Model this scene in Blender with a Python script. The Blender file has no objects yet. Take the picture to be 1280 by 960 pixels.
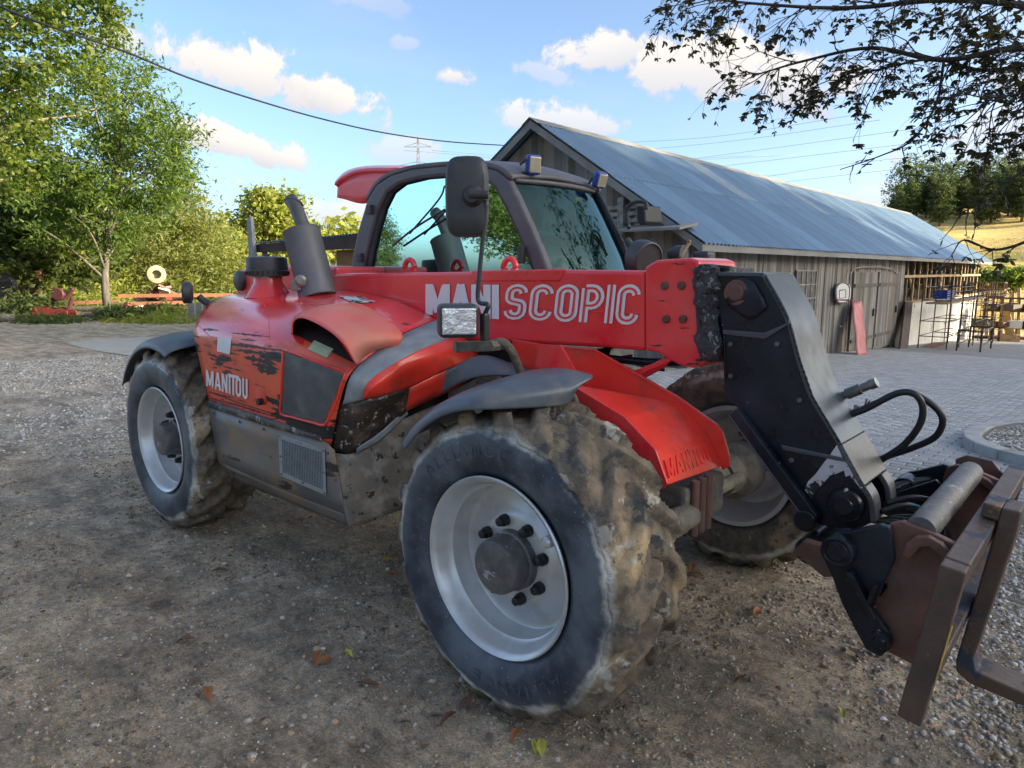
import bpy, bmesh, math, random
import numpy as np
from mathutils import Vector, Matrix, noise
from mathutils.bvhtree import BVHTree
random.seed(7); np.random.seed(7)
SC = bpy.context.scene; COL = SC.collection
PI = math.pi; rad = math.radians

# ---------------------------------------------------------------- camera
CPOS = Vector((1.63, -1.70, 1.627)); YAW = rad(41.8); PITCH = rad(-9.15); FPX = 872.0
cd = bpy.data.cameras.new('camera'); cam = bpy.data.objects.new('camera', cd); COL.objects.link(cam)
cam.location = CPOS; cam.rotation_euler = (rad(90) + PITCH, 0, YAW)
cd.sensor_width = 36; cd.lens = 36 * FPX / 1280; cd.clip_start = 0.05; cd.clip_end = 4000
SC.camera = cam
# ---------------------------------------------------------------- light
SUN_EL = 14.0; SUN_AZ = 27.0          # azimuth from +X towards +Y
sd = Vector((math.cos(rad(SUN_AZ)) * math.cos(rad(SUN_EL)), math.sin(rad(SUN_AZ)) * math.cos(rad(SUN_EL)), math.sin(rad(SUN_EL))))
sl = bpy.data.lights.new('sun', 'SUN'); sl.energy = 4.0; sl.angle = rad(0.5); sl.color = (1.0, 0.84, 0.56)
so = bpy.data.objects.new('sun', sl); COL.objects.link(so)
so.rotation_euler = (-sd).to_track_quat('-Z', 'Y').to_euler()
SC.view_settings.view_transform = 'Standard'; SC.view_settings.look = 'None'
SC.view_settings.exposure = 1.9; SC.view_settings.gamma = 1
SC.view_settings.use_curve_mapping = False

# ---------------------------------------------------------------- pixel -> world helpers (lay the measured outline on its own plane)
_f = Vector((-math.sin(YAW) * math.cos(PITCH), math.cos(YAW) * math.cos(PITCH), math.sin(PITCH)))
_r = Vector((math.cos(YAW), math.sin(YAW), 0)); _u = _r.cross(_f)
def ray(px, py): return (_f + _r * ((px - 640) / FPX) - _u * ((py - 480) / FPX))
def PT(px, py, val, ax='y'):
    d = ray(px, py); k = 'xyz'.index(ax); t = (val - CPOS[k]) / d[k]
    return CPOS + d * t
def PD(px, py, dist):
    return CPOS + ray(px, py).normalized() * dist
def PTS(seq, y): return [PT(a, b, y) for a, b in seq]
def pix(P):
    q = Vector(P) - CPOS; z = q.dot(_f)
    return (640 + FPX * q.dot(_r) / z, 480 - FPX * q.dot(_u) / z, z)

# ---------------------------------------------------------------- world: sky with clouds
w = bpy.data.worlds.new('World'); SC.world = w; w.use_nodes = True
nt = w.node_tree; N = nt.nodes; L = nt.links; N.clear()
def mnode(op, a=None, b=None, c=None, tree=None, clamp=False):
    T = tree or nt; n = T.nodes.new('ShaderNodeMath'); n.operation = op; n.use_clamp = clamp
    for i, v in enumerate((a, b, c)):
        if v is None: continue
        if isinstance(v, (int, float)): n.inputs[i].default_value = v
        else: T.links.new(v, n.inputs[i])
    return n.outputs[0]
def vnode(op, a, b=None):
    n = N.new('ShaderNodeVectorMath'); n.operation = op
    for i, v in enumerate((a, b)):
        if v is None: continue
        if isinstance(v, (tuple, list, Vector)): n.inputs[i].default_value = tuple(v)
        else: L.new(v, n.inputs[i])
    return n.outputs['Value'] if op == 'DOT_PRODUCT' else n.outputs[0]
sky = N.new('ShaderNodeTexSky'); sky.sky_type = 'NISHITA'; sky.sun_disc = False
sky.sun_elevation = rad(SUN_EL); sky.sun_rotation = rad(90 - SUN_AZ)
sky.altitude = 100; sky.air_density = 0.5; sky.dust_density = 3.0; sky.ozone_density = 1.6
tc = N.new('ShaderNodeTexCoord'); gen = tc.outputs['Generated']
nz = N.new('ShaderNodeTexNoise'); nz.inputs['Scale'].default_value = 17; nz.inputs['Detail'].default_value = 9; nz.inputs['Roughness'].default_value = .66; nz.inputs['Distortion'].default_value = .3
L.new(gen, nz.inputs['Vector'])
nfac = mnode('MULTIPLY', mnode('SUBTRACT', nz.outputs['Fac'], 0.5), 3.0)
# (px, py, half width, half height, tilt in degrees, strength)
CLOUDS = [(300, 88, 76, 27, 8, 1), (385, 108, 82, 19, 18, 1), (268, 172, 42, 17, 10, 1), (322, 188, 52, 15, 12, 1), (570, 95, 20, 10, 0, .9),
          (752, 68, 60, 22, -8, .9), (680, 92, 48, 10, 12, .5), (890, 84, 90, 36, 4, .95), (985, 98, 75, 30, 8, .9), (705, 152, 68, 19, 4, .8),
          (522, 188, 50, 14, 0, .6), (428, 268, 60, 20, 0, .75), (150, 50, 26, 13, 0, .8), (508, 54, 16, 6, 0, .4), (205, 62, 30, 7, 10, .35),
          (15, 232, 50, 22, 0, .7), (1255, 160, 60, 24, 0, .6), (1105, 245, 30, 12, 0, .5), (480, 5, 40, 8, 0, .3), (-320, 120, 160, 40, 10, .8),
          (1600, 90, 190, 50, -5, .8), (1900, 220, 160, 30, 0, .7), (-700, 200, 200, 40, 0, .7)]
tot = None; shade = None
for (cx, cy, a, b, tl, st) in CLOUDS:
    a *= 1.12; b *= 1.15
    c = ray(cx, cy).normalized(); r = c.cross(Vector((0, 0, 1))).normalized(); u = r.cross(c).normalized()
    ct, sn = math.cos(rad(-tl)), math.sin(rad(-tl)); r2 = r * ct + u * sn; u2 = -r * sn + u * ct
    a /= FPX; b /= FPX
    off = vnode('SUBTRACT', gen, c)
    du = vnode('DOT_PRODUCT', off, r2 / a); dv = vnode('DOT_PRODUCT', off, u2 / b)
    d2 = mnode('ADD', mnode('MULTIPLY', du, du), mnode('MULTIPLY', dv, dv))
    d = mnode('SQRT', d2)
    facing = mnode('GREATER_THAN', vnode('DOT_PRODUCT', gen, c), 0.0)
    m = mnode('MULTIPLY', mnode('ADD', mnode('SUBTRACT', 1.0, d), mnode('MULTIPLY', nfac, 1.2)), 2.5, clamp=True)
    m = mnode('MULTIPLY', mnode('MULTIPLY', m, st), facing)
    tot = m if tot is None else mnode('MAXIMUM', tot, m)
    s = mnode('MULTIPLY', m, mnode('MULTIPLY_ADD', dv, .5, .55, clamp=True))
    shade = s if shade is None else mnode('MAXIMUM', shade, s)
nzc = N.new('ShaderNodeTexNoise'); nzc.inputs['Scale'].default_value = 5.5; nzc.inputs['Detail'].default_value = 8; nzc.inputs['Roughness'].default_value = .58
mpc = N.new('ShaderNodeMapping'); mpc.inputs['Scale'].default_value = (1, 1, 2.2); L.new(gen, mpc.inputs['Vector']); L.new(mpc.outputs[0], nzc.inputs['Vector'])
away = mnode('MULTIPLY', mnode('SUBTRACT', .74, vnode('DOT_PRODUCT', gen, _f)), 8, clamp=True)
oc = mnode('MULTIPLY', mnode('MULTIPLY', mnode('SUBTRACT', nzc.outputs['Fac'], .54), 9, clamp=True), away)  # unseen clouds outside the view, added to brighten the ambient light
tot = mnode('MAXIMUM', tot, oc); shade = mnode('MAXIMUM', shade, mnode('MULTIPLY', oc, .8))
# faint high veil
nz2 = N.new('ShaderNodeTexNoise'); nz2.inputs['Scale'].default_value = 3.0; nz2.inputs['Detail'].default_value = 6
mp = N.new('ShaderNodeMapping'); mp.inputs['Scale'].default_value = (1, 1, 3.5); L.new(gen, mp.inputs['Vector']); L.new(mp.outputs[0], nz2.inputs['Vector'])
veil = mnode('MULTIPLY', mnode('SUBTRACT', nz2.outputs['Fac'], .52, clamp=True), .6, clamp=True)
ccol = N.new('ShaderNodeMixRGB'); L.new(shade, ccol.inputs['Fac'])
CL = 2.15
ccol.inputs['Color1'].default_value = (.62 * CL, .62 * CL, .68 * CL, 1); ccol.inputs['Color2'].default_value = (1.0 * CL, .93 * CL, .82 * CL, 1)
tint = N.new('ShaderNodeMixRGB'); tint.blend_type = 'MULTIPLY'; tint.inputs['Fac'].default_value = 1
tint.inputs['Color2'].default_value = (.93, .94, .86, 1); L.new(sky.outputs[0], tint.inputs['Color1'])
vmix = N.new('ShaderNodeMixRGB'); L.new(veil, vmix.inputs['Fac']); L.new(tint.outputs[0], vmix.inputs['Color1']); vmix.inputs['Color2'].default_value = (.8 * CL, .82 * CL, .85 * CL, 1)
mix = N.new('ShaderNodeMixRGB'); L.new(tot, mix.inputs['Fac']); L.new(vmix.outputs[0], mix.inputs['Color1']); L.new(ccol.outputs[0], mix.inputs['Color2'])
bg = N.new('ShaderNodeBackground'); bg.inputs['Strength'].default_value = 0.15
L.new(mix.outputs[0], bg.inputs['Color']); wo = N.new('ShaderNodeOutputWorld'); L.new(bg.outputs[0], wo.inputs['Surface'])

# ---------------------------------------------------------------- materials
MC = {}
def M(name, c1, c2=None, scale=6.0, rough=.6, metal=0.0, bump=0.0, bscale=None, stretch=(1, 1, 1), spots=None, dust=None, coat=0.0, thr=(.35, .65), trans=None, rvar=.12, spec=None):
    """c1/c2 mixed by noise; spots=(colour, scale, threshold, stretch) hard-edged wear; dust=(colour, scale, lo, hi) soft dirt"""
    if name in MC: return MC[name]
    m = bpy.data.materials.new(name); m.use_nodes = True; T = m.node_tree; T.nodes.clear()
    def nd(t): return T.nodes.new(t)
    out = nd('ShaderNodeOutputMaterial'); b = nd('ShaderNodeBsdfPrincipled'); T.links.new(b.outputs[0], out.inputs[0])
    co = nd('ShaderNodeTexCoord').outputs['Object']
    def nzt(sc, st=(1, 1, 1), det=6, ro=.6):
        mp = nd('ShaderNodeMapping'); mp.inputs['Scale'].default_value = st; T.links.new(co, mp.inputs['Vector'])
        n = nd('ShaderNodeTexNoise'); n.inputs['Scale'].default_value = sc; n.inputs['Detail'].default_value = det; n.inputs['Roughness'].default_value = ro
        T.links.new(mp.outputs[0], n.inputs['Vector']); return n.outputs['Fac']
    def rmp(v, lo, hi):
        r = nd('ShaderNodeMapRange'); r.inputs[1].default_value = lo; r.inputs[2].default_value = hi; T.links.new(v, r.inputs[0]); return r.outputs[0]
    def mx(f, A, B):
        x = nd('ShaderNodeMixRGB'); T.links.new(f, x.inputs['Fac'])
        for k, v in ((1, A), (2, B)):
            if isinstance(v, tuple): x.inputs[k].default_value = (*v, 1)
            else: T.links.new(v, x.inputs[k])
        return x.outputs[0]
    base = nzt(scale, stretch)
    c2 = c2 or tuple(v * .75 for v in c1)
    colr = mx(rmp(base, *thr), c1, c2)
    rv = rmp(base, 0, 1); rr = mnode('MULTIPLY_ADD', rv, rvar * 2, rough - rvar, tree=T)
    if dust:
        f = rmp(nzt(dust[1]), dust[2], dust[3]); colr = mx(f, colr, dust[0]); rr = mnode('MULTIPLY_ADD', f, .3, rr, tree=T, clamp=True)
    sm = None
    if spots:
        for sp in (spots if isinstance(spots, list) else [spots]):
            sm = rmp(nzt(sp[1], sp[3] if len(sp) > 3 else (1, 1, 1), 8, .65), sp[2], sp[2] + .025)
            colr = mx(sm, colr, sp[0]); rr = mnode('MULTIPLY_ADD', sm, .25, rr, tree=T, clamp=True)
    T.links.new(colr, b.inputs['Base Color']); T.links.new(rr, b.inputs['Roughness']); b.inputs['Metallic'].default_value = metal
    if spec is not None: b.inputs['Specular IOR Level'].default_value = spec
    if coat: b.inputs['Coat Weight'].default_value = coat; b.inputs['Coat Roughness'].default_value = .12
    if bump:
        bp = nd('ShaderNodeBump'); bp.inputs['Strength'].default_value = min(1, bump); bp.inputs['Distance'].default_value = .02 * max(1, bump)
        T.links.new(nzt(bscale or scale * 3, stretch, 8), bp.inputs['Height']); T.links.new(bp.outputs[0], b.inputs['Normal'])
    if trans:
        tr = nd('ShaderNodeBsdfTranslucent'); tr.inputs['Color'].default_value = (*trans, 1)
        ad = nd('ShaderNodeMixShader'); ad.inputs[0].default_value = .45
        T.links.new(b.outputs[0], ad.inputs[1]); T.links.new(tr.outputs[0], ad.inputs[2]); T.links.new(ad.outputs[0], out.inputs[0])
    MC[name] = m; return m
BLK = (.012, .012, .013)
m_red = M('red_paint', (.82, .026, .036), (.86, .05, .055), 3, .30, bump=.04, bscale=60, dust=((.74, .15, .15), 2.5, .46, .85), spots=(BLK, 26, .76), coat=.5)
m_redhood = M('red_hood_paint', (.76, .030, .035), (.82, .055, .05), 2.2, .22, bump=.05, bscale=40, dust=((.55, .18, .17), 3.0, .5, .9),
              spots=[(BLK, 5, .66, (.5, 1, 2.6)), ((.03, .02, .02), 22, .69, (.4, 1, 2.0))], coat=.6)
m_redfade = M('faded_orange_red_paint', (.84, .11, .035), (.76, .06, .035), 3, .38, bump=.05, bscale=40, dust=((.40, .12, .06), 5, .5, .85),
              spots=[(BLK, 3.6, .555, (.5, 1, 3.0)), (BLK, 16, .62, (.25, 1, 2.6))], coat=.2)
m_redface = M('red_cover_paint', (.82, .035, .02), (.86, .06, .035), 4, .32, bump=.05, bscale=40, dust=((.22, .07, .05), 6, .5, .85), spots=((.03, .02, .02), 30, .70), coat=.3)
m_scoop = M('sun_bleached_red_paint', (.74, .125, .08), (.66, .17, .12), 3, .42, bump=.06, bscale=50, dust=((.52, .26, .19), 3, .48, .85), spots=[((.30, .05, .04), 26, .68), ((.05, .03, .03), 40, .73)])
m_white = M('white_print', (.78, .78, .78), (.72, .72, .74), 8, .5, spots=((.45, .02, .03), 40, .70))
m_peel = M('peeling_white_label', (.62, .62, .64), (.5, .5, .52), 8, .5, spots=((.03, .03, .03), 16, .50, (1, 2.5, 1)))
m_whiteflat = M('white_lettering', (.8, .8, .8), (.74, .74, .74), 8, .5)
m_tape = M('grey_tape', (.30, .35, .38), (.22, .26, .29), 9, .42, bump=.1, dust=((.2, .18, .16), 10, .5, .8), spots=((.4, .42, .44), 22, .70))
m_blackpatch = M('scraped_black_panel', (.015, .015, .016), (.05, .035, .025), 12, .4, bump=.5, bscale=30, spots=((.36, .35, .33), 32, .60), dust=((.22, .16, .12), 8, .5, .75))
m_skirt = M('worn_grey_skirt_metal', (.20, .19, .18), (.13, .125, .12), 4, .42, .2, .1, 30, (.5, 1, 1.6), dust=((.30, .20, .12), 3.5, .48, .70), spots=[((.05, .045, .04), 5, .62, (.5, 1, 2.5)), ((.42, .41, .40), 40, .69, (.4, 1, 2))])
m_dirtyface = M('mud_stained_panel', (.15, .14, .125), (.25, .20, .14), 6, .7, 0, .4, 40, dust=((.38, .36, .32), 12, .48, .72), spots=[((.05, .045, .04), 14, .60), ((.5, .48, .44), 50, .68)])
m_mesh = M('galvanised_mesh_frame', (.38, .41, .41), (.28, .30, .30), 14, .5, .4, .1)
m_dark = M('near_black_and_recess_shade', (.012, .012, .013), (.02, .02, .02), 8, .8)  # for dark parts, and painted as shade in flat openings
m_grill = M('dirty_dark_grill', (.075, .08, .085), (.11, .11, .11), 10, .75, 0, .3, 120, dust=((.2, .19, .17), 8, .5, .8))
m_plastic = M('black_plastic', (.035, .036, .039), (.05, .05, .054), 8, .45, bump=.05, dust=((.12, .11, .10), 5, .55, .85))
m_fender = M('weathered_blue_black_plastic', (.07, .085, .105), (.10, .12, .145), 5, .36, bump=.06, dust=((.2, .18, .16), 7, .52, .8), spots=((.2, .19, .17), 40, .72))
m_cabgrey = M('charcoal_cab_paint', (.095, .09, .10), (.12, .115, .12), 6, .45, dust=((.18, .17, .165), 6, .55, .9))
m_exh = M('grey_exhaust_paint', (.12, .13, .145), (.15, .16, .175), 5, .5, .1, dust=((.12, .12, .12), 10, .5, .9))
m_steel = M('bare_steel', (.30, .29, .28), (.20, .19, .18), 12, .35, .8, .1, spots=((.08, .05, .04), 25, .62))
m_steelworn = M('worn_dark_steel', (.085, .083, .083), (.14, .135, .13), 6, .38, .2, .1, 40, spots=((.45, .44, .42), 24, .71))
m_chrome = M('rod_chrome', (.5, .5, .5), (.4, .4, .4), 20, .2, .9)
m_head = M('black_boom_paint', (.007, .008, .011), (.012, .014, .020), 5, .24, bump=.10, bscale=14, dust=((.035, .045, .065), 3, .5, .85), spots=[((.40, .40, .40), 34, .70), ((.25, .25, .26), 9, .70, (3, 1, .4))], spec=.28)
m_headface = M('black_boom_front_plate', (.075, .085, .095), (.05, .06, .07), 6, .34, .1, bump=.06, dust=((.11, .12, .13), 6, .5, .9), spots=((.35, .34, .33), 30, .71))
m_headchip = M('chipped_white_primer', (.55, .54, .55), (.45, .44, .46), 12, .5, spots=[((.02, .02, .024), 9, .56), ((.03, .03, .03), 40, .60)])
m_pad = M('greasy_black_pad', (.03, .03, .03), (.06, .06, .06), 25, .45, bump=2.5, bscale=22, spots=((.28, .28, .28), 38, .58))
m_rust = M('brown_rusty_steel', (.19, .085, .06), (.10, .05, .038), 7, .55, .1, .2, 50, spots=((.17, .09, .04), 18, .70), dust=((.12, .10, .09), 9, .5, .8))
m_rustbar = M('worn_rusty_frame', (.13, .085, .06), (.075, .05, .04), 6, .5, .15, .2, 50, spots=[((.045, .055, .08), 5, .56), ((.30, .15, .06), 13, .66)])
m_axle = M('muddy_axle_iron', (.20, .175, .13), (.10, .09, .075), 14, .8, .0, .6, 40, dust=((.2, .17, .12), 10, .5, .8))
m_rim = M('silver_rim_paint', (.66, .67, .67), (.54, .55, .55), 5, .34, .45, .04, 30, dust=((.45, .41, .34), 7, .52, .85), spots=((.12, .09, .07), 45, .75))
m_hub = M('dirty_hub_iron', (.09, .087, .095), (.17, .155, .14), 14, .42, .2, .35, 50, spots=((.42, .42, .45), 16, .62, (1, 1, 2.5)))
m_nut = M('black_nut_cap', (.012, .012, .013), (.02, .02, .02), 20, .45)
m_rubber_dark = M('hose_rubber', (.010, .010, .011), (.018, .018, .018), 20, .42)
m_amber = M('amber_plastic', (.6, .16, .01), (.5, .12, .01), 10, .25)
m_blue = M('blue_lamp_housing', (.02, .07, .40), (.02, .05, .30), 10, .35)
m_led = M('led_lens', (.55, .5, .35), (.4, .36, .28), 90, .2, .3)
m_lens = M('lamp_reflector', (.95, .95, .95), (.6, .6, .62), 18, .10, .8, .7, 20)
m_redlens = M('dusty_red_lens', (.22, .12, .10), (.16, .10, .09), 10, .4)
m_sticker = M('pale_green_sticker', (.5, .6, .35), (.4, .5, .3), 20, .5)
m_seat = M('dark_seat_cloth', (.02, .02, .022), (.03, .03, .032), 20, .8)
m_redpale = M('pale_red_metal', (.48, .10, .11), (.40, .07, .08), 3, .5, dust=((.3, .15, .14), 5, .5, .8))
m_teal = M('teal_tape', (.02, .28, .26), (.02, .2, .2), 10, .5)

def glass_mat(name, col, rough=.02, f=.5, bmp=.02):
    m = bpy.data.materials.new(name); m.use_nodes = True; T = m.node_tree; T.nodes.clear()
    out = T.nodes.new('ShaderNodeOutputMaterial'); tr = T.nodes.new('ShaderNodeBsdfTransparent'); tr.inputs[0].default_value = (*col, 1)
    gl = T.nodes.new('ShaderNodeBsdfGlossy'); gl.inputs['Roughness'].default_value = rough; gl.inputs['Color'].default_value = (.48, .74, .70, 1)
    fr = T.nodes.new('ShaderNodeFresnel'); fr.inputs[0].default_value = 1.5
    nzn = T.nodes.new('ShaderNodeTexNoise'); nzn.inputs['Scale'].default_value = 5; bpn = T.nodes.new('ShaderNodeBump'); bpn.inputs['Strength'].default_value = bmp; bpn.inputs['Distance'].default_value = .03
    T.links.new(nzn.outputs[0], bpn.inputs['Height']); T.links.new(bpn.outputs[0], gl.inputs['Normal'])
    ma = T.nodes.new('ShaderNodeMath'); ma.operation = 'MULTIPLY_ADD'; ma.inputs[1].default_value = 1.25; ma.inputs[2].default_value = f; ma.use_clamp = True
    T.links.new(fr.outputs[0], ma.inputs[0]); mx = T.nodes.new('ShaderNodeMixShader'); T.links.new(ma.outputs[0], mx.inputs[0])
    T.links.new(tr.outputs[0], mx.inputs[1]); T.links.new(gl.outputs[0], mx.inputs[2]); T.links.new(mx.outputs[0], out.inputs[0]); return m
m_glass = glass_mat('tinted_cab_glass', (.30, .53, .50), .015, .03, .004)
m_glassw = glass_mat('windscreen_glass', (.38, .62, .57), .015, .03, .02)
m_mirror = M('mirror_glass', (.8, .8, .8), (.8, .8, .8), 5, .03, 1.0)

# ---------------------------------------------------------------- mesh helpers
def link(name, me, mat=None, parent=None, smooth=False, bevel=0, off=None):
    if mat and not me.materials: me.materials.append(mat)
    o = bpy.data.objects.new(name, me); COL.objects.link(o)
    if parent is not None:
        o.parent = parent
        b = Vector((0, 0, 0)); p = parent
        while p is not None: b += p.location; p = p.parent
        o.location = -b if off is None else off
    if smooth: me.polygons.foreach_set('use_smooth', [True] * len(me.polygons))
    if bevel:
        md = o.modifiers.new('bevel', 'BEVEL'); md.width = bevel; md.segments = 2; md.limit_method = 'ANGLE'; md.angle_limit = rad(35)
    return o
def mesh(name, vs, fs, mat=None, parent=None, smooth=False, bevel=0, off=None, fix=True):
    me = bpy.data.meshes.new(name); me.from_pydata([tuple(v) for v in vs], [], fs)
    if fix:
        bm = bmesh.new(); bm.from_mesh(me); bmesh.ops.recalc_face_normals(bm, faces=bm.faces); bm.to_mesh(me); bm.free()
    me.update(); return link(name, me, mat, parent, smooth, bevel, off)
def npmesh(name, V, F, mat=None, parent=None, smooth=False, off=None):
    V = np.asarray(V, np.float32); F = np.asarray(F, np.int32); k = F.shape[1]
    me = bpy.data.meshes.new(name); me.vertices.add(len(V)); me.vertices.foreach_set('co', V.ravel())
    me.loops.add(F.size); me.loops.foreach_set('vertex_index', F.ravel()); me.polygons.add(len(F))
    me.polygons.foreach_set('loop_start', np.arange(0, F.size, k, dtype=np.int32))
    if smooth: me.polygons.foreach_set('use_smooth', np.ones(len(F), bool))
    me.update(calc_edges=True); me.validate(); return link(name, me, mat, parent, False, 0, off)
def empty(name, loc, label=None, cat=None, group=None):
    o = bpy.data.objects.new(name, None); COL.objects.link(o); o.location = loc; o.empty_display_size = .2
    if label: tag(o, label, cat, group)
    return o
def tag(o, label=None, cat=None, group=None, kind=None):
    if label: o['label'] = label
    if cat: o['category'] = cat
    if group: o['group'] = group
    if kind: o['kind'] = kind
    return o
def prism(name, loop, ext, mat, parent=None, bevel=0, smooth=False):
    """extrude planar loop by vector ext"""
    n = len(loop); loop = [Vector(p) for p in loop]; ext = Vector(ext)
    vs = loop + [p + ext for p in loop]
    fs = [tuple(range(n)), tuple(range(2 * n - 1, n - 1, -1))] + [(i, (i + 1) % n, n + (i + 1) % n, n + i) for i in range(n)]
    return mesh(name, vs, fs, mat, parent, smooth, bevel)
def box(name, c, s, mat, parent=None, rz=0, bevel=0, R=None):
    c = Vector(c); h = Vector(s) / 2; R = R or Matrix.Rotation(rz, 3, 'Z')
    vs = [c + R @ Vector((a * h.x, b * h.y, d * h.z)) for a in (-1, 1) for b in (-1, 1) for d in (-1, 1)]
    fs = [(0, 1, 3, 2), (4, 6, 7, 5), (0, 4, 5, 1), (2, 3, 7, 6), (0, 2, 6, 4), (1, 5, 7, 3)]
    return mesh(name, vs, fs, mat, parent, False, bevel)
def frame_of(d):
    d = Vector(d).normalized(); a = Vector((0, 0, 1)) if abs(d.z) < .9 else Vector((1, 0, 0))
    x = a.cross(d).normalized(); return x, d.cross(x)
def lathe_geo(p0, p1, prof, seg=32):
    """prof: list of (t along axis in metres, radius)"""
    p0 = Vector(p0); d = (Vector(p1) - p0).normalized(); x, y = frame_of(d); vs = []; fs = []
    for (t, r) in prof:
        for i in range(seg):
            a = 2 * PI * i / seg; vs.append(p0 + d * t + (x * math.cos(a) + y * math.sin(a)) * r)
    for j in range(len(prof) - 1):
        for i in range(seg):
            k = (i + 1) % seg; fs.append((j * seg + i, j * seg + k, (j + 1) * seg + k, (j + 1) * seg + i))
    return vs, fs
def lathe(name, p0, p1, prof, mat, parent=None, seg=32, smooth=True, off=None, sharp=True):
    vs, fs = lathe_geo(p0, p1, prof, seg)
    if prof[0][1] > 0: fs.append(tuple(range(seg)))
    if prof[-1][1] > 0: fs.append(tuple(range(len(vs) - seg, len(vs))))
    o = mesh(name, vs, fs, mat, parent, smooth, 0, off)
    if sharp: sharpen(o)
    return o
def sharpen(o, ang=35):
    bm = bmesh.new(); bm.from_mesh(o.data)
    for e in bm.edges:
        if len(e.link_faces) == 2 and e.calc_face_angle(0) > rad(ang): e.smooth = False
    bm.to_mesh(o.data); bm.free()
def cyl(name, p0, p1, r, mat, parent=None, seg=24, ch=.12, off=None):
    Ln = (Vector(p1) - Vector(p0)).length; c = min(r * ch, Ln * .2)
    return lathe(name, p0, p1, [(0, r - c), (c, r), (Ln - c, r), (Ln, r - c)], mat, parent, seg, True, off)
def smoothpath(pts, n=6):
    pts = [Vector(p) for p in pts]
    if len(pts) < 3: return pts
    out = []; P = [pts[0] * 2 - pts[1]] + pts + [pts[-1] * 2 - pts[-2]]
    for i in range(1, len(P) - 2):
        for k in range(n):
            t = k / n; a, b, c, d = P[i - 1:i + 3]
            out.append(.5 * ((2 * b) + (c - a) * t + (2 * a - 5 * b + 4 * c - d) * t * t + (-a + 3 * b - 3 * c + d) * t ** 3))
    out.append(pts[-1]); return out
def tube_geo(pts, r, seg=8, vs=None, fs=None, cap=True):
    vs = [] if vs is None else vs; fs = [] if fs is None else fs; b0 = len(vs); n = len(pts)
    rr = r if isinstance(r, (list, tuple)) else [r] * n; x = None
    for i, p in enumerate(pts):
        d = (pts[min(i + 1, n - 1)] - pts[max(i - 1, 0)]).normalized()
        if x is None: x, y = frame_of(d)
        else:
            x = (x - d * x.dot(d)).normalized(); y = d.cross(x)
        for k in range(seg):
            a = 2 * PI * k / seg; vs.append(p + (x * math.cos(a) + y * math.sin(a)) * rr[i])
    for i in range(n - 1):
        for k in range(seg):
            q = (k + 1) % seg; fs.append((b0 + i * seg + k, b0 + i * seg + q, b0 + (i + 1) * seg + q, b0 + (i + 1) * seg + k))
    if cap: fs.append(tuple(b0 + k for k in range(seg))[::-1]); fs.append(tuple(b0 + (n - 1) * seg + k for k in range(seg)))
    return vs, fs
def tube(name, pts, r, mat, parent=None, seg=10, n=6, smooth=True):
    p = smoothpath(pts, n); 
    if isinstance(r, (list, tuple)):
        q = [i * (len(r) - 1) / (len(p) - 1) for i in range(len(p))]; r = [r[int(v)] + (r[min(int(v) + 1, len(r) - 1)] - r[int(v)]) * (v - int(v)) for v in q]
    vs, fs = tube_geo(p, r, seg); return mesh(name, vs, fs, mat, parent, smooth, 0, fix=False)
def crint(rows, n):
    """catmull-rom along first index"""
    if len(rows) == 2:
        return [[a.lerp(b, k / n) for a, b in zip(*rows)] for k in range(n + 1)]
    cols = list(zip(*rows)); res = [smoothpath(c, n) for c in cols]
    return [list(r) for r in zip(*res)]
def surf(name, rows, mat, parent=None, nu=6, nv=6, thick=0.0, uv=True, world=False):
    """rows of (px, py, Y) control points -> smooth sheet"""
    R = [[(Vector(q) if world else PT(q[0], q[1], q[2])) for q in r] for r in rows]
    R = crint(R, nu); R = [list(r) for r in zip(*crint([list(r) for r in zip(*R)], nv))]
    a = len(R); b = len(R[0]); vs = [v for r in R for v in r]
    fs = [(i * b + j, i * b + j + 1, (i + 1) * b + j + 1, (i + 1) * b + j) for i in range(a - 1) for j in range(b - 1)]
    # orient towards the camera side
    c = vs[len(vs) // 2]; i = fs[len(fs) // 2]; nrm = (vs[i[1]] - vs[i[0]]).cross(vs[i[2]] - vs[i[0]])
    if nrm.dot(CPOS - c) < 0: fs = [f[::-1] for f in fs]
    o = mesh(name, vs, fs, mat, parent, True, 0, fix=False)
    if thick:
        md = o.modifiers.new('thickness', 'SOLIDIFY'); md.thickness = thick; md.offset = -1
    return o
def bvh(*objs):
    vs = []; fs = []
    for o in objs:
        b = len(vs); vs += [v.co.copy() for v in o.data.vertices]; fs += [tuple(i + b for i in p.vertices) for p in o.data.polygons]
    return BVHTree.FromPolygons(vs, fs)
def hit(T, px, py, off=.003):
    d = ray(px, py).normalized(); h = T.ray_cast(CPOS, d)
    if h[0] is None: return None
    n = h[1]
    if n.dot(d) > 0: n = -n
    return h[0] + n * off
def ribbon2d(pts, wd):
    pts = [p for i, p in enumerate(pts) if i == 0 or math.dist(p, pts[i - 1]) > 1e-4]
    """thick 2-D polyline with mitred joins -> list of quads"""
    n = len(pts); Lr = []
    for i in range(n):
        p = Vector(pts[i]); a = Vector(pts[max(i - 1, 0)]); c = Vector(pts[min(i + 1, n - 1)])
        d1 = (p - a).normalized() if i > 0 else (c - p).normalized(); d2 = (c - p).normalized() if i < n - 1 else d1
        nn = Vector((-d1.y - d2.y, d1.x + d2.x)); 
        if nn.length < 1e-6: nn = Vector((-d1.y, d1.x))
        nn.normalize(); s = 1 / max(.45, nn.dot(Vector((-d1.y, d1.x))))
        Lr.append((p + nn * wd * .5 * s, p - nn * wd * .5 * s))
    return [(Lr[i][0], Lr[i + 1][0], Lr[i + 1][1], Lr[i][1]) for i in range(n - 1)]
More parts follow.
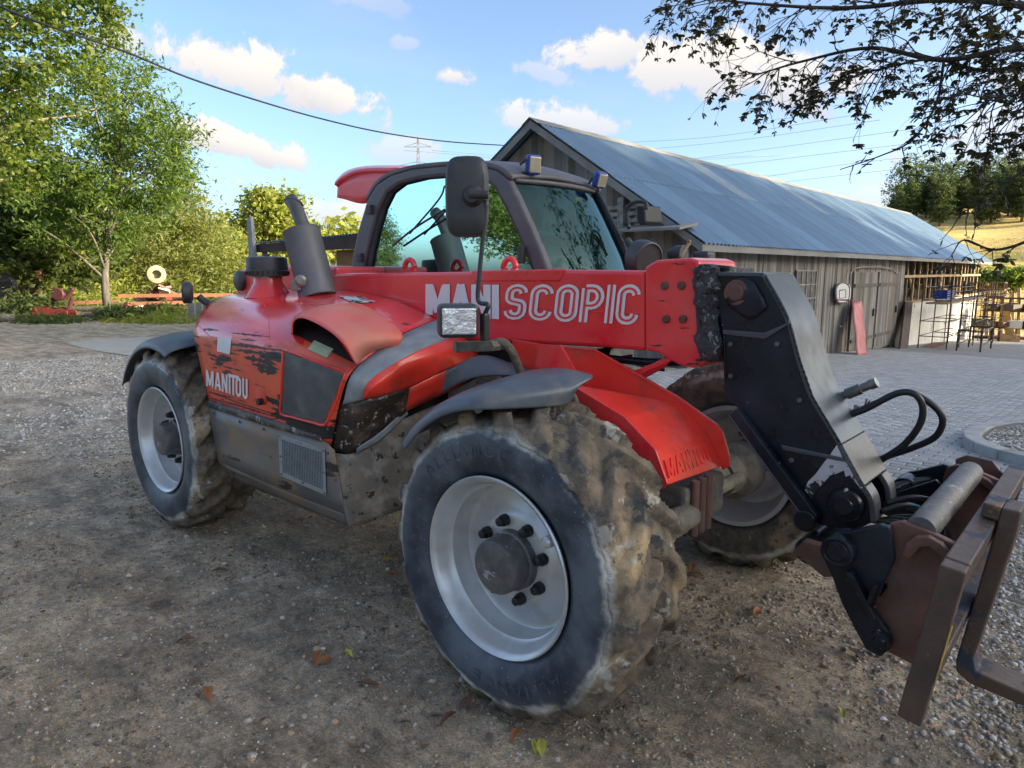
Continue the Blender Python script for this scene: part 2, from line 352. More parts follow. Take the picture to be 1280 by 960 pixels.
def arc2(cx, cy, rx, ry, a0, a1, n=6):
    return [(cx + rx * math.cos(rad(a0 + (a1 - a0) * k / n)), cy + ry * math.sin(rad(a0 + (a1 - a0) * k / n))) for k in range(n + 1)]
def letters(name, text, wd, fn, mat, parent, slant=0, gap=0, solid=0):
    adv = sum(GLYPH[c][1] + gap for c in text); x = 0; out = []
    for c in text:
        f = lambda u, v, x=x, c=c: fn((x + u * (GLYPH[c][1] + gap)) / adv, v)
        vs, fs = letter_geo(c, wd, f, slant, gap)
        if fs:
            o = mesh(name, vs, fs, mat, parent); out.append(o)
            if solid: md = o.modifiers.new('t', 'SOLIDIFY'); md.thickness = solid; md.offset = 0
        x += GLYPH[c][1] + gap
    return out
def densify(p, step=.12):
    out = [p[0]]
    for a, b in zip(p, p[1:]):
        n = max(1, int(math.dist(a, b) / step))
        out += [(a[0] + (b[0] - a[0]) * k / n, a[1] + (b[1] - a[1]) * k / n) for k in range(1, n + 1)]
    return out
GLYPH = {
 'L': ([[(.12, 1), (.12, 0)], [(.05, .08), (.42, .08)]], .46), 'E': ([[(.12, 1), (.12, 0)], [(.05, .92), (.42, .92)], [(.05, .5), (.38, .5)], [(.05, .08), (.42, .08)]], .50),  # strokes in a box of height 1; (strokes, advance)
 'M': ([[(.11, 0), (.11, 1)], [(.14, .95), (.38, .10)], [(.38, .10), (.62, .95)], [(.65, 1), (.65, 0)]], .80),
 'A': ([[(.07, 0), (.30, 1)], [(.30, 1), (.53, 0)], [(.17, .26), (.43, .26)]], .62),
 'N': ([[(.12, 0), (.12, 1)], [(.14, .93), (.48, .07)], [(.50, 0), (.50, 1)]], .64),
 'I': ([[(.12, 0), (.12, 1)]], .24),
 'T': ([[(.22, 0), (.22, .9)], [(-.25, .98), (.75, .98)]], .40),
 'S': ([arc2(.30, .76, .17, .16, 0, 180, 6) + arc2(.30, .62, .17, .12, 180, 235, 3) + arc2(.30, .38, .17, .12, 55, 0, 3) + arc2(.30, .24, .17, .16, 0, -180, 6)], .60),
 'C': ([arc2(.30, .74, .18, .17, 0, 180, 8) + arc2(.30, .26, .18, .17, 180, 360, 8)], .60),
 'O': ([arc2(.30, .74, .18, .17, 0, 180, 8) + arc2(.30, .26, .18, .17, 180, 360, 8) + [(.48, .5), (.48, .75)]], .60),
 'P': ([[(.12, 0), (.12, .91)], [(.12, .91), (.28, .91)] + arc2(.28, .68, .20, .23, 90, -90, 8) + [(.12, .45)]], .60),
 'U': ([[(.12, 1), (.12, .26)] + arc2(.29, .26, .17, .17, 180, 360, 8) + [(.46, .26), (.46, 1)]], .58)}
def letter_geo(text, wd, fn, slant=0, gap=0):
    x = 0; vs = []; fs = []; nq = 0
    adv = sum(GLYPH[c][1] + gap for c in text)
    for c in text:
        st, a = GLYPH[c]
        for s in st:
            for q in ribbon2d(densify(s, .2), wd):
                ps = [fn((p.x + x + slant * p.y) / adv, p.y) for p in q]
                if None in ps: continue
                nq += 1; ps = [p + Vector((0, -.00006 * (nq % 24), 0)) for p in ps]
                b = len(vs); vs += ps; fs.append((b, b + 1, b + 2, b + 3))
        x += a + gap
    return vs, fs
def sub2(poly, n=5):
    """subdivided quad of 4 pixel corners"""
    a, b, c, d = [Vector(p) for p in poly]
    return [[a.lerp(b, j / n).lerp(d.lerp(c, j / n), i / n) for j in range(n + 1)] for i in range(n + 1)]
def decal_quad(name, T, corners, mat, parent, off=.003, n=6):
    G = sub2(corners, n); vs = []; 
    for r in G:
        for p in r:
            h = hit(T, p.x, p.y, off); vs.append(h if h is not None else Vector((0, 0, -5)))
    fs = []
    for i in range(n):
        for j in range(n):
            f = (i * (n + 1) + j, i * (n + 1) + j + 1, (i + 1) * (n + 1) + j + 1, (i + 1) * (n + 1) + j)
            if all(vs[k].z > -4 for k in f): fs.append(f)
    return mesh(name, vs, fs, mat, parent, True)
# ================================================================= the ground
def sst(x, a, b):
    t = np.clip((x - a) / (b - a), 0, 1); return t * t * (3 - 2 * t)
def gh(x, y):
    x = np.asarray(x, float); y = np.asarray(y, float)
    z = -.0515 * np.where(y > 5, np.maximum(0, y - 5) - .0, 0) * sst(x, -34, -14)
    z = np.where(y > 47, -.0515 * 42 * sst(x, -34, -14), z)
    hill = 17.5 * sst(y + .25 * x, 62, 190) * sst(x, -130, -60)
    return z + hill
def ghf(x, y): return float(gh(x, y))
def axis(lo, hi, d, far, g=1.16):
    a = list(np.arange(lo, hi, d)); s = d; v = a[0]; left = []
    while v > -far: s *= g; v -= s; left.append(v)
    s = d; v = a[-1]; right = []
    while v < far: s *= g; v += s; right.append(v)
    return np.array(left[::-1] + a + right)
XS = axis(-6.5, 3.0, .035, 900); YS = axis(-1.6, 5.2, .035, 900)
gx, gy = np.meshgrid(XS, YS, indexing='ij')
gz = gh(gx, gy)
def fbm(x, y, s, o=0):
    r = np.zeros_like(x)
    for k in range(6):
        th = k * 1.3 + o; r += np.sin((x * math.cos(th) + y * math.sin(th)) * s * (1 + .37 * k) + k * 2.1 + o + 1.7 * np.sin((x * math.sin(th) - y * math.cos(th)) * s * .7 * (1 + .21 * k) + k))
    return r / 6
near = 1 - sst(np.hypot(gx - .5, gy - .5), 9, 22)
gz = gz + near * (.024 * fbm(gx, gy, 2.1) + .007 * fbm(gx, gy, 6.3, 2) + .0035 * fbm(gx, gy, 15, 4))
gz = gz - near * .022 * np.exp(-((gy + .45 + .06 * gx) / .20) ** 2) * (gx < 1.2) + near * .010 * np.exp(-((gy + .78 + .06 * gx) / .10) ** 2) * (gx < 1.2)
flat = gz.ravel(); near_r = near.ravel(); gxr = gx.ravel(); gyr = gy.ravel()
for i in range(0, len(flat)):
    if near_r[i] > .5 and abs(gxr[i] + 1.7) < 5 : flat[i] += .009 * noise.noise(Vector((gxr[i] * 9, gyr[i] * 9, 0))) + .005 * noise.noise(Vector((gxr[i] * 22, gyr[i] * 22, 0)))
gz = flat.reshape(gz.shape)
padm = (gx > -5.2) & (gy > 3.9) & (gx < 14) & (gy < 46)
gz = np.where(padm, gz - .10, gz)
nx, ny = gx.shape; idx = np.arange(nx * ny).reshape(nx, ny)
F = np.stack([idx[:-1, :-1], idx[1:, :-1], idx[1:, 1:], idx[:-1, 1:]], -1).reshape(-1, 4)
mg = bpy.data.materials.new('dirt_and_gravel'); mg.use_nodes = True
def _g():
    T = mg.node_tree; b = T.nodes['Principled BSDF']; nd = T.nodes.new
    co = nd('ShaderNodeTexCoord').outputs['Object']; sx = nd('ShaderNodeSeparateXYZ'); T.links.new(co, sx.inputs[0])
    def nz(s, d=6, ro=.6, st=(1, 1, 1)):
        mp = nd('ShaderNodeMapping'); mp.inputs['Scale'].default_value = st; T.links.new(co, mp.inputs['Vector'])
        n = nd('ShaderNodeTexNoise'); n.inputs['Scale'].default_value = s; n.inputs['Detail'].default_value = d; n.inputs['Roughness'].default_value = ro; T.links.new(mp.outputs[0], n.inputs['Vector']); return n.outputs['Fac']
    def rmp(v, lo, hi):
        q = nd('ShaderNodeMapRange'); q.inputs[1].default_value = lo; q.inputs[2].default_value = hi; T.links.new(v, q.inputs[0]); return q.outputs[0]
    def mx(f, A, B):
        x = nd('ShaderNodeMixRGB'); T.links.new(f, x.inputs['Fac'])
        for k, v in ((1, A), (2, B)):
            if isinstance(v, tuple): x.inputs[k].default_value = (*v, 1)
            else: T.links.new(v, x.inputs[k])
        return x.outputs[0]
    c = mx(rmp(nz(1.1, 7), .35, .65), (.46, .34, .225), (.58, .45, .30))
    c = mx(rmp(nz(2.3, 6), .52, .66), c, (.46, .33, .20))
    c = mx(rmp(nz(.8, 8, .7), .56, .68), c, (.29, .22, .155))
    c = mx(rmp(nz(30, 8, .75), .45, .75), c, (.44, .40, .34))
    c = mx(mnode('MULTIPLY', rmp(nz(90, 8, .85), .50, .62), .55, tree=T), c, (.14, .12, .09))
    c = mx(mnode('MULTIPLY', rmp(nz(5, 9, .8), .52, .62), .5, tree=T), c, (.17, .145, .11))
    vo = nd('ShaderNodeTexVoronoi'); vo.inputs['Scale'].default_value = 38; T.links.new(co, vo.inputs['Vector'])
    peb = mnode('MULTIPLY', mnode('LESS_THAN', vo.outputs['Distance'], .30, tree=T), mnode('GREATER_THAN', nz(6, 5, .7), .53, tree=T), tree=T)
    c = mx(mnode('MULTIPLY', peb, .45, tree=T), c, (.42, .40, .36))
    # pale gravel band left of the machine
    x, y = sx.outputs[0], sx.outputs[1]
    wob = mnode('MULTIPLY', mnode('SUBTRACT', nz(.35, 5), .5, tree=T), 7, tree=T)
    g1 = mnode('MULTIPLY', rmp(mnode('ADD', mnode('MULTIPLY', x, -1, tree=T), wob, tree=T), 4.6, 6.6), rmp(mnode('ADD', x, wob, tree=T), -17, -13), tree=T)
    g1 = mnode('MULTIPLY', g1, rmp(mnode('ADD', y, wob, tree=T), -3.0, 1.5), tree=T)
    g2 = rmp(mnode('ADD', x, mnode('MULTIPLY', wob, .12, tree=T), tree=T), .9, 1.4); g2 = mnode('MULTIPLY', g2, rmp(y, 1.0, 2.2), tree=T)
    g = mnode('MAXIMUM', g1, g2, tree=T)
    g = mnode('MULTIPLY', g, rmp(nz(9, 8, .8), .36, .56), tree=T)
    vg = nd('ShaderNodeTexVoronoi'); vg.inputs['Scale'].default_value = 26; T.links.new(co, vg.inputs['Vector'])
    gc = mx(rmp(vg.outputs['Distance'], .1, .6), (.55, .53, .50), (.24, .22, .195))
    c = mx(mnode('MULTIPLY', g, .85, tree=T), c, gc)
    # compacted track further back, grass on the verge and the stubble field on the hill
    far = rmp(mnode('ADD', mnode('MULTIPLY', x, -1, tree=T), mnode('MULTIPLY', wob, .5, tree=T), tree=T), 14, 20)
    c = mx(mnode('MULTIPLY', far, .8, tree=T), c, mx(rmp(nz(.5, 6, .6, (1, 3, 1)), .35, .6), (.22, .19, .14), (.32, .28, .22)))
    gr = rmp(mnode('ADD', mnode('MULTIPLY', x, -1, tree=T), wob, tree=T), 25.5, 27)
    grass = mx(rmp(nz(3, 6), .4, .6), (.075, .085, .02), (.16, .15, .045))
    c = mx(gr, c, grass)
    fld = rmp(mnode('ADD', y, mnode('MULTIPLY', wob, .8, tree=T), tree=T), 50, 54)
    fc = mx(rmp(nz(.25, 8, .7, (1, 1, 6)), .35, .65), (.60, .45, .16), (.48, .35, .12))
    fc = mx(rmp(nz(.06, 5), .5, .65), fc, (.22, .20, .05))
    c = mx(fld, c, fc)
    big = mnode('MULTIPLY', mnode('MULTIPLY_ADD', rmp(nz(1.3, 9, .72, (1, 2.2, 1)), .36, .62), .85, .52, tree=T), mnode('MULTIPLY_ADD', rmp(nz(4.5, 9, .75), .36, .62), .55, .76, tree=T), tree=T)
    cb0 = nd('ShaderNodeCombineXYZ'); [T.links.new(big, cb0.inputs[k]) for k in range(3)]; m0 = nd('ShaderNodeMixRGB'); m0.blend_type = 'MULTIPLY'; T.links.new(mnode('SUBTRACT', 1.0, fld, tree=T), m0.inputs[0]); T.links.new(c, m0.inputs[1]); T.links.new(cb0.outputs[0], m0.inputs[2]); c = m0.outputs[0]
    fine_ = nd('ShaderNodeMixRGB'); fine_.blend_type = 'MULTIPLY'; fine_.inputs[0].default_value = 1
    sp = mnode('MULTIPLY_ADD', rmp(nz(120, 6, .8), .36, .64), 1.0, .62, tree=T); sp2 = mnode('MULTIPLY', sp, mnode('MULTIPLY_ADD', rmp(nz(22, 9, .8), .36, .6), .75, .62, tree=T), tree=T)
    cb = nd('ShaderNodeCombineXYZ'); [T.links.new(sp2, cb.inputs[k]) for k in range(3)]; T.links.new(c, fine_.inputs[1]); T.links.new(cb.outputs[0], fine_.inputs[2]); c = fine_.outputs[0]
    T.links.new(c, b.inputs['Base Color']); T.links.new(mnode('MULTIPLY_ADD', nz(3), .5, .6, tree=T, clamp=True), b.inputs['Roughness'])
    bp = nd('ShaderNodeBump'); bp.inputs['Distance'].default_value = .05; bp.inputs['Strength'].default_value = 1.0
    hh = mnode('ADD', mnode('ADD', nz(11, 9, .8), mnode('MULTIPLY', nz(60, 8, .85), .5, tree=T), tree=T), mnode('MULTIPLY', peb, .15, tree=T), tree=T)
    T.links.new(hh, bp.inputs['Height']); T.links.new(bp.outputs[0], b.inputs['Normal'])
_g()
tag(npmesh('ground', np.stack([gx, gy, gz], -1).reshape(-1, 3), F, mg, None, True), kind='structure')

# bilinear lookup so that stones lie on the real surface
def surfz(x, y):
    i = np.clip(np.searchsorted(XS, x) - 1, 0, nx - 2); j = np.clip(np.searchsorted(YS, y) - 1, 0, ny - 2)
    fx = (x - XS[i]) / (XS[i + 1] - XS[i]); fy = (y - YS[j]) / (YS[j + 1] - YS[j])
    return gz[i, j] * (1 - fx) * (1 - fy) + gz[i + 1, j] * fx * (1 - fy) + gz[i, j + 1] * (1 - fx) * fy + gz[i + 1, j + 1] * fx * fy
t_ = (1 + 5 ** .5) / 2
ICO = np.array([(-1, t_, 0), (1, t_, 0), (-1, -t_, 0), (1, -t_, 0), (0, -1, t_), (0, 1, t_), (0, -1, -t_), (0, 1, -t_), (t_, 0, -1), (t_, 0, 1), (-t_, 0, -1), (-t_, 0, 1)]) / 1.902
ICF = np.array([(0, 11, 5), (0, 5, 1), (0, 1, 7), (0, 7, 10), (0, 10, 11), (1, 5, 9), (5, 11, 4), (11, 10, 2), (10, 7, 6), (7, 1, 8), (3, 9, 4), (3, 4, 2), (3, 2, 6), (3, 6, 8), (3, 8, 9), (4, 9, 5), (2, 4, 11), (6, 2, 10), (8, 6, 7), (9, 8, 1)])
def stones(name, X, Y, Z, S, mat, smooth=True, flat=.55, sink=.2, parent=None):
    n = len(X); rng = np.random
    sc = S[:, None] * np.stack([rng.uniform(.7, 1.25, n), rng.uniform(.6, 1.0, n), rng.uniform(.35, .8, n) * flat / .55], -1)
    V = ICO[None] * (1 + rng.uniform(-.16, .16, (n, 12, 1))) * sc[:, None, :]
    a = rng.uniform(0, 2 * PI, n); tl = rng.uniform(-.3, .3, n)
    x = V[..., 0] * np.cos(a)[:, None] - V[..., 1] * np.sin(a)[:, None]; y = V[..., 0] * np.sin(a)[:, None] + V[..., 1] * np.cos(a)[:, None]
    z = V[..., 2] + x * tl[:, None]
    P = np.stack([x + X[:, None], y + Y[:, None], z + (Z + sc[:, 2] * sink)[:, None]], -1).reshape(-1, 3)
    F = (ICF[None] + (np.arange(n) * 12)[:, None, None]).reshape(-1, 3)
    return npmesh(name, P, F, mat, parent, smooth)
def stone_mat(name, cols):
    m = bpy.data.materials.new(name); m.use_nodes = True; T = m.node_tree; b = T.nodes['Principled BSDF']
    g = T.nodes.new('ShaderNodeNewGeometry'); r = T.nodes.new('ShaderNodeValToRGB'); r.color_ramp.interpolation = 'CONSTANT'
    el = r.color_ramp.elements
    while len(el) < len(cols): el.new(.5)
    for i, c in enumerate(cols): el[i].position = i / len(cols); el[i].color = (*c, 1)
    T.links.new(g.outputs['Random Per Island'], r.inputs[0])
    n = T.nodes.new('ShaderNodeTexNoise'); n.inputs['Scale'].default_value = 60; mxx = T.nodes.new('ShaderNodeMixRGB'); mxx.blend_type = 'MULTIPLY'; mxx.inputs[0].default_value = .6
    T.links.new(r.outputs[0], mxx.inputs[1]); T.links.new(n.outputs[0], mxx.inputs[2]); ad = T.nodes.new('ShaderNodeMixRGB'); ad.blend_type = 'ADD'; ad.inputs[0].default_value = .35
    T.links.new(mxx.outputs[0], ad.inputs[1]); T.links.new(r.outputs[0], ad.inputs[2]); T.links.new(ad.outputs[0], b.inputs['Base Color']); b.inputs['Roughness'].default_value = .75
    return m
m_peb = stone_mat('pebble_stone', [(.28, .225, .16), (.36, .31, .24), (.42, .37, .31), (.32, .24, .165), (.54, .50, .44), (.23, .19, .14), (.40, .28, .18), (.38, .335, .27), (.30, .235, .165), (.26, .20, .14)])
m_pebw = stone_mat('pale_gravel_stone', [(.38, .36, .33), (.52, .50, .47), (.44, .41, .37), (.30, .27, .235), (.62, .60, .57), (.20, .18, .155), (.38, .35, .30)])
def scatter(n, xr, yr, cond=None):
    X = np.random.uniform(*xr, n); Y = np.random.uniform(*yr, n)
    if cond is not None: k = cond(X, Y); X, Y = X[k], Y[k]
    return X, Y
def clump(X, Y, s=1.9, o=0.): return np.array([noise.noise(Vector((x * s + o, y * s, 3.3))) + .5 * noise.noise(Vector((x * s * 3 + o, y * s * 3, 1.3))) for x, y in zip(X, Y)])
notpad = lambda X, Y: ~((X > -5.3) & (Y > 3.85))
# fine grit everywhere near, denser in clumps
X, Y = scatter(110000, (-6.0, 2.4), (-1.2, 4.6), notpad); c = clump(X, Y); d = np.hypot(X - 1.6, Y + 1.7); c = c - .5 * np.exp(-((Y + .45 + .06 * X) / .22) ** 2)
k = (c + np.random.uniform(-.5, .5, len(X)) > -.05) & (d < 8); X, Y = X[k], Y[k]
S = .0035 + .0045 * np.random.uniform(0, 1, len(X)) ** 2
tag(stones('grit', X, Y, surfz(X, Y), S, m_peb), kind='stuff')
X, Y = scatter(15000, (-7.0, 2.6), (-1.2, 4.4), notpad); c = clump(X, Y, 1.4, 9)
k = (c + np.random.uniform(-.35, .35, len(X)) > .08); X, Y = X[k], Y[k]
S = .007 + .013 * np.random.uniform(0, 1, len(X)) ** 2.5
tag(stones('pebbles', X, Y, surfz(X, Y), S, m_peb), kind='stuff')
X, Y = scatter(42000, (-5.5, 2.4), (-1.2, 4.0), notpad); c = clump(X, Y, 2.3, 31) - .6 * np.exp(-((Y + .45 + .06 * X) / .22) ** 2); k = c + np.random.uniform(-.35, .35, len(X)) > .10; X, Y = X[k], Y[k]
S = .004 + .011 * np.random.uniform(0, 1, len(X)) ** 3
tag(stones('dirt_clods', X, Y, surfz(X, Y), S, stone_mat('clod_dirt', [(.16, .13, .095), (.24, .19, .135), (.32, .26, .18), (.12, .10, .08), (.28, .22, .15)]), smooth=False, flat=.8), kind='stuff')
# pale gravel: left band and the strip at the right below the kerb
X, Y = scatter(42000, (-13.5, -4.3), (-1.5, 6.0)); c = clump(X, Y, .7, 4)
k = (c + np.random.uniform(-.4, .4, len(X)) + sst(-X, 4.5, 7.0) * .8 + sst(Y, -1.5, 1) * .35 > .85); X, Y = X[k], Y[k]
S = .009 + .014 * np.random.uniform(0, 1, len(X)) ** 2
tag(stones('pale_gravel', X, Y, surfz(X, Y), S, m_pebw), kind='stuff')
X, Y = scatter(15000, (.3, 3.2), (.9, 4.0)); k = (X + .15 * Y + np.random.uniform(-.35, .35, len(X)) > 1.45); X, Y = X[k], Y[k]
S = .007 + .012 * np.random.uniform(0, 1, len(X)) ** 2
tag(stones('river_gravel', X, Y, surfz(X, Y), S, m_pebw), kind='stuff')

# pavement of blue grey pavers
m_pave = bpy.data.materials.new('concrete_paving'); m_pave.use_nodes = True
def _p():
    T = m_pave.node_tree; b = T.nodes['Principled BSDF']; nd = T.nodes.new; co = nd('ShaderNodeTexCoord').outputs['Object']
    br = nd('ShaderNodeTexBrick'); br.inputs['Scale'].default_value = 1; br.inputs['Brick Width'].default_value = .20; br.inputs['Row Height'].default_value = .10; br.inputs['Mortar Size'].default_value = .006
    br.inputs['Color1'].default_value = (.30, .30, .30, 1); br.inputs['Color2'].default_value = (.37, .365, .36, 1); br.inputs['Mortar'].default_value = (.13, .125, .11, 1)
    T.links.new(co, br.inputs['Vector'])
    n = nd('ShaderNodeTexNoise'); n.inputs['Scale'].default_value = 1.2; n.inputs['Detail'].default_value = 8; T.links.new(co, n.inputs['Vector'])
    mp = nd('ShaderNodeMapping'); mp.inputs['Scale'].default_value = (.25, 1.3, 1); T.links.new(co, mp.inputs['Vector']); n2 = nd('ShaderNodeTexNoise'); n2.inputs['Scale'].default_value = .9; n2.inputs['Detail'].default_value = 6; T.links.new(mp.outputs[0], n2.inputs['Vector'])
    r = nd('ShaderNodeMapRange'); r.inputs[1].default_value = .45; r.inputs[2].default_value = .7; T.links.new(n2.outputs[0], r.inputs[0])
    m1 = nd('ShaderNodeMixRGB'); T.links.new(mnode('MULTIPLY', r.outputs[0], .6, tree=T), m1.inputs[0]); T.links.new(br.outputs[0], m1.inputs[1]); m1.inputs[2].default_value = (.27, .24, .19, 1)
    m2 = nd('ShaderNodeMixRGB'); m2.blend_type = 'MULTIPLY'; m2.inputs[0].default_value = .35; T.links.new(m1.outputs[0], m2.inputs[1]); T.links.new(n.outputs[0], m2.inputs[2])
    T.links.new(m2.outputs[0], b.inputs['Base Color']); b.inputs['Roughness'].default_value = .75
_p()
ys = np.concatenate([np.linspace(3.9, 46, 60)]); V = []; Fp = []
for x in (-5.15, 14):
    for y in ys: V.append((x, y, ghf(x if x > -5 else -5, y) * 1.0 + .006))
n = len(ys); Fp = [(i, n + i, n + i + 1, i + 1) for i in range(n - 1)]
PAVE = tag(npmesh('pavement', V, Fp, m_pave, None, True), kind='structure')
m_paver = stone_mat('paver_concrete', [(.29, .29, .29), (.34, .34, .335), (.31, .31, .31), (.38, .375, .37), (.27, .27, .265), (.33, .325, .32)])
rects = []
for r in range(0, 190):
    y = 3.95 + r * .1035
    for q in range(-28, 12):
        x = q * .2035 + (.10 if r % 2 else 0)
        if x > 2.2 or x < -5.0: continue
        px, py, z = pix((x, y, 0))
        if z < 1 or px < 640 or px > 1330 or py < 340: continue
        if math.hypot(x - 1.85, (y - 6.75)) < 1.36: continue
        rects.append((z, x, y))
rects.sort(); 
def paver_me():
    a, b, c = .097, .047, .006; vs = [(-a, -b, -.03), (a, -b, -.03), (a, b, -.03), (-a, b, -.03), (-a, -b, -c), (a, -b, -c), (a, b, -c), (-a, b, -c), (-a + c, -b + c, 0), (a - c, -b + c, 0), (a - c, b - c, 0), (-a + c, b - c, 0)]
    fs = [(i, (i + 1) % 4, 4 + (i + 1) % 4, 4 + i) for i in range(4)] + [(4 + i, 4 + (i + 1) % 4, 8 + (i + 1) % 4, 8 + i) for i in range(4)] + [(8, 9, 10, 11)]; return vs, fs
pv, pf = paver_me(); pms = []
for k in range(6):
    me = bpy.data.meshes.new('paver'); me.from_pydata(pv, [], pf); kk = (.29 + .018 * k)
    me.materials.append(M('paver_shade_%d' % k, (kk, kk, kk), (kk * .8, kk * .8, kk * .8), 3, .75, bump=.2, bscale=60)); pms.append(me)
for z, x, y in rects[:300]:
    o = bpy.data.objects.new('paver', random.choice(pms)); COL.objects.link(o); o.parent = PAVE
    o.location = (x, y, ghf(x, y) + .022 + random.uniform(-.002, .002)); o.rotation_euler = (random.uniform(-.008, .008), random.uniform(-.008, .008), random.uniform(-.01, .01))
R_ = np.array([(x, y) for z, x, y in rects[300:] if z < 26]); pvn = np.array(pv)
Vv = (pvn[None] + np.stack([R_[:, 0], R_[:, 1], gh(R_[:, 0], R_[:, 1]) + .020 + np.random.uniform(-.002, .002, len(R_))], -1)[:, None]).reshape(-1, 3)
Ff = (np.array(pf)[None] + (np.arange(len(R_)) * 12)[:, None, None]).reshape(-1, 4)
tag(npmesh('pavers', Vv, Ff, m_paver, PAVE), kind='stuff')
# concrete patch at the left
m_conc = M('smooth_concrete', (.50, .47, .42), (.42, .39, .34), 2, .7, bump=.1)
tag(mesh('concrete_patch', [PT(84, 430, .012, 'z'), PT(120, 424, .012, 'z'), PT(185, 421, .012, 'z'), PT(300, 432, .012, 'z'), PT(230, 452, .012, 'z'), PT(165, 445, .012, 'z'), PT(118, 438, .012, 'z')], [tuple(range(7))], m_conc), kind='structure')
# planting bed with kerb stones
m_kerb = M('kerb_concrete', (.40, .40, .39), (.32, .32, .31), 5, .7, bump=.2, dust=((.15, .14, .12), 4, .5, .8))
BED = empty('planting_bed', (1.6, 6.8, ghf(1.6, 6.8)), 'round gravel planting bed with a pale concrete kerb on the paved yard', 'planting bed')
bc = Vector((1.85, 6.75)); pts = []
for k in range(44):
    a = 2 * PI * k / 44; pts.append((bc.x + 1.42 * math.copysign(abs(math.cos(a)) ** .8, math.cos(a)), bc.y + 1.45 * math.copysign(abs(math.sin(a)) ** .8, math.sin(a))))
for k in range(0, 44, 2):
    P3 = [pts[k], pts[(k + 1) % 44], pts[(k + 2) % 44]]; inn_ = [(bc.x + (x - bc.x) * .89, bc.y + (y - bc.y) * .89) for x, y in P3]
    lp = [Vector((x, y, ghf(x, y) + .0)) for x, y in P3] + [Vector((x, y, ghf(x, y) + .0)) for x, y in inn_[::-1]]
    cc = sum(lp, Vector()) / 6; lp = [cc + (p - cc) * .985 for p in lp]
    prism('kerb_stone', lp, (0, 0, .115), m_kerb, BED, .012)
zb = ghf(bc.x, bc.y)
mesh('bed_soil', [Vector((bc.x + (x - bc.x) * .90, bc.y + (y - bc.y) * .90, zb + .075)) for x, y in pts], [tuple(range(44))], M('bed_soil', (.12, .10, .07), (.2, .18, .15), 8, .9), BED)
X = np.random.uniform(.5, 3.2, 7000); Y = np.random.uniform(5.4, 8.1, 7000); k = ((X - bc.x) / 1.24) ** 2 + ((Y - bc.y) / 1.26) ** 2 < 1; X, Y = X[k], Y[k]
stones('bed_gravel', X, Y, np.full(len(X), zb + .075), .012 + .014 * np.random.uniform(0, 1, len(X)) ** 2, m_pebw, parent=BED)['kind'] = 'stuff'
# kerb edge of the pavement at the right
PK = empty('pavement_kerb', (2.2, 3.85, 0), 'straight concrete kerb stones along the edge of the paving beside the gravel', 'kerb')
for k in range(8):
    x = 1.02 + k * .5; box('kerb_stone', (x + .25, 3.85, -.01), (.49, .10, .13), m_kerb, PK, bevel=.012)

# crumbs of leaf litter and twigs trodden into the dirt
X, Y = scatter(5200, (-4.5, 2.2), (-1.2, 3.6)); c = clump(X, Y, 1.1, 21); k = c + np.random.uniform(-.3, .3, len(X)) > .12; X, Y = X[k], Y[k]; n_ = len(X); Z = surfz(X, Y)
A_ = np.random.uniform(0, 2 * PI, n_); Ls = np.random.uniform(.006, .022, n_); Wd = Ls * np.random.uniform(.12, .45, n_); ca_, sa_ = np.cos(A_), np.sin(A_)
V = np.stack([np.stack([X + ca_ * Ls, Y + sa_ * Ls, Z + np.random.uniform(.001, .008, n_)], 1), np.stack([X - sa_ * Wd, Y + ca_ * Wd, Z + np.random.uniform(.003, .009, n_)], 1), np.stack([X - ca_ * Ls, Y - sa_ * Ls, Z + np.random.uniform(.001, .006, n_)], 1), np.stack([X + sa_ * Wd, Y - ca_ * Wd, Z + np.random.uniform(.002, .009, n_)], 1)], 1).reshape(-1, 3)
tag(npmesh('leaf_litter', V, np.arange(n_ * 4).reshape(n_, 4), stone_mat('litter', [(.20, .11, .05), (.12, .075, .045), (.30, .17, .07), (.10, .09, .04), (.24, .2, .12)])), kind='stuff')
# fallen leaves: countable, each its own thing
m_lf = [M('dry_leaf_orange', (.36, .13, .03), (.25, .09, .03), 30, .6), M('dry_leaf_brown', (.17, .085, .045), (.11, .06, .035), 30, .7), M('yellow_leaf', (.50, .42, .06), (.35, .35, .05), 30, .6), M('grey_brown_leaf', (.22, .16, .12), (.15, .11, .09), 30, .7)]
def leafme(mat, L_=.05, W_=.02):
    vs = []; fs = []; n = 7
    for i in range(n):
        t = i / (n - 1); wdt = W_ * math.sin(PI * min(1, t * .95 + .03)) ** .8; z = .008 * math.sin(PI * t) + random.uniform(-.002, .003)
        vs += [(t * L_ * 2 - L_, -wdt, z + .012 * abs(wdt / W_) * random.uniform(.6, 1.2)), (t * L_ * 2 - L_, 0, z), (t * L_ * 2 - L_, wdt, z + .012 * abs(wdt / W_) * random.uniform(.4, 1.3))]
    for i in range(n - 1):
        b = i * 3; fs += [(b, b + 3, b + 4, b + 1), (b + 1, b + 4, b + 5, b + 2)]
    me = bpy.data.meshes.new('fallen_leaf'); me.from_pydata(vs, [], fs); me.materials.append(mat); me.polygons.foreach_set('use_smooth', [True] * len(fs)); return me
lms = [leafme(m, random.uniform(.028, .045), random.uniform(.012, .02)) for m in m_lf for _ in range(2)]
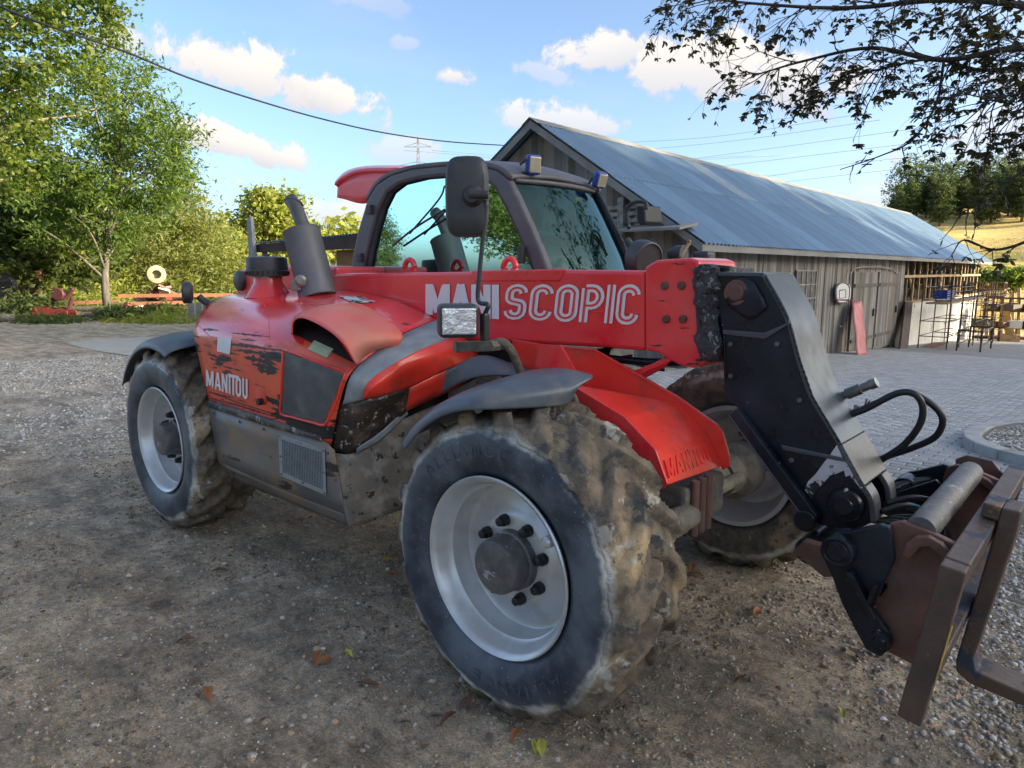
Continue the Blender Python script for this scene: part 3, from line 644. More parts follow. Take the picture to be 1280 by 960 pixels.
spots_ = [(398, 822, 0), (404, 828, 0), (436, 820, 4), (316, 694, 2), (484, 704, 4), (490, 721, 0), (560, 905, 2), (545, 903, 6), (612, 930, 6), (668, 935, 4), (678, 937, 5), (646, 921, 0), (588, 882, 2), (580, 885, 2), (599, 890, 6), (570, 868, 6),
          (943, 762, 2), (947, 766, 0), (1052, 898, 4), (925, 854, 2), (260, 865, 0), (248, 869, 2), (374, 655, 0), (395, 640, 3), (865, 712, 0), (868, 720, 2), (1068, 820, 6), (350, 735, 2), (275, 712, 2), (232, 800, 3), (460, 860, 2), (505, 908, 6)]
cn = {0: 'orange', 1: 'orange', 2: 'brown', 3: 'brown', 4: 'yellow', 5: 'yellow', 6: 'grey brown', 7: 'grey brown'}
ORD_ = 'first second third fourth fifth sixth seventh eighth ninth tenth eleventh twelfth thirteenth fourteenth fifteenth sixteenth seventeenth eighteenth nineteenth twentieth'.split()
cnt_ = {}
for px, py, k in sorted(spots_):
    p = PT(px, py, 0, 'z'); p.z = float(surfz(np.array([p.x]), np.array([p.y]))[0]) + .008
    o = bpy.data.objects.new('fallen_leaf', lms[k]); COL.objects.link(o); o.location = p; o.rotation_euler = (random.uniform(-.3, .3), random.uniform(-.3, .3), random.uniform(0, 6.28)); s_ = random.uniform(.8, 1.25); o.scale = (s_, s_, s_)
    where = 'right of the front tyre' if px > 850 else 'on the dirt left of the fork frame'
    cnt_[cn[k]] = cnt_.get(cn[k], 0) + 1
    tag(o, 'fallen dry %s leaf, %s %s leaf from the left on the dirt' % (cn[k], ORD_[cnt_[cn[k]] - 1], cn[k]), 'leaf', 'dry leaves fallen on the dirt')

# ================================================================= the barn
wood_c = [(.23, .21, .185), (.175, .16, .14), (.28, .255, .225), (.13, .118, .10), (.22, .18, .135), (.26, .245, .225)]
m_wood = []
for i, c in enumerate(wood_c):
    m_wood.append(M('weathered_plank_%d' % i, c, tuple(v * .55 for v in c), 3.0, .85, bump=.35, bscale=9, stretch=(2.2, 2.2, .16), dust=(tuple(v * 1.35 for v in c), 1.2, .5, .8), thr=(.3, .7)))
m_roof = M('galvanised_corrugated_steel', (.22, .30, .38), (.17, .25, .33), .6, .42, .55, dust=((.30, .29, .27), .5, .5, .8), rvar=.05)
m_roofpale = M('aged_translucent_roof_sheet', (.235, .30, .36), (.21, .27, .33), 2, .45, dust=((.2, .2, .17), 3, .5, .8))
m_plaster = M('old_white_plaster', (.78, .75, .68), (.66, .62, .54), 1.5, .8, bump=.2, spots=[((.22, .21, .19), 2.5, .62), ((.36, .22, .14), 3.5, .70)])
m_timber = M('raw_timber', (.40, .27, .14), (.28, .18, .09), 5, .75)
m_darkwood = M('dark_board', (.05, .028, .022), (.035, .02, .018), 4, .7)
BX = -5.0; BG = 10.95; BE = 44.0; RX = -8.8; RZ = 4.95; EX = -4.55; EZ = 2.17; ROOF0 = 10.55
BARN = empty('barn', (-8.8, 27, ghf(-6, 27)), 'long weathered wooden barn with a blue grey corrugated steel roof', 'barn')
slope = (RZ - EZ) / (EX - RX)
plank_me = {}
def plank(x, y, z0, z1, wd, axis, par=BARN, th=.025, zt=None):
    """board standing in plane; axis 'y' = runs along Y; zt=(zA,zB) slanted top"""
    a = z1 if zt is None else zt[0]; b = z1 if zt is None else zt[1]; g = .004
    if axis == 'y': vs = [(x, y + g, z0), (x, y + wd - g, z0), (x, y + wd - g, b), (x, y + g, a)]; e = Vector((th, 0, 0))
    else: vs = [(x + g, y, z0), (x + wd - g, y, z0), (x + wd - g, y, b), (x + g, y, a)]; e = Vector((0, -th, 0))
    vs = [Vector(v) for v in vs]; v8 = vs + [v + e for v in vs]
    return mesh('plank', v8, [(0, 1, 2, 3), (4, 5, 6, 7), (0, 1, 5, 4), (1, 2, 6, 5), (2, 3, 7, 6), (3, 0, 4, 7)], random.choice(m_wood), par)
y = BG; YM = 27.6
while y < YM - .05:
    wd = min(random.uniform(.15, .21), YM - y); plank(BX + random.uniform(-.008, .008), y, ghf(BX, y) - .05 + random.uniform(0, .08), 2.30, wd, 'y', th=random.uniform(.02, .032)); y += wd
def rz_at(x): return RZ - .10 - slope * abs(x - RX)
x = BX; XL = 2 * RX - BX
while x > XL + .05:
    wd = min(random.uniform(.15, .20), x - XL); xa = x - wd
    plank(xa, BG + random.uniform(-.006, .006), ghf(BX, BG) - .05, 0, wd, 'x', zt=(rz_at(xa), rz_at(x))); x = xa
# door leaf: slightly proud boards with battens
DO = bpy.data.objects.new('door', bpy.data.meshes.new('door')); 
dv = []; y0, y1 = 20.9, 27.0
dl = lambda nm, ya, yb: mesh(nm, [Vector(v) for v in [(BX + .04, ya, ghf(BX, (ya + yb) / 2) + .06), (BX + .04, yb, ghf(BX, (ya + yb) / 2) + .06), (BX + .04, yb, 1.62), (BX + .04, ya, 1.62), (BX + .075, ya, ghf(BX, (ya + yb) / 2) + .06), (BX + .075, yb, ghf(BX, (ya + yb) / 2) + .06), (BX + .075, yb, 1.62), (BX + .075, ya, 1.62)]], [(0, 1, 2, 3), (4, 5, 6, 7), (0, 1, 5, 4), (1, 2, 6, 5), (2, 3, 7, 6), (3, 0, 4, 7)], m_wood[0], BARN)
for ya, yb in ((21.2, 23.75), (23.95, 26.6)):
    dm = dl('door', ya, yb); yy = ya
    while yy < yb - .05:
        wd = min(.19, yb - yy); p = plank(BX + .078, yy, ghf(BX, 24) + .10, 1.60, wd, 'y', dm, th=.02); yy += wd
    for zz in (-.5, 1.2): box('batten', (BX + .115, (ya + yb) / 2, zz), (.03, yb - ya - .1, .11), m_wood[3], dm)
    box('door_handle', (BX + .13, yb - .3, .3), (.04, .05, .25), m_dark, dm)
# old window frames on the planks near the corner
m_oldpaint = M('flaked_white_paint', (.34, .33, .31), (.18, .16, .14), 12, .8)
for ya in (12.2, 16.4):
    wf = box('window', (BX + .05, ya + .8, 1.1), (.03, 1.5, 1.1), m_wood[3], BARN)
    for k in range(5): box('glazing_bar', (BX + .075, ya + .08 + .36 * k, 1.1), (.03, .035, 1.1), m_oldpaint, wf)
    for k in range(4): box('glazing_bar', (BX + .078, ya + .8, .57 + .36 * k), (.02, 1.5, .03), m_oldpaint, wf)
# masonry part and open timber frame above
zm = -.02
prism('masonry_wall', [(BX - .25, YM, ghf(BX, YM) - .3), (BX - .25, BE, ghf(BX, BE) - .3), (BX - .25, BE, .42), (BX - .25, YM, .42)], (.27, 0, 0), m_plaster, BARN)
box('wall_cap', (BX - .1, (YM + BE) / 2, .46), (.36, BE - YM, .07), m_timber, BARN)
prism('gable_end_wall', [(BX - .3, BE, -2.5), (XL, BE, -2.5), (XL, BE, 2.0), (RX, BE, RZ - .2), (BX - .3, BE, 2.0)], (0, .2, 0), m_wood[1], BARN)
prism('back_wall', [(XL, BG, -1), (XL, BE, -2.5), (XL, BE, 2.1), (XL, BG, 2.1)], (.1, 0, 0), m_wood[3], BARN)
yy = YM + .1
while yy < BE:
    box('stud', (BX - .10 + random.uniform(-.05, .02), yy, 1.30), (.07, .11, 1.66), random.choice([m_timber, m_timber, m_wood[4]]), BARN); yy += random.uniform(.75, 1.15)
box('cross_rail', (BX + .0, (YM + BE) / 2, 1.45), (.05, BE - YM, .10), m_timber, BARN)
for k in range(14):
    yy = YM + .5 + k * 1.2; a_ = Vector((BX - random.uniform(.6, 3), yy, random.uniform(.5, .8))); b_ = a_ + Vector((random.uniform(-.4, .4), random.uniform(-1.0, 1.0), random.uniform(.9, 1.5)))
    cyl('loose_timber', a_, b_, .05, m_timber, BARN, 6)
box('loft_floor', (RX, (YM + BE) / 2, .40), (7.2, BE - YM, .05), m_wood[1], BARN)
for k in range(26):
    box('hay_clutter', (BX - random.uniform(.5, 2.5), YM + .4 + k * .62, .55 + random.uniform(0, .2)), (random.uniform(.3, .8), random.uniform(.3, .7), random.uniform(.15, .5)), random.choice([m_timber, m_wood[4], m_rust]), BARN, random.uniform(0, 3))
box('door_frame_post', (BX + .03, YM + .30, -.5), (.08, .5, 1.9), m_plaster, BARN)
# roof: corrugated sheets
def sheet_me(wd, ln, n_c, amp, mat, nm='roof_sheet'):
    vs = []; n = n_c * 6
    for i in range(n + 1):
        y = wd * i / n; z = amp * math.cos(2 * PI * i / 6)
        vs += [(0, y, z), (ln, y, z)]
    fs = [(2 * i, 2 * i + 1, 2 * i + 3, 2 * i + 2) for i in range(n)]
    me = bpy.data.meshes.new(nm); me.from_pydata(vs, [], fs); me.materials.append(mat); me.polygons.foreach_set('use_smooth', [True] * len(fs)); return me
ang = math.atan2(RZ - EZ, EX - RX); Lr = math.hypot(RZ - EZ, EX - RX)
SW = 1.04; NS = int(round((BE + .3 - ROOF0) / SW)); SW = (BE + .3 - ROOF0) / NS
full = [sheet_me(SW, Lr * .5 + .04, 6, .020, M('corrugated_steel_%d' % k, tuple(v * f for v in (.20, .30, .41)), tuple(v * f * .85 for v in (.20, .30, .41)), .9, .36, .5, dust=((.30, .30, .28), .6, .55, .85), rvar=.05)) for k, f in enumerate((1, .9, 1.12, 1.0))]
pale = sheet_me(SW, Lr * .5 + .04, 6, .020, m_roofpale)
for s in range(NS):
    y0 = ROOF0 + s * SW
    for part in (0, 1):
        me = random.choice(full)
        if part == 1 and s in (6, 12, 3): me = pale if s != 3 else me
        for side in (1, -1):
            o = bpy.data.objects.new('roof_sheet', me); COL.objects.link(o); o.parent = BARN
            # local +x runs down the slope
            st = 0 if part == 1 else Lr * .5 - .0
            top = Vector((RX + side * math.cos(ang) * st, y0, RZ - math.sin(ang) * st + (.012 if part == 1 else 0)))
            if side == 1: o.matrix_basis = Matrix.Translation(top - BARN.location) @ Matrix.Rotation(ang, 4, 'Y')
            else: o.matrix_basis = Matrix.Translation(top + Vector((0, SW, 0)) - BARN.location) @ Matrix.Rotation(PI, 4, 'Z') @ Matrix.Rotation(ang, 4, 'Y')
m_fascia = M('grey_fascia_board', (.24, .235, .225), (.17, .165, .155), 2, .8, stretch=(1, .3, 1))
box('eave_fascia', (EX - .02, (ROOF0 + BE + .3) / 2, EZ - .09), (.035, BE + .3 - ROOF0, .15), m_fascia, BARN)
box('gutter_board', (EX - .22, (ROOF0 + BE) / 2, EZ - .02), (.36, BE - ROOF0 - .1, .03), m_wood[3], BARN)
for side in (1, -1):
    a_ = Vector((RX, ROOF0 + .02, RZ - .03)); b_ = Vector((RX + side * (EX - RX), ROOF0 + .02, EZ - .03))
    prism('barge_board', [a_, b_, b_ - Vector((0, 0, .17)), a_ - Vector((0, 0, .17))], (0, .03, 0), m_fascia, BARN)
for side in (1, -1):
    prism('ridge_cap', [(RX, ROOF0 - .02, RZ + .035), (RX + side * .22, ROOF0 - .02, RZ + .035 - .22 * slope), (RX + side * .22, ROOF0 - .02, RZ + .028 - .22 * slope), (RX, ROOF0 - .02, RZ + .027)], (0, BE + .34 - ROOF0, 0), m_fascia, BARN)
# ledge roof on the gable
LZ = PT(840, 286, BG).z
prism('gable_ledge', [(BX + .15, BG - .03, LZ + .10), (BX + .15, BG - .75, LZ - .02), (BX + .15, BG - .75, LZ - .07), (BX + .15, BG - .03, LZ + .04)], (-7.6, 0, 0), m_fascia, BARN)
for k in range(3): box('louvre_board', (BX - 1.7, BG - .06, LZ + .20 + .14 * k), (1.5, .04, .08), m_oldpaint, BARN)
box('gable_post', (BX - 1.55, BG - .12, LZ + .30), (.14, .08, .75), m_oldpaint, BARN)
# white pipe, backboard and hoop, red sheet, dark board, wall lines
wp = [PT(a, b, BX + .14, 'x') for a, b in [(1061, 376), (1062, 350), (1064, 340), (1072, 335), (1095, 334), (1114, 336), (1121, 342)]]
tube('wall_conduit', wp, .022, m_oldpaint, BARN, 6)
tube('hose_loop', [PT(a, b, BX + .12, 'x') for a, b in [(1058, 378), (1058, 400), (1055, 407), (1049, 408)]], .016, m_oldpaint, BARN, 6)
HOOP = empty('basketball_hoop', PT(1052, 367, BX + .15, 'x'), 'small basketball backboard with a red rim fixed on the barn planks', 'basketball hoop')
bx = BX + .14
bd = [(1046, 357), (1053, 353), (1060, 356), (1062, 362), (1061, 373), (1057, 378), (1047, 378), (1044, 372), (1044, 362)]
bb = prism('backboard', [PT(a, b, bx, 'x') for a, b in bd], (.05, 0, 0), M('white_backboard', (.60, .60, .60), (.5, .5, .5), 5, .4), HOOP, .01)
m_dkp = M('dark_print', (.05, .05, .06), (.06, .06, .07), 5, .5)
tube('backboard_border', [PT(a, b, bx + .055, 'x') for a, b in bd + bd[:1]], .018, m_dkp, HOOP, 6, 2)
sq = [(1049, 363), (1057, 362), (1057, 372), (1049, 373), (1049, 363)]; tube('target_square', [PT(a, b, bx + .052, 'x') for a, b in sq], .012, m_dkp, HOOP, 4, 1)
hc = PT(1058, 375, bx + .32, 'x'); vs, fs = tube_geo([hc + Vector((math.cos(t) * .24, math.sin(t) * .24, 0)) for t in [2 * PI * k / 20 for k in range(21)]], .014, 6, cap=False)
mesh('hoop_rim', vs, fs, m_redpale, HOOP, True, fix=False); tube('rim_arm', [hc + Vector((-.35, 0, 0)), hc + Vector((-.24, 0, 0))], .02, m_redpale, HOOP, 6)
rs = [PT(1065, 378, BX + .25, 'x'), PT(1077, 376, BX + .25, 'x'), PT(1084, 442, BX + .75, 'x'), PT(1072, 445, BX + .75, 'x')]
rs = [rs[0], rs[1], rs[2], rs[3]]; rs[2].z = ghf(rs[2].x, rs[2].y) + .02; rs[3].z = rs[2].z
G = []; n = 9
for i in range(n + 1):
    t = i / n; a_ = rs[0].lerp(rs[3], t); b_ = rs[1].lerp(rs[2], t); wv = .012 * math.sin(t * 13)
    G.append([a_ + Vector((wv, 0, 0)), a_.lerp(b_, .5) + Vector((wv + .02, 0, 0)), b_ + Vector((wv, 0, 0))])
o = surf('metal_sheet', G, m_redpale, None, 2, 2, .012, world=True); tag(o, 'dented pale red metal sheet leaning against the barn doors', 'metal sheet')
dk = [PT(1130, 377, BX + .1, 'x'), PT(1139, 377, BX + .1, 'x'), PT(1133, 432, BX + .5, 'x'), PT(1123, 433, BX + .5, 'x')]
zz = ghf(BX, 28) + .01; sA = dk[2]; dk[2].z = zz; dk[3].z = zz
tag(prism('door_panel', dk, (.06, 0, 0), m_darkwood, None), 'dark brown door panel leaning on the white barn wall', 'door panel')
tag(prism('dark_opening_sheet', [PT(1120, 378, BX + .06, 'x'), PT(1130, 376, BX + .06, 'x'), PT(1124, 432, BX + .06, 'x'), PT(1117, 434, BX + .06, 'x')], (.03, 0, 0), M('near_black_opening', (.012, .008, .007)), None), 'narrow near-black sheet painted as the dark opening between the plank doors and the white wall', 'board')  # flat near-black sheet stands in for the dark gap beside the doors

# scaffolding frames in front of the white wall
m_tubek = M('dark_steel_tube', (.035, .03, .028), (.06, .04, .03), 10, .5, .4)
def scaffold(y0, x0, wdt, hgt, lv, label, n=3):
    root = empty('scaffold', (x0, y0, ghf(x0, y0)), label, 'scaffold', 'scaffold frames by the white barn wall'); z0 = ghf(x0, y0)
    for i in range(n):
        for xx in (x0, x0 + .9):
            yy = y0 + wdt * i / (n - 1); cyl('scaffold_post', (xx, yy, z0 - .1), (xx, yy, z0 + hgt + .25 * ((i + (xx > x0)) % 2)), .02, m_tubek, root, 6)
    for z in lv:
        for xx in (x0, x0 + .9): cyl('scaffold_rail', (xx, y0, z0 + z), (xx, y0 + wdt, z0 + z), .017, m_tubek, root, 6)
        for i in range(n): yy = y0 + wdt * i / (n - 1); cyl('scaffold_crossbar', (x0, yy, z0 + z), (x0 + .9, yy, z0 + z), .017, m_tubek, root, 6)
    return root
sc1 = scaffold(27.2, BX + .75, 4.6, 2.35, (.45, 1.0, 1.75, 2.2), 'nearest dark steel scaffold frame, carrying the blue crate')
sc2 = scaffold(32.6, BX + .75, 4.6, 2.4, (.4, 1.0, 1.75, 2.2), 'second dark steel scaffold frame, in front of the sunlit wall')
sc3 = scaffold(38.0, BX + .75, 4.2, 2.3, (.5, 1.1, 1.75, 2.2), 'farthest dark steel scaffold frame, at the end of the barn')
tag(box('scaffold_board', (BX + 1.2, 31.6, ghf(BX, 31) + 1.83), (.7, 8.6, .05), m_timber, None), 'long plank deck laid across the scaffold frames', 'plank')
fr2 = empty('trestle', (BX + 2.3, 27.5, ghf(BX, 28)), 'low dark steel trestle standing on the yard before the scaffold', 'trestle')
for yy in (27.0, 29.3):
    for xx in (BX + 2.0, BX + 2.7): cyl('leg', (xx, yy, ghf(BX, 28)), (xx, yy, ghf(BX, 28) + .8), .03, m_tubek, fr2, 6)
    cyl('rail', (BX + 2.0, yy, ghf(BX, 28) + .78), (BX + 2.7, yy, ghf(BX, 28) + .78), .03, m_tubek, fr2, 6)
for xx in (BX + 2.0, BX + 2.7):
    for z in (.3, .78): cyl('rail', (xx, 27.0, ghf(BX, 28) + z), (xx, 29.3, ghf(BX, 28) + z), .025, m_tubek, fr2, 6)
cz = ghf(BX, 29) + 1.86
def crate(c, label):
    r = empty('plastic_crate', c, label, 'crate'); m_ = M('blue_crate_plastic', (.015, .05, .28), (.012, .035, .2), 6, .4); c = Vector(c)
    box('crate_base', c + Vector((0, 0, .02)), (.40, .60, .03), m_, r)
    for sx_ in (-1, 1):
        for k in range(4): box('crate_slat', c + Vector((sx_ * .20, 0, .07 + .075 * k)), (.02, .60, .045), m_, r)
        for sy_ in (-1, 1): box('crate_corner', c + Vector((sx_ * .20, sy_ * .29, .17)), (.03, .03, .31), m_, r)
    for sy_ in (-1, 1):
        for k in range(4): box('crate_slat', c + Vector((0, sy_ * .30, .07 + .075 * k)), (.38, .02, .045), m_, r)
crate((BX + 1.2, 28.1, cz), 'blue plastic crate on the scaffold deck, nearer of the two'); crate((BX + 1.2, 28.85, cz), 'blue plastic crate on the scaffold deck, farther of the two')

# racks of posts and rusty pallets beyond the barn
m_post = M('brown_timber_post', (.38, .26, .13), (.25, .16, .08), 5, .8)  # plain brown timber colour of the posts
rk = [(1242, 366, 422), (1252, 362, 420), (1266, 366, 424), (1274, 360, 420), (1234, 372, 418)]
for i, (px, ya, yb) in enumerate(rk):
    b_ = PT(px, yb, -1.9, 'z') ; yd = b_.y; t_p = PT(px, ya, yd); 
    tag(cyl('timber_post', b_ - Vector((0, 0, .1)), t_p, .09, m_post, None, 8), 'upright timber post in the stack yard beyond the barn, %s' % ['second from the barn', 'third from the barn', 'fourth from the barn', 'farthest from the barn', 'nearest the barn'][i], 'post', 'timber posts beyond the barn')
bp0 = PT(1264, 424, -1.75, 'z'); tp0 = PT(1254, 380, bp0.y)
tag(prism('leaning_plank', [bp0 + Vector((-.2, 0, 0)), bp0 + Vector((.2, 0, 0)), tp0 + Vector((.2, 0, 0)), tp0 + Vector((-.2, 0, 0))], (0, .08, 0), M('yellow_fresh_timber', (.6, .40, .14), (.5, .3, .1), 6, .7), None), 'bright yellow wooden plank leaning among the timber posts', 'plank')
for i, (px, py, nm) in enumerate([(1226, 362, 'left'), (1244, 362, 'right')]):
    c_ = PT(px, py, 41.5); r = empty('wire_crate', c_, 'rusty wire crate on the rack beyond the barn, %s of the two' % nm, 'wire crate')
    for dz in (-.35, 0, .35):
        for dy in (-.4, .4): cyl('crate_wire', c_ + Vector((-.42, dy, dz)), c_ + Vector((.42, dy, dz)), .03, m_rust, r, 5)
        for dx in (-.42, .42): cyl('crate_wire', c_ + Vector((dx, -.4, dz)), c_ + Vector((dx, .4, dz)), .03, m_rust, r, 5)
    for dx in (-.42, 0, .42):
        for dy in (-.4, .4): cyl('crate_post', c_ + Vector((dx, dy, -.38)), c_ + Vector((dx, dy, .38)), .03, m_rust, r, 5)
rack = empty('pallet_rack', (-1, 42, -1.9), 'dark storage rack with stacked rusty scrap beyond the barn end', 'rack')
for k in range(6):
    p_ = PT(1228 + 11 * k, 420, -1.9, 'z'); cyl('rack_post', (p_.x, 41.5, -1.95), (p_.x, 41.5, .35), .05, m_rust, rack, 6)
for z_ in (-1.2, -.35, .30):
    cyl('rack_beam', PT(1226, 400, 41.5) * 1 if False else (PT(1226, 400, 41.5).x, 41.5, z_), (PT(1300, 400, 41.5).x, 41.5, z_), .05, m_rust, rack, 6)
for k in range(34):
    x_ = random.uniform(PT(1228, 400, 41.5).x, PT(1300, 400, 41.5).x); z_ = random.choice([-1.85, -1.15, -.3])
    box('scrap_piece', (x_, 41.5 + random.uniform(-.5, .5), z_ + .15), (random.uniform(.2, .8), .5, random.uniform(.1, .45)), random.choice([m_rust, m_wood[3], m_tubek, m_plaster, m_timber]), rack, random.uniform(0, 3))
tag(box('wall_debris', (BX + .9, 29, ghf(BX, 29) + .04), (.5, 3, .05), m_rust, None), 'flat rusty strip lying at the foot of the white wall', 'scrap')

# ================================================================= low shed behind the machine, at the left of the cab
SH = empty('open_shed', PT(380, 330, 16.0), 'low open shed with a flat corrugated roof seen between exhaust and cab', 'shed')
ys_ = 7.0
A_, B_ = PT(318, 304, ys_), PT(470, 296, ys_)
zt = A_.z; m_shroof = M('shed_roof_steel', (.16, .20, .25), (.12, .15, .19), 2, .45, .4)
me = sheet_me(3.2, 1.2, 20, .02, m_shroof)
xa, xb = A_.x, B_.x
vs = []; n = 220
for i in range(n + 1):
    x = xa + (xb - xa) * i / n; z = zt + .09 * (i / n) + .018 * math.cos(2 * PI * i / 5)
    vs += [(x, ys_, z), (x, ys_ + 3.5, z + .28)]
mesh('roof', vs, [(2 * i, 2 * i + 1, 2 * i + 3, 2 * i + 2) for i in range(n)], m_shroof, SH, True, fix=False)
prism('fascia', [(xa, ys_ + .03, zt - .03), (xb, ys_ + .03, zt + .05), (xb, ys_ + .03, zt - .22), (xa, ys_ + .03, zt - .22)], (0, .05, 0), m_darkwood, SH)
prism('wall', [(xa + (xb - xa) * .62, ys_ + .3, zt - .22), (xb, ys_ + .3, zt - .22), (xb, ys_ + .3, -.1), (xa + (xb - xa) * .62, ys_ + .3, -.1)], (0, .1, 0), M('brown_board_wall', (.26, .13, .04), (.18, .09, .03), 3, .7, stretch=(.3, 1, 4)), SH)
for f in (.04, .45): cyl('post', (xa + (xb - xa) * f, ys_ + .15, -.1), (xa + (xb - xa) * f, ys_ + .15, zt - .05), .07, m_wood[1], SH, 8)
pt_ = PT(312, 272, ys_ - .1); tag(prism('grey_post', [PT(308, 275, ys_ - .1), PT(313, 270, ys_ - .1), PT(319, 310, ys_ - .1), PT(312, 312, ys_ - .1)] [::-1] and [PT(308, 275, ys_ - .1), PT(313, 270, ys_ - .1), Vector((PT(320, 320, ys_ - .1).x, ys_ - .1, 0)), Vector((PT(312, 320, ys_ - .1).x, ys_ - .1, 0))], (0, .08, 0), M('pale_grey_post', (.3, .3, .3)), None), 'leaning pale grey post at the left end of the low shed', 'post')
# ================================================================= trees and other vegetation
def leaf_material(name, cols, trans):
    m = bpy.data.materials.new(name); m.use_nodes = True; T = m.node_tree; b = T.nodes['Principled BSDF']; out = T.nodes['Material Output']
    g = T.nodes.new('ShaderNodeNewGeometry'); r = T.nodes.new('ShaderNodeValToRGB'); el = r.color_ramp.elements
    while len(el) < len(cols): el.new(.5)
    for i, c in enumerate(cols): el[i].position = i / (len(cols) - 1); el[i].color = (*c, 1)
    T.links.new(g.outputs['Random Per Island'], r.inputs[0]); T.links.new(r.outputs[0], b.inputs['Base Color']); b.inputs['Roughness'].default_value = .55
    tr = T.nodes.new('ShaderNodeBsdfTranslucent'); mm = T.nodes.new('ShaderNodeMixRGB'); mm.blend_type = 'MULTIPLY'; mm.inputs[0].default_value = 1; mm.inputs[2].default_value = (*trans, 1)
    T.links.new(r.outputs[0], mm.inputs[1]); T.links.new(mm.outputs[0], tr.inputs[0]); mx = T.nodes.new('ShaderNodeMixShader'); mx.inputs[0].default_value = .5
    T.links.new(b.outputs[0], mx.inputs[1]); T.links.new(tr.outputs[0], mx.inputs[2]); T.links.new(mx.outputs[0], out.inputs[0]); return m
ml_ash = leaf_material('ash_leaves', [(.045, .09, .024), (.08, .135, .03), (.16, .21, .04), (.065, .11, .026)], (1.7, 1.9, .8))
ml_dark = leaf_material('dark_broad_leaves', [(.035, .055, .015), (.06, .085, .02), (.10, .12, .025)], (1.6, 1.8, 1.0))
ml_maple = leaf_material('maple_leaves', [(.035, .072, .016), (.08, .125, .022), (.17, .20, .03), (.055, .09, .018)], (1.7, 1.9, .8))
ml_willow = leaf_material('willow_leaves', [(.11, .14, .045), (.165, .19, .06), (.23, .235, .075), (.13, .16, .05)], (2.0, 2.0, 1.0))
ml_yel = leaf_material('yellowish_leaves', [(.17, .20, .05), (.27, .28, .065), (.12, .16, .04)], (2.0, 2.0, 1.0))
ml_pine = leaf_material('pine_needles', [(.03, .055, .028), (.055, .085, .032), (.13, .145, .045)], (1.4, 1.5, .8))
ml_chest = leaf_material('withering_chestnut_leaves', [(.028, .032, .015), (.05, .042, .022), (.04, .05, .02), (.075, .05, .028), (.03, .042, .018)], (1.5, 1.4, .9))
ml_weed = leaf_material('weeds', [(.04, .07, .025), (.08, .11, .035), (.12, .14, .04)], (1.8, 1.8, 1.0))
m_bark = M('grey_bark', (.16, .145, .12), (.08, .07, .06), 6, .85, bump=.6, bscale=14, stretch=(2, 2, .5))
m_barkpale = M('pale_bark', (.30, .26, .20), (.18, .15, .12), 6, .85, bump=.5, bscale=14, stretch=(2, 2, .5))
m_barkdark = M('dark_bark', (.055, .045, .04), (.03, .025, .022), 6, .9, bump=.5, bscale=20)
m_barkpine = M('pine_bark', (.20, .11, .06), (.10, .06, .04), 6, .9)
def leaves_np(C, S, asp=.45, up=.0, droop=0.0, fold=True):
    """rhombic leaves with a centre fold at centres C, sizes S"""
    n = len(C); rng = np.random
    d = rng.normal(0, 1, (n, 3)); d[:, 2] = d[:, 2] * .7 - droop; d /= np.linalg.norm(d, axis=1)[:, None]
    q = rng.normal(0, 1, (n, 3)); q[:, 2] += up; q -= d * (q * d).sum(1)[:, None]; q /= np.linalg.norm(q, axis=1)[:, None]   # normal-ish
    s = np.cross(d, q); S = S[:, None]
    a = C - d * S; b = C + s * S * asp + q * S * .12; c = C + d * S; e = C - s * S * asp + q * S * .12
    V = np.stack([a, b, c, e], 1).reshape(-1, 3); F = np.arange(n * 4).reshape(n, 4); return V, F
def in_ellipsoids(blobs, n, shell=.55, rng=np.random):
    vol = np.array([b[3] * b[4] * b[5] for b in blobs]) ** .8; k = rng.choice(len(blobs), n, p=vol / vol.sum()); B = np.array(blobs)[k]
    d = rng.normal(0, 1, (n, 3)); d /= np.linalg.norm(d, axis=1)[:, None]; r = rng.uniform(shell, 1, n) ** .6
    return B[:, :3] + d * r[:, None] * B[:, 3:6]
def crown_cloud(blobs, n_cl, per, clr, rng=np.random, shell=.35):
    cc = in_ellipsoids(blobs, n_cl, shell); k = rng.randint(0, n_cl, n_cl * per); r = clr * rng.uniform(.5, 1.5, n_cl)
    off = rng.normal(0, .5, (len(k), 3)); off[:, 2] *= .6
    return cc, cc[k] + off * r[k][:, None]
def tree(name, base, height, blobs, leafmat, n_cl, per, clr, ls, label, cat='tree', group=None, bark=None, tr=.2, trunk_pts=None, asp=.45, limbs=14, droop=.2, stuff=False):
    base = Vector(base); root = empty(name, base, label, cat, group)
    cc, C = crown_cloud(blobs, n_cl, per, clr); S = ls * np.random.uniform(.35, 1.35, len(C))
    V, F = leaves_np(C, S, asp, .3, droop); npmesh('crown', V, F, leafmat, root)
    tp = trunk_pts or [base - Vector((0, 0, .2)), base + Vector((.03 * height, 0, height * .35)), base + Vector((0, .02 * height, height * .85))]
    tp = smoothpath([Vector(p) for p in tp], 5); vs, fs = tube_geo(tp, [tr * (1 - .8 * i / (len(tp) - 1)) for i in range(len(tp))], 8)
    idx_ = np.random.choice(len(cc), min(limbs, len(cc)), replace=False)
    for i in idx_:
        e = Vector(cc[i]); z = base.z + (e.z - base.z) * random.uniform(.45, .75); q = min(tp, key=lambda p: abs(p.z - z))
        m_ = q.lerp(e, .5) + Vector((random.uniform(-.1, .1), random.uniform(-.1, .1), .10)) * (e - q).length
        pp = smoothpath([q, m_, e], 4); r0 = tr * .34; tube_geo(pp, [r0 * (1 - .85 * k / (len(pp) - 1)) for k in range(len(pp))], 5, vs, fs)
    mesh('trunk', vs, fs, bark or m_bark, root, True, fix=False); return root
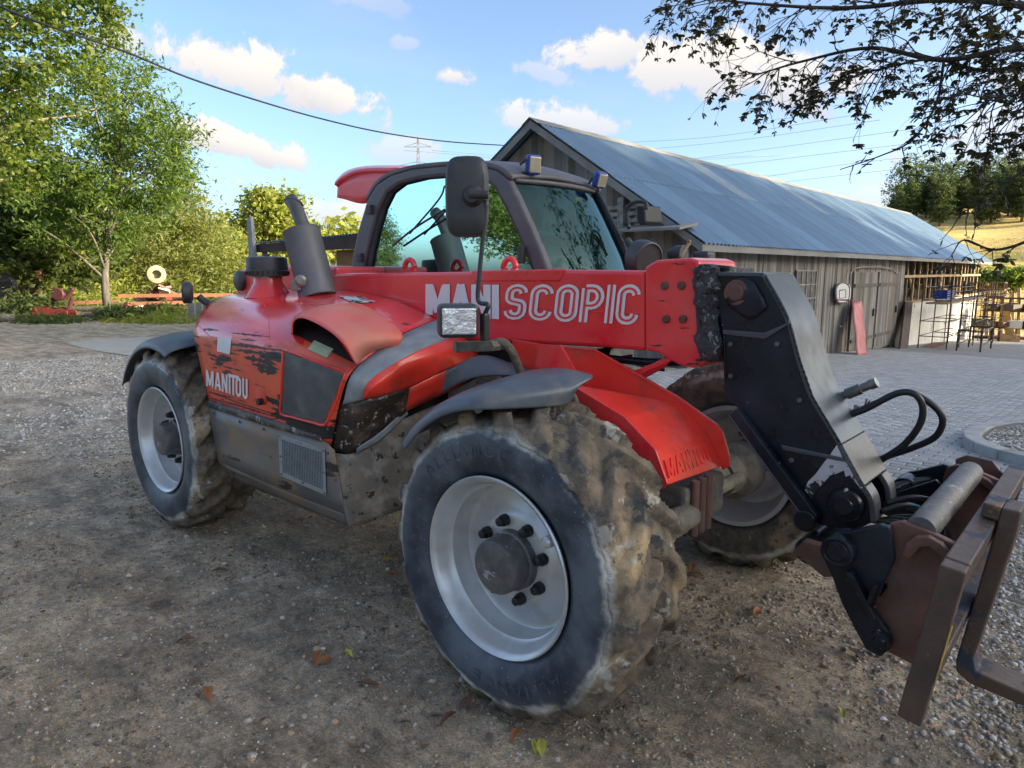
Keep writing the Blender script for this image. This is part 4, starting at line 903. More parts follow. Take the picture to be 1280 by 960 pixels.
def blobs_px(lst, dist):
    """(px, py, rx_px, ry_px, depth) outlines of crown masses at their distance"""
    out = []
    for (px, py, rx, ry, dd) in lst:
        p = PD(px, py, dist + dd); k = (dist + dd) / FPX; out.append((p.x, p.y, p.z, rx * k, rx * k * 1.0, ry * k))
    return out
def base_px(px, dist):
    d = ray(px, 400); d.z = 0; d.normalize(); p = CPOS + d * dist; return Vector((p.x, p.y, ghf(p.x, p.y)))
# ash tree, upright, in front of the others
D = 30; b_ = base_px(137, D)
tree('ash_tree', b_, 10, blobs_px([(150, 130, 58, 62, 0), (185, 165, 50, 48, 0), (110, 190, 60, 60, 1), (165, 215, 62, 50, 0), (100, 265, 62, 48, 0), (200, 190, 34, 60, -1), (150, 270, 48, 38, 0), (60, 250, 45, 50, 1), (140, 95, 34, 36, 0), (215, 145, 14, 24, 0), (215, 215, 22, 40, 0)], D),
     ml_ash, 560, 46, .55, .115, 'airy green ash tree with a pale forked trunk at the left', bark=m_bark, tr=.17, trunk_pts=[b_ - Vector((0, 0, .3)), b_ + Vector((-.1, 0, 1.4)), PD(137, 290, D), PD(150, 180, D), PD(160, 100, D)], asp=.28, droop=.5, limbs=34)
D = 24; b_ = base_px(-120, D)
tree('maple_tree', b_, 12, blobs_px([(20, 60, 60, 55, 0), (95, 40, 50, 42, 0), (60, 110, 60, 45, 1), (0, 150, 60, 50, 0), (-60, 80, 90, 90, 1), (120, 10, 26, 26, 0), (50, -30, 90, 50, 0), (-40, 190, 70, 50, 0), (30, 190, 46, 40, 0), (125, 75, 16, 22, 0)], D),
     ml_maple, 460, 56, .42, .072, 'tall maple reaching into the upper left corner, yellow green in the sun', bark=m_barkpale, tr=.24, trunk_pts=[b_, b_ + Vector((0, 0, 4)), PD(-90, 60, D)], asp=.6, limbs=40)
D = 36; b_ = base_px(20, D)
tree('dark_tree', b_, 11, blobs_px([(20, 250, 70, 70, 0), (80, 290, 60, 50, 0), (-40, 260, 70, 80, 0), (10, 320, 60, 34, -1), (110, 320, 40, 36, 0)], D),
     ml_dark, 480, 24, .7, .17, 'dark dense tree standing behind the weeds at the far left edge', tr=.3, asp=.55)
D = 44
for k, (px, bl, lab) in enumerate([(225, [(215, 300, 60, 60, 0), (250, 320, 52, 52, 0), (190, 340, 50, 40, 0), (225, 250, 34, 40, 0), (222, 232, 22, 28, 0), (255, 285, 24, 30, 0), (285, 350, 30, 34, 0), (180, 300, 40, 40, 1)], 'broad pale willow bush behind the scrap heap'),
                              (60, [(60, 350, 80, 22, 0), (120, 350, 50, 26, 0), (10, 350, 50, 20, 0)], 'sunlit yellowish bush behind the weeds at the left')]):
    tree('willow_bush', base_px(px, D), 6, blobs_px(bl, D), ml_willow if k == 0 else ml_yel, 700, 26, .75, .17, lab, 'bush', tr=.15, asp=.26, droop=.3)
D = 60
tree('round_tree', base_px(345, D), 10, blobs_px([(338, 275, 34, 32, 0), (360, 292, 28, 30, 0), (302, 278, 16, 13, 0), (345, 252, 26, 17, 0), (378, 300, 14, 20, 0), (325, 310, 32, 28, 0)], D), ml_yel, 420, 28, .9, .20, 'rounded yellow green tree rising behind the exhaust pipe', tr=.3, asp=.6)
D = 50
tree('willow_bush', base_px(292, D), 5, blobs_px([(292, 330, 34, 40, 0), (270, 350, 30, 34, 0), (320, 345, 30, 30, 0)], D), ml_yel, 350, 24, .8, .19, 'small bright bush between the scrap heap and the shed', 'bush', tr=.12)
# distant tree line, left and centre
cl = []
for k in range(60):
    px = -250 + k * 16; cl.append((px, 305 + random.uniform(-8, 6), 16, 22 + random.uniform(-5, 7), random.uniform(-8, 8)))
cc, C = crown_cloud(blobs_px(cl, 150), 1500, 14, 2.2); V, F = leaves_np(C, .8 * np.random.uniform(.6, 1.3, len(C)), .6); tag(npmesh('distant_treeline', V, F, ml_yel), kind='stuff')
# pine wood on the hill, trees one can tell apart
D0 = 150
gsp = []
for k in range(26):
    px = 1108 + k * 9 + random.uniform(-3, 3); top = np.interp(px, [1095, 1110, 1150, 1190, 1230, 1300], [240, 232, 222, 214, 208, 206]) + random.uniform(-6, 8); gsp.append((px, top))
pine_src = None
ORD = 'first second third fourth fifth sixth seventh eighth ninth tenth eleventh twelfth thirteenth fourteenth fifteenth sixteenth seventeenth eighteenth nineteenth twentieth twenty-first twenty-second twenty-third twenty-fourth twenty-fifth twenty-sixth'.split()
for k, (px, top) in enumerate(gsp):
    D = D0 + random.uniform(-6, 14); b_ = base_px(px, D); tp_ = PD(px, top, D); H = tp_.z - b_.z
    if pine_src is None or k < 4:
        blobs = [(0, 0, 10 * f, 2.6 * w_, 2.6 * w_, .75) for f, w_ in ((1.0, .14), (.93, .34), (.85, .52), (.74, .72), (.62, .85), (.50, .95), (.38, .95), (.26, .85), (.14, .6))]
        cc, C = crown_cloud(blobs, 420, 18, .55); V, F = leaves_np(C, .26 * np.random.uniform(.5, 1.3, len(C)), .22)
        root = empty('pine_tree', (0, 0, 0)); cr = npmesh('crown', V, F, ml_pine, root); vs, fs = tube_geo([Vector((0, 0, -3)), Vector((.1, 0, 5)), Vector((0, 0, 9.5))], [.24, .18, .06], 7); tk = mesh('trunk', vs, fs, m_barkpine, root, True, fix=False)
        pine_src = (pine_src or []) + [(cr.data, tk.data)]
    else:
        root = empty('pine_tree', (0, 0, 0)); a, b = random.choice(pine_src)
        for me, nm in ((a, 'crown'), (b, 'trunk')): o = bpy.data.objects.new(nm, me); COL.objects.link(o); o.parent = root
    s = H / 10; root.location = b_; root.scale = (s * 1.05, s * 1.05, s); root.rotation_euler.z = random.uniform(0, 6)
    tag(root, 'pine tree on top of the stubble field, %s from the left in its row' % ORD[k], 'tree', 'pines on the hill')
# second row fills the wood behind
bl = [(px, 232 + random.uniform(-6, 16), 15, 36, random.uniform(16, 30)) for px in range(1125, 1420, 11)]
cc, C = crown_cloud(blobs_px(bl, 165), 1900, 18, 1.4); V, F = leaves_np(C, .5 * np.random.uniform(.5, 1.3, len(C)), .22); tag(npmesh('pine_wood', V, F, ml_pine), kind='stuff')
# field bushes beyond the racks
tree('hedge_bush', base_px(1262, 75), 3, blobs_px([(1240, 350, 20, 6, 0), (1275, 347, 22, 8, 0), (1215, 354, 12, 5, 0)], 75), ml_maple, 200, 18, .9, .25, 'green and yellow hedge bush at the foot of the stubble field', 'bush')

# trees that stand outside the frame at the right and behind: they shade the yard
occ = None
def big_tree(loc, s, rz, label):
    global occ
    root = empty('yard_tree', loc, label, 'tree', 'tall trees around the yard, outside the view')
    if occ is None:
        bl = [(0, 0, 9, 4.6, 4.6, 5.2), (2, 1, 6, 3.6, 3.6, 3.6), (-2, -1, 6, 3.6, 3.6, 3.6), (0, 2, 13, 3.2, 3.2, 3.2), (1, -2, 4, 3.8, 3.8, 3.0), (-1, 2, 3.2, 4, 4, 2.6)]
        cc, C = crown_cloud(bl, 1500, 16, 1.0, shell=.15); V, F = leaves_np(C, .36 * np.random.uniform(.7, 1.3, len(C)), .6)
        a = npmesh('crown', V, F, ml_dark, root); vs, fs = tube_geo([Vector((0, 0, -.5)), Vector((0, .2, 5)), Vector((0, 0, 11))], [.45, .35, .1], 8); b = mesh('trunk', vs, fs, m_bark, root, True, fix=False); a.location = (0, 0, 0); b.location = (0, 0, 0); occ = (a.data, b.data)
    else:
        for me, nm in zip(occ, ('crown', 'trunk')): o = bpy.data.objects.new(nm, me); COL.objects.link(o); o.parent = root
    root.scale = (s, s, s); root.rotation_euler.z = rz
i = 0
_s = Vector((sd.x, sd.y, 0)).normalized(); _t = Vector((-_s.y, _s.x, 0))      # towards the sun / along the belt
_e = Vector((-5, 36.5, 0)).dot(_t)                                             # the shade edge crosses the barn here
for row in (0, 1):
    for k in range(17):
        s_ = random.uniform(1.62, 1.8); w_ = _e - 7.0 - k * 7.6 - row * 3.8
        P_ = _s * (80 + row * 8 + random.uniform(-1, 1)) + _t * (w_ + random.uniform(-.6, .6))
        big_tree((P_.x, P_.y, -.4), s_ * (.82 if k == 0 else 1), random.uniform(0, 6), 'tall leafy tree in the belt east of the yard')
fine = None
def fine_tree(loc, s, rz):
    global fine
    root = empty('lime_tree', loc, 'leafy lime tree behind the viewer, outside the view', 'tree', 'lime trees behind the viewer')
    if fine is None:
        bl = [(0, 0, 8, 3.6, 3.6, 3.4), (2.4, 1, 5.5, 2.6, 2.6, 2.2), (-2.4, -1, 6, 2.6, 2.6, 2.6), (0, 2, 11, 2.4, 2.4, 2.2), (1, -2.4, 4, 2.8, 2.8, 1.8), (-1, 2.2, 3.2, 3, 3, 1.8)]
        cc, C = crown_cloud(bl, 1500, 30, .6, shell=.2); V, F = leaves_np(C, .10 * np.random.uniform(.6, 1.3, len(C)), .5)
        a = npmesh('crown', V, F, ml_dark, root); vs, fs = tube_geo([Vector((0, 0, -.5)), Vector((0, .2, 5)), Vector((0, 0, 9))], [.35, .25, .08], 8)
        for e in ((2.4, 1, 6), (-2.4, -1, 6.5), (1, -2.2, 5), (-1, 2, 4.4), (.5, 1.5, 10)): tube_geo([Vector((0, .1, 2.5)), Vector((e[0] * .5, e[1] * .5, e[2] * .75)), Vector(e)], [.14, .09, .03], 6, vs, fs)
        b = mesh('trunk', vs, fs, m_bark, root, True, fix=False); a.location = (0, 0, 0); b.location = (0, 0, 0); fine = (a.data, b.data)
    else:
        for me, nm in zip(fine, ('crown', 'trunk')): o = bpy.data.objects.new(nm, me); COL.objects.link(o); o.parent = root
    root.scale = (s, s, s); root.rotation_euler.z = rz
for (x, y, q_) in ((-21, -24, 1.1), (-26, -31, 1.1), (-18, -30, 1.0), (-15, -36, 1.1), (-36, -23, .62), (-42, -22, .7)): fine_tree((x, y, -.2), q_, random.uniform(0, 6))
for (x, y) in ((10, -54), (-4, -58)):
    big_tree((x, y, -.2), random.uniform(1.0, 1.2), random.uniform(0, 6), 'tall leafy tree behind the viewer')

# chestnut whose branches hang into the picture from the upper right
CH = empty('chestnut_tree', (4.6, 5.6, ghf(4.6, 5.6)), 'overhanging tree with withering brown green leaves, its twigs hanging in the upper right', 'tree')
bvs, bfs = [], []; LC = []
vsT, fsT = tube_geo(smoothpath([Vector((4.6, 5.6, -.4)), Vector((4.5, 5.6, 2.5)), Vector((4.2, 5.5, 4.6)), Vector((4.0, 5.3, 7.5))], 5), [.28, .27, .26, .25, .25, .24, .23, .22, .21, .20, .19, .17, .15, .12, .09, .06], 12)
mesh('trunk', vsT, fsT, m_barkdark, CH, True, fix=False)
def limb(pts, r0, r1, n=6):
    p = smoothpath(pts, n); m = len(p); tube_geo(p, [r0 + (r1 - r0) * i / (m - 1) for i in range(m)], 6, bvs, bfs); return p
def twig(p, d, ln, r, depth):
    """recursive drooping twig that ends in leaf fans"""
    pts = [p]; dd = Vector(d).normalized()
    for k in range(5):
        dd = (dd + Vector((random.uniform(-.28, .28), random.uniform(-.28, .28), random.uniform(-.30, .16)))).normalized(); pts.append(pts[-1] + dd * ln / 5)
    tube_geo(pts, [r * (1 - .13 * i) for i in range(6)], 5, bvs, bfs)
    if depth > 0:
        for k in (1, 2, 3, 4):
            if random.random() < .62:
                sd_ = Vector((random.uniform(-1, 1), random.uniform(-1, 1), random.uniform(-.7, .35))); twig(pts[k], dd * .8 + sd_, ln * random.uniform(.45, .7), r * .55, depth - 1)
    LC.append((pts[-1], dd)); 
    if depth == 0 and random.random() < .6: LC.append((pts[3], (dd + Vector((random.uniform(-1, 1), random.uniform(-1, 1), -.4))).normalized()))
mains = [
 ([(1420, 60, 6.5), (1290, 10, 6.5), (1180, 0, 6.3), (1060, 10, 6.2), (950, 5, 6.0), (860, -5, 5.9)], .035),
 ([(1400, 80, 6.2), (1280, 60, 6.2), (1180, 75, 6.0), (1090, 60, 6.0), (1010, 75, 5.9), (940, 95, 5.8)], .03),
 ([(1420, 95, 6.6), (1320, 78, 6.4), (1230, 88, 6.2), (1170, 74, 6.0), (1110, 84, 5.9), (1050, 100, 5.8)], .022),
 ([(1400, 118, 5.6), (1330, 105, 5.6), (1270, 118, 5.5), (1225, 124, 5.5)], .014),
 ([(1400, 0, 5.2), (1300, -30, 5.2), (1180, -40, 5.2), (1020, -40, 5.2), (900, -50, 5.3)], .03),
 ([(1180, 75, 6.0), (1170, 130, 5.9), (1140, 175, 5.8), (1100, 195, 5.8), (1050, 212, 5.8)], .010),
 ([(1400, 260, 5.0), (1300, 215, 5.0), (1262, 225, 5.0), (1235, 250, 5.0), (1205, 264, 5.0)], .008)]
for li, (pl, r0) in enumerate(mains):
    P = [PD(a, b, c) for a, b, c in pl]
    if li in (0, 1, 2, 3, 4): P = [Vector((4.2, 5.4, 5.2 if li in (0, 4) else 4.2))] + P
    pth = limb(P, r0, .005 if li < 5 else .003)
    for q in range(6 if li < 5 else 2, len(pth)):
        if pix(pth[q])[0] > 1420: continue
        nt_ = 4 if li < 5 else 1
        for _ in range(nt_):
            if random.random() < (.30 if li < 5 else .36):
                dirv = (pth[q] - pth[q - 1]).normalized() * .7 + Vector((random.uniform(-1, 1), random.uniform(-1, 1), random.uniform(-.95, .6)))
                twig(pth[q], dirv, random.uniform(.25, .50) if li < 5 else random.uniform(.10, .18), .0050, 2 if li < 5 else 0)
for (a, b, c, ang_) in [(1190, 318, 5.0, -1), (1240, 312, 5.0, 0), (1262, 300, 5.0, .3), (1275, 318, 5.0, 0), (1210, 320, 5.0, .4)]:
    pass
P = [PD(a, b, 5.0) for a, b in [(1420, 250), (1320, 285), (1275, 305), (1240, 312), (1205, 300), (1190, 318)]]; limb([Vector((3.6, 4.4, 3.4))] + P, .014, .003)
for q in P[2:]:
    for _ in range(3): twig(q, Vector((random.uniform(-1, 1), random.uniform(-1, 1), -.3)), .16, .003, 0)
mesh('branches', bvs, bfs, m_barkdark, CH, True, fix=False)
LV = []; LF = []
for (p, d) in LC:
    x_, y_ = frame_of(d); n = random.randint(4, 7)
    for k in range(n):
        a = -1.5 + 3.0 * k / max(1, n - 1) + random.uniform(-.2, .2); dr_ = (d * math.cos(a) + x_ * math.sin(a) + Vector((0, 0, -.35)) + y_ * random.uniform(-.4, .4)).normalized()
        ln = random.uniform(.026, .056); wd = ln * random.uniform(.16, .26); s_ = dr_.cross(y_ + Vector((.3, .1, .2))).normalized(); up_ = dr_.cross(s_)
        b0 = len(LV); curl = random.uniform(-.3, .1) * ln
        LV += [p, p + dr_ * ln * .45 + s_ * wd, p + dr_ * ln * .8 + s_ * wd * .8 + up_ * curl * .5, p + dr_ * ln + up_ * curl, p + dr_ * ln * .8 - s_ * wd * .8 + up_ * curl * .5, p + dr_ * ln * .45 - s_ * wd]
        LF.append((b0, b0 + 1, b0 + 2, b0 + 3, b0 + 4, b0 + 5))
npmesh('crown', [tuple(v) for v in LV], LF, ml_chest, CH)
print('chestnut leaves', len(LF))

# weeds, grass tufts
def tuft(name, px, py0, w_, h_, D, n, mat, label, cat='weeds', asp=.3):
    b_ = base_px(px, D); c = PD(px, py0, D); k = D / FPX; root = None
    C = np.stack([c.x + np.random.normal(0, w_ * k * .45, n), c.y + np.random.normal(0, w_ * k * .3, n), b_.z + np.abs(np.random.normal(0, h_ * k * .55, n))], -1)
    V, F = leaves_np(C, .11 * np.random.uniform(.6, 1.5, n), asp); o = npmesh(name, V, F, mat); tag(o, kind='stuff'); return o
tuft('weeds', 40, 375, 46, 16, 31, 3500, ml_weed, '')
tuft('weeds', 150, 385, 34, 10, 28.5, 2200, ml_weed, '')
tuft('weeds', 215, 380, 22, 9, 30, 900, ml_yel, '')
tuft('weeds', 60, 385, 40, 5, 27.5, 1100, ml_weed, '')
tuft('weeds', 185, 385, 60, 6, 27.5, 1500, ml_yel, '')
tuft('weeds', 200, 372, 26, 9, 31.5, 700, ml_weed, '')
tuft('weeds', 100, 360, 80, 14, 40, 3000, ml_yel, '')
tuft('weeds', 240, 385, 40, 8, 34, 1200, ml_yel, '')
n = 14000; X = np.random.uniform(-62, -24, n); Y = np.random.uniform(-6, 42, n); kk = X < -25.5 - .8 * np.sin(Y * .7) ; X, Y = X[kk], Y[kk]
C = np.stack([X, Y, gh(X, Y) + .06], -1); V, F = leaves_np(C, .13 * np.random.uniform(.5, 1.3, len(C)), .2, 0); tag(npmesh('grass', V, F, ml_yel), kind='stuff')
n = 9000; X = np.random.uniform(-26, 6, n); Y = np.random.uniform(50, 130, n); C = np.stack([X, Y, gh(X, Y) + .1], -1); V, F = leaves_np(C, .22 * np.random.uniform(.5, 1.3, len(C)), .2); tag(npmesh('field_stubble', V, F, leaf_material('straw', [(.42, .30, .11), (.34, .25, .08), (.25, .22, .07)], (1.5, 1.4, 1))), kind='stuff')
# little plants in the bed
for k, (x, y) in enumerate(((1.15, 6.6), (1.2, 6.75), (1.6, 6.3))):
    C = np.stack([x + np.random.normal(0, .05, 160), y + np.random.normal(0, .05, 160), zb + .08 + np.abs(np.random.normal(0, .05, 160))], -1); V, F = leaves_np(C, .018 * np.random.uniform(.6, 1.4, 160), .35)
    tag(npmesh('bed_plant', V, F, ml_weed), ['small green plant at the near edge of the gravel bed', 'small green plant at the middle of the gravel bed', 'small green plant at the far side of the gravel bed'][k], 'plant')

# ================================================================= scrap along the left verge
D = 29
def at(px, dist, z=0.0): p = base_px(px, dist); p.z += z; return p
p = at(62, D, .0); dr = Vector((.745, .667, 0)); bk_ = Vector((-.667, .745, 0))
t = empty('trough', p, 'red metal trough lying at the verge on the left', 'trough'); mr = M('dull_red_enamel', (.20, .03, .02), (.14, .025, .02), 4, .7)
prism('trough_front', [p - dr * .62 + Vector((0, 0, .02)), p + dr * .62 + Vector((0, 0, -.1)), p + dr * .62 + Vector((0, 0, .30)), p - dr * .55 + Vector((0, 0, .46))], bk_ * .06, mr, t); prism('trough_back', [p - dr * .62 + bk_ * .5 + Vector((0, 0, .02)), p + dr * .62 + bk_ * .5, p + dr * .62 + bk_ * .5 + Vector((0, 0, .3)), p - dr * .55 + bk_ * .5 + Vector((0, 0, .44))], bk_ * .05, mr, t)
prism('trough_floor', [p - dr * .6, p + dr * .6, p + dr * .6 + bk_ * .5, p - dr * .6 + bk_ * .5], Vector((0, 0, .05)), mr, t)
t = empty('old_machine', at(78, D + 1), 'purple red piece of old farm machinery beside the red trough', 'farm machine')
for (a, b, c, d_) in [(-.25, .1, .1, 1.0), (.2, .15, .25, .95), (0, .5, .5, .9), (-.3, .6, .2, .8)]:
    q = at(78, D + 1) + dr * a + Vector((0, 0, b)); cyl('frame_bar', q, q + dr * c + Vector((0, 0, d_ * .6)), .07, M('plum_paint', (.085, .02, .035), (.09, .03, .03), 5, .5), t, 8)
cyl('flywheel', at(76, D + .8, .85) - bk_ * .06, at(76, D + .8, .85) + bk_ * .06, .22, M('plum_paint', (.085, .02, .035)), t, 18)
for i, (px, l, r, z, lab) in enumerate([(102, 1.5, .12, .12, 'lower'), (108, 1.6, .10, .32, 'upper'), (112, 1.9, .11, .10, 'front')]):
    q = at(px, D + (0 if i == 2 else .8), z); tag(cyl('log', q - dr * l / 2, q + dr * l / 2, r, m_bark, None, 12), '%s grey brown log in the pile left of the ash tree' % lab, 'log')
q = at(118, D - .5, .02); tag(prism('lying_board', [q - dr * 1.0, q + dr * 1.1 - Vector((0, 0, .03)), q + dr * 1.1 + Vector((0, 0, .04)), q - dr * 1.0 + Vector((0, 0, .06))], bk_ * .2, m_wood[2]), 'pale board lying on the grass before the logs', 'board')
q = at(38, 35, 0); tag(prism('leaning_post', [q, q + dr * .30, q + dr * .62 + Vector((0, 0, 1.7)), q + dr * .22 + Vector((0, 0, 1.7))], bk_ * .25, M('brown_post', (.16, .07, .04), (.11, .05, .03), 5, .8)), 'thick brown post leaning above the weeds at the left', 'post')
q = at(10, 33, 1.1); tg = empty('scrap_tractor_tyre', q, 'old dark wheel propped in the weeds at the far left', 'wheel'); lathe('tyre', q - bk_ * .12, q, [(0, .2), (0, .42), (.05, .48), (.2, .48), (.24, .42), (.24, .2)], m_rubber_dark, tg, 24); cyl('rim', q - bk_ * .06, q + bk_ * .05, .22, m_steel, tg, 20)
q = at(200, 33, 0); q.z = PD(200, 343, 33).z
ax_ = (Vector((1.63, -1.7, 1.6)) - q).normalized() * .8 + Vector((.25, .1, .05)); ring_c = q
rg = lathe('concrete_ring', q - ax_.normalized() * .25, q + ax_, [(0, .18), (0, .34), (.02, .37), (.30, .37), (.32, .34), (.32, .18), (.02, .16)], M('cream_tank_paint', (.36, .33, .23), (.26, .22, .14), 3, .7), None, 28); tag(rg, 'cream coloured ring with a round hole on top of the scrap heap', 'ring')
hp = empty('scrap_heap', at(200, 34), 'heap of rusty and whitish scrap sheets below the cream ring', 'scrap heap')
for k in range(60):
    a = random.uniform(-1.5, 1.8); h = max(.05, 1.15 - abs(a - .1) * .75) * random.uniform(.2, 1); q = at(203, 34 + random.uniform(-.5, .8)) + dr * a + Vector((0, 0, h))
    R = Matrix.Rotation(random.uniform(-.6, .6), 3, 'X') @ Matrix.Rotation(random.uniform(-.5, .5), 3, 'Y') @ Matrix.Rotation(random.uniform(0, 3), 3, 'Z')
    box('scrap_piece', q, (random.uniform(.3, 1.1), random.uniform(.2, .5), random.uniform(.03, .14)), random.choice([m_rust, m_plaster, m_timber, m_rust, m_wood[3], m_redpale]), hp, R=R)
for i, (p0, p1, zz_) in enumerate([(150, 292, .62), (165, 240, .30), (85, 150, .35)]):
    q0 = at(p0, 32.5, zz_); q1 = at(p1, 32.5, zz_ + .05); tag(prism('rusty_beam', [q0, q1, q1 + Vector((0, 0, .14)), q0 + Vector((0, 0, .14))], bk_ * .12, M('orange_rust_beam', (.30, .12, .06), (.2, .09, .05), 4, .8)), ['long orange rusty beam lying across the scrap heap', 'short rusty beam under the long one in front of the scrap heap', 'rusty beam behind the logs'][i], 'beam')
gcol = M('grey_block', (.22, .22, .22), (.16, .16, .155), 4, .85)
for i in range(6):
    q = at(243 + 9 * (i % 3), 27.5, .17 + .33 * (i // 3)); tag(box('concrete_block', q, (.26, .4, .32), gcol, None, rz=rad(41), bevel=.01), 'grey concrete block in the %s row, %s, stacked left of the engine hood' % (['lower', 'upper'][i // 3], ['left', 'middle', 'right'][i % 3]), 'concrete block', 'concrete blocks stacked on the verge')
for i, (px, s_) in enumerate([(5, .35), (12, .28), (28, .22), (40, .18)]):
    q = at(px, 28.5, .1); V = ICO * np.array([s_ * 1.2, s_, s_ * .7]) * (1 + np.random.uniform(-.12, .12, (12, 1))) + np.array(q); o = npmesh('boulder', V, ICF, m_bark, None); md = o.modifiers.new('s', 'SUBSURF'); md.levels = 1; md.render_levels = 1
    tag(o, 'grey boulder at the foot of the weeds, %s of four from the left' % ['first', 'second', 'third', 'last'][i], 'boulder', 'boulders by the weeds')

# ================================================================= pylon, power lines and the cable to the barn
m_pyl = M('galvanised_lattice', (.30, .30, .30), (.25, .25, .25), 3, .5, .3)
DP = 170; pb = base_px(527, DP); tz = PD(527, 168, DP).z; PY = empty('pylon', pb, 'steel lattice power pylon far behind the machine, above the cab', 'pylon')
vs, fs = [], []
Rr = Vector((.745, .667, 0)); Bk = Vector((-.667, .745, 0)); H = tz - pb.z
def wid(z): return 3.2 * (1 - z / H) ** 1.3 + .35
def cn_(i, z): w_ = wid(z); s = [(-1, -1), (1, -1), (1, 1), (-1, 1)][i]; return pb + Rr * (s[0] * w_ / 2) + Bk * (s[1] * w_ / 2) + Vector((0, 0, z))
lv = np.linspace(0, H, 16)
for a, b in zip(lv, lv[1:]):
    for i in range(4):
        j = (i + 1) % 4; tube_geo([cn_(i, a), cn_(i, b)], .09, 4, vs, fs); tube_geo([cn_(i, a), cn_(j, b)], .05, 4, vs, fs); tube_geo([cn_(j, a), cn_(i, b)], .05, 4, vs, fs)
mesh('tower', vs, fs, m_pyl, PY, fix=False)
arms = []
for z, l in ((H * .93, 3.2), (H * .80, 4.6)):
    for s in (-1, 1):
        e = pb + Rr * s * l + Vector((0, 0, z)); v2, f2_ = tube_geo([pb + Rr * s * .3 + Vector((0, 0, z + .9)), e], .06, 4); tube_geo([pb + Rr * s * .3 + Vector((0, 0, z)), e], .07, 4, v2, f2_); mesh('cross_arm', v2, f2_, m_pyl, PY, fix=False); arms.append(e - Vector((0, 0, .8)))
m_wire = M('grey_wire', (.20, .22, .25), (.2, .22, .25), 3, .5)
wl_ = [((700, 182), (880, 172), (1080, 142)), ((700, 196), (900, 178), (1100, 150)), ((780, 210), (960, 186), (1150, 160)), ((850, 214), (1000, 196), (1200, 172)), ((940, 224), (1060, 205), (1250, 186)), ((960, 230), (1080, 216), (1280, 194))]
for i, (a, b, c) in enumerate(wl_):
    o = tube('power_line', [PD(*a, 175), PD(*b, 150), PD(*c, 120)], .028, m_wire, None, 4, 8); tag(o, 'thin overhead power line in the sky above the barn, %s from the top' % ['first', 'second', 'third', 'fourth', 'fifth', 'sixth'][i], 'power line', 'power lines above the barn')
for i, e in enumerate(arms):
    tag(tube('pylon_wire', [e, e + Rr * 40 + Vector((0, 0, -2.6)), e + Rr * 85 + Vector((0, 0, -1.0))], .03, m_wire, None, 4, 8), 'thin wire running right from the pylon, %s arm' % ['upper left', 'upper right', 'lower left', 'lower right'][i], 'power line', 'wires on the pylon')
ce = PT(634, 182, BG - .1)
cab_pts = [PD(-80, -35, 8.0), PD(0, 8, 8.6), PD(60, 32, 9.1), PD(155, 64, 9.8), PD(235, 97, 10.4), PD(320, 125, 11.2), PD(400, 148, 12.2), PD(480, 166, 13.4), PD(560, 177, 14.6), ce]
tag(tube('overhead_cable', cab_pts, .012, m_rubber_dark, None, 6, 6), 'black overhead cable sagging from the upper left to the barn gable', 'cable')
# ================================================================= the telehandler
TH = empty('telehandler', (-1.3, 1.1, 0), 'red telescopic handler with muddy tyres and scraped engine cover, parked on dirt', 'telehandler')
R_T = .575; WB = 2.9

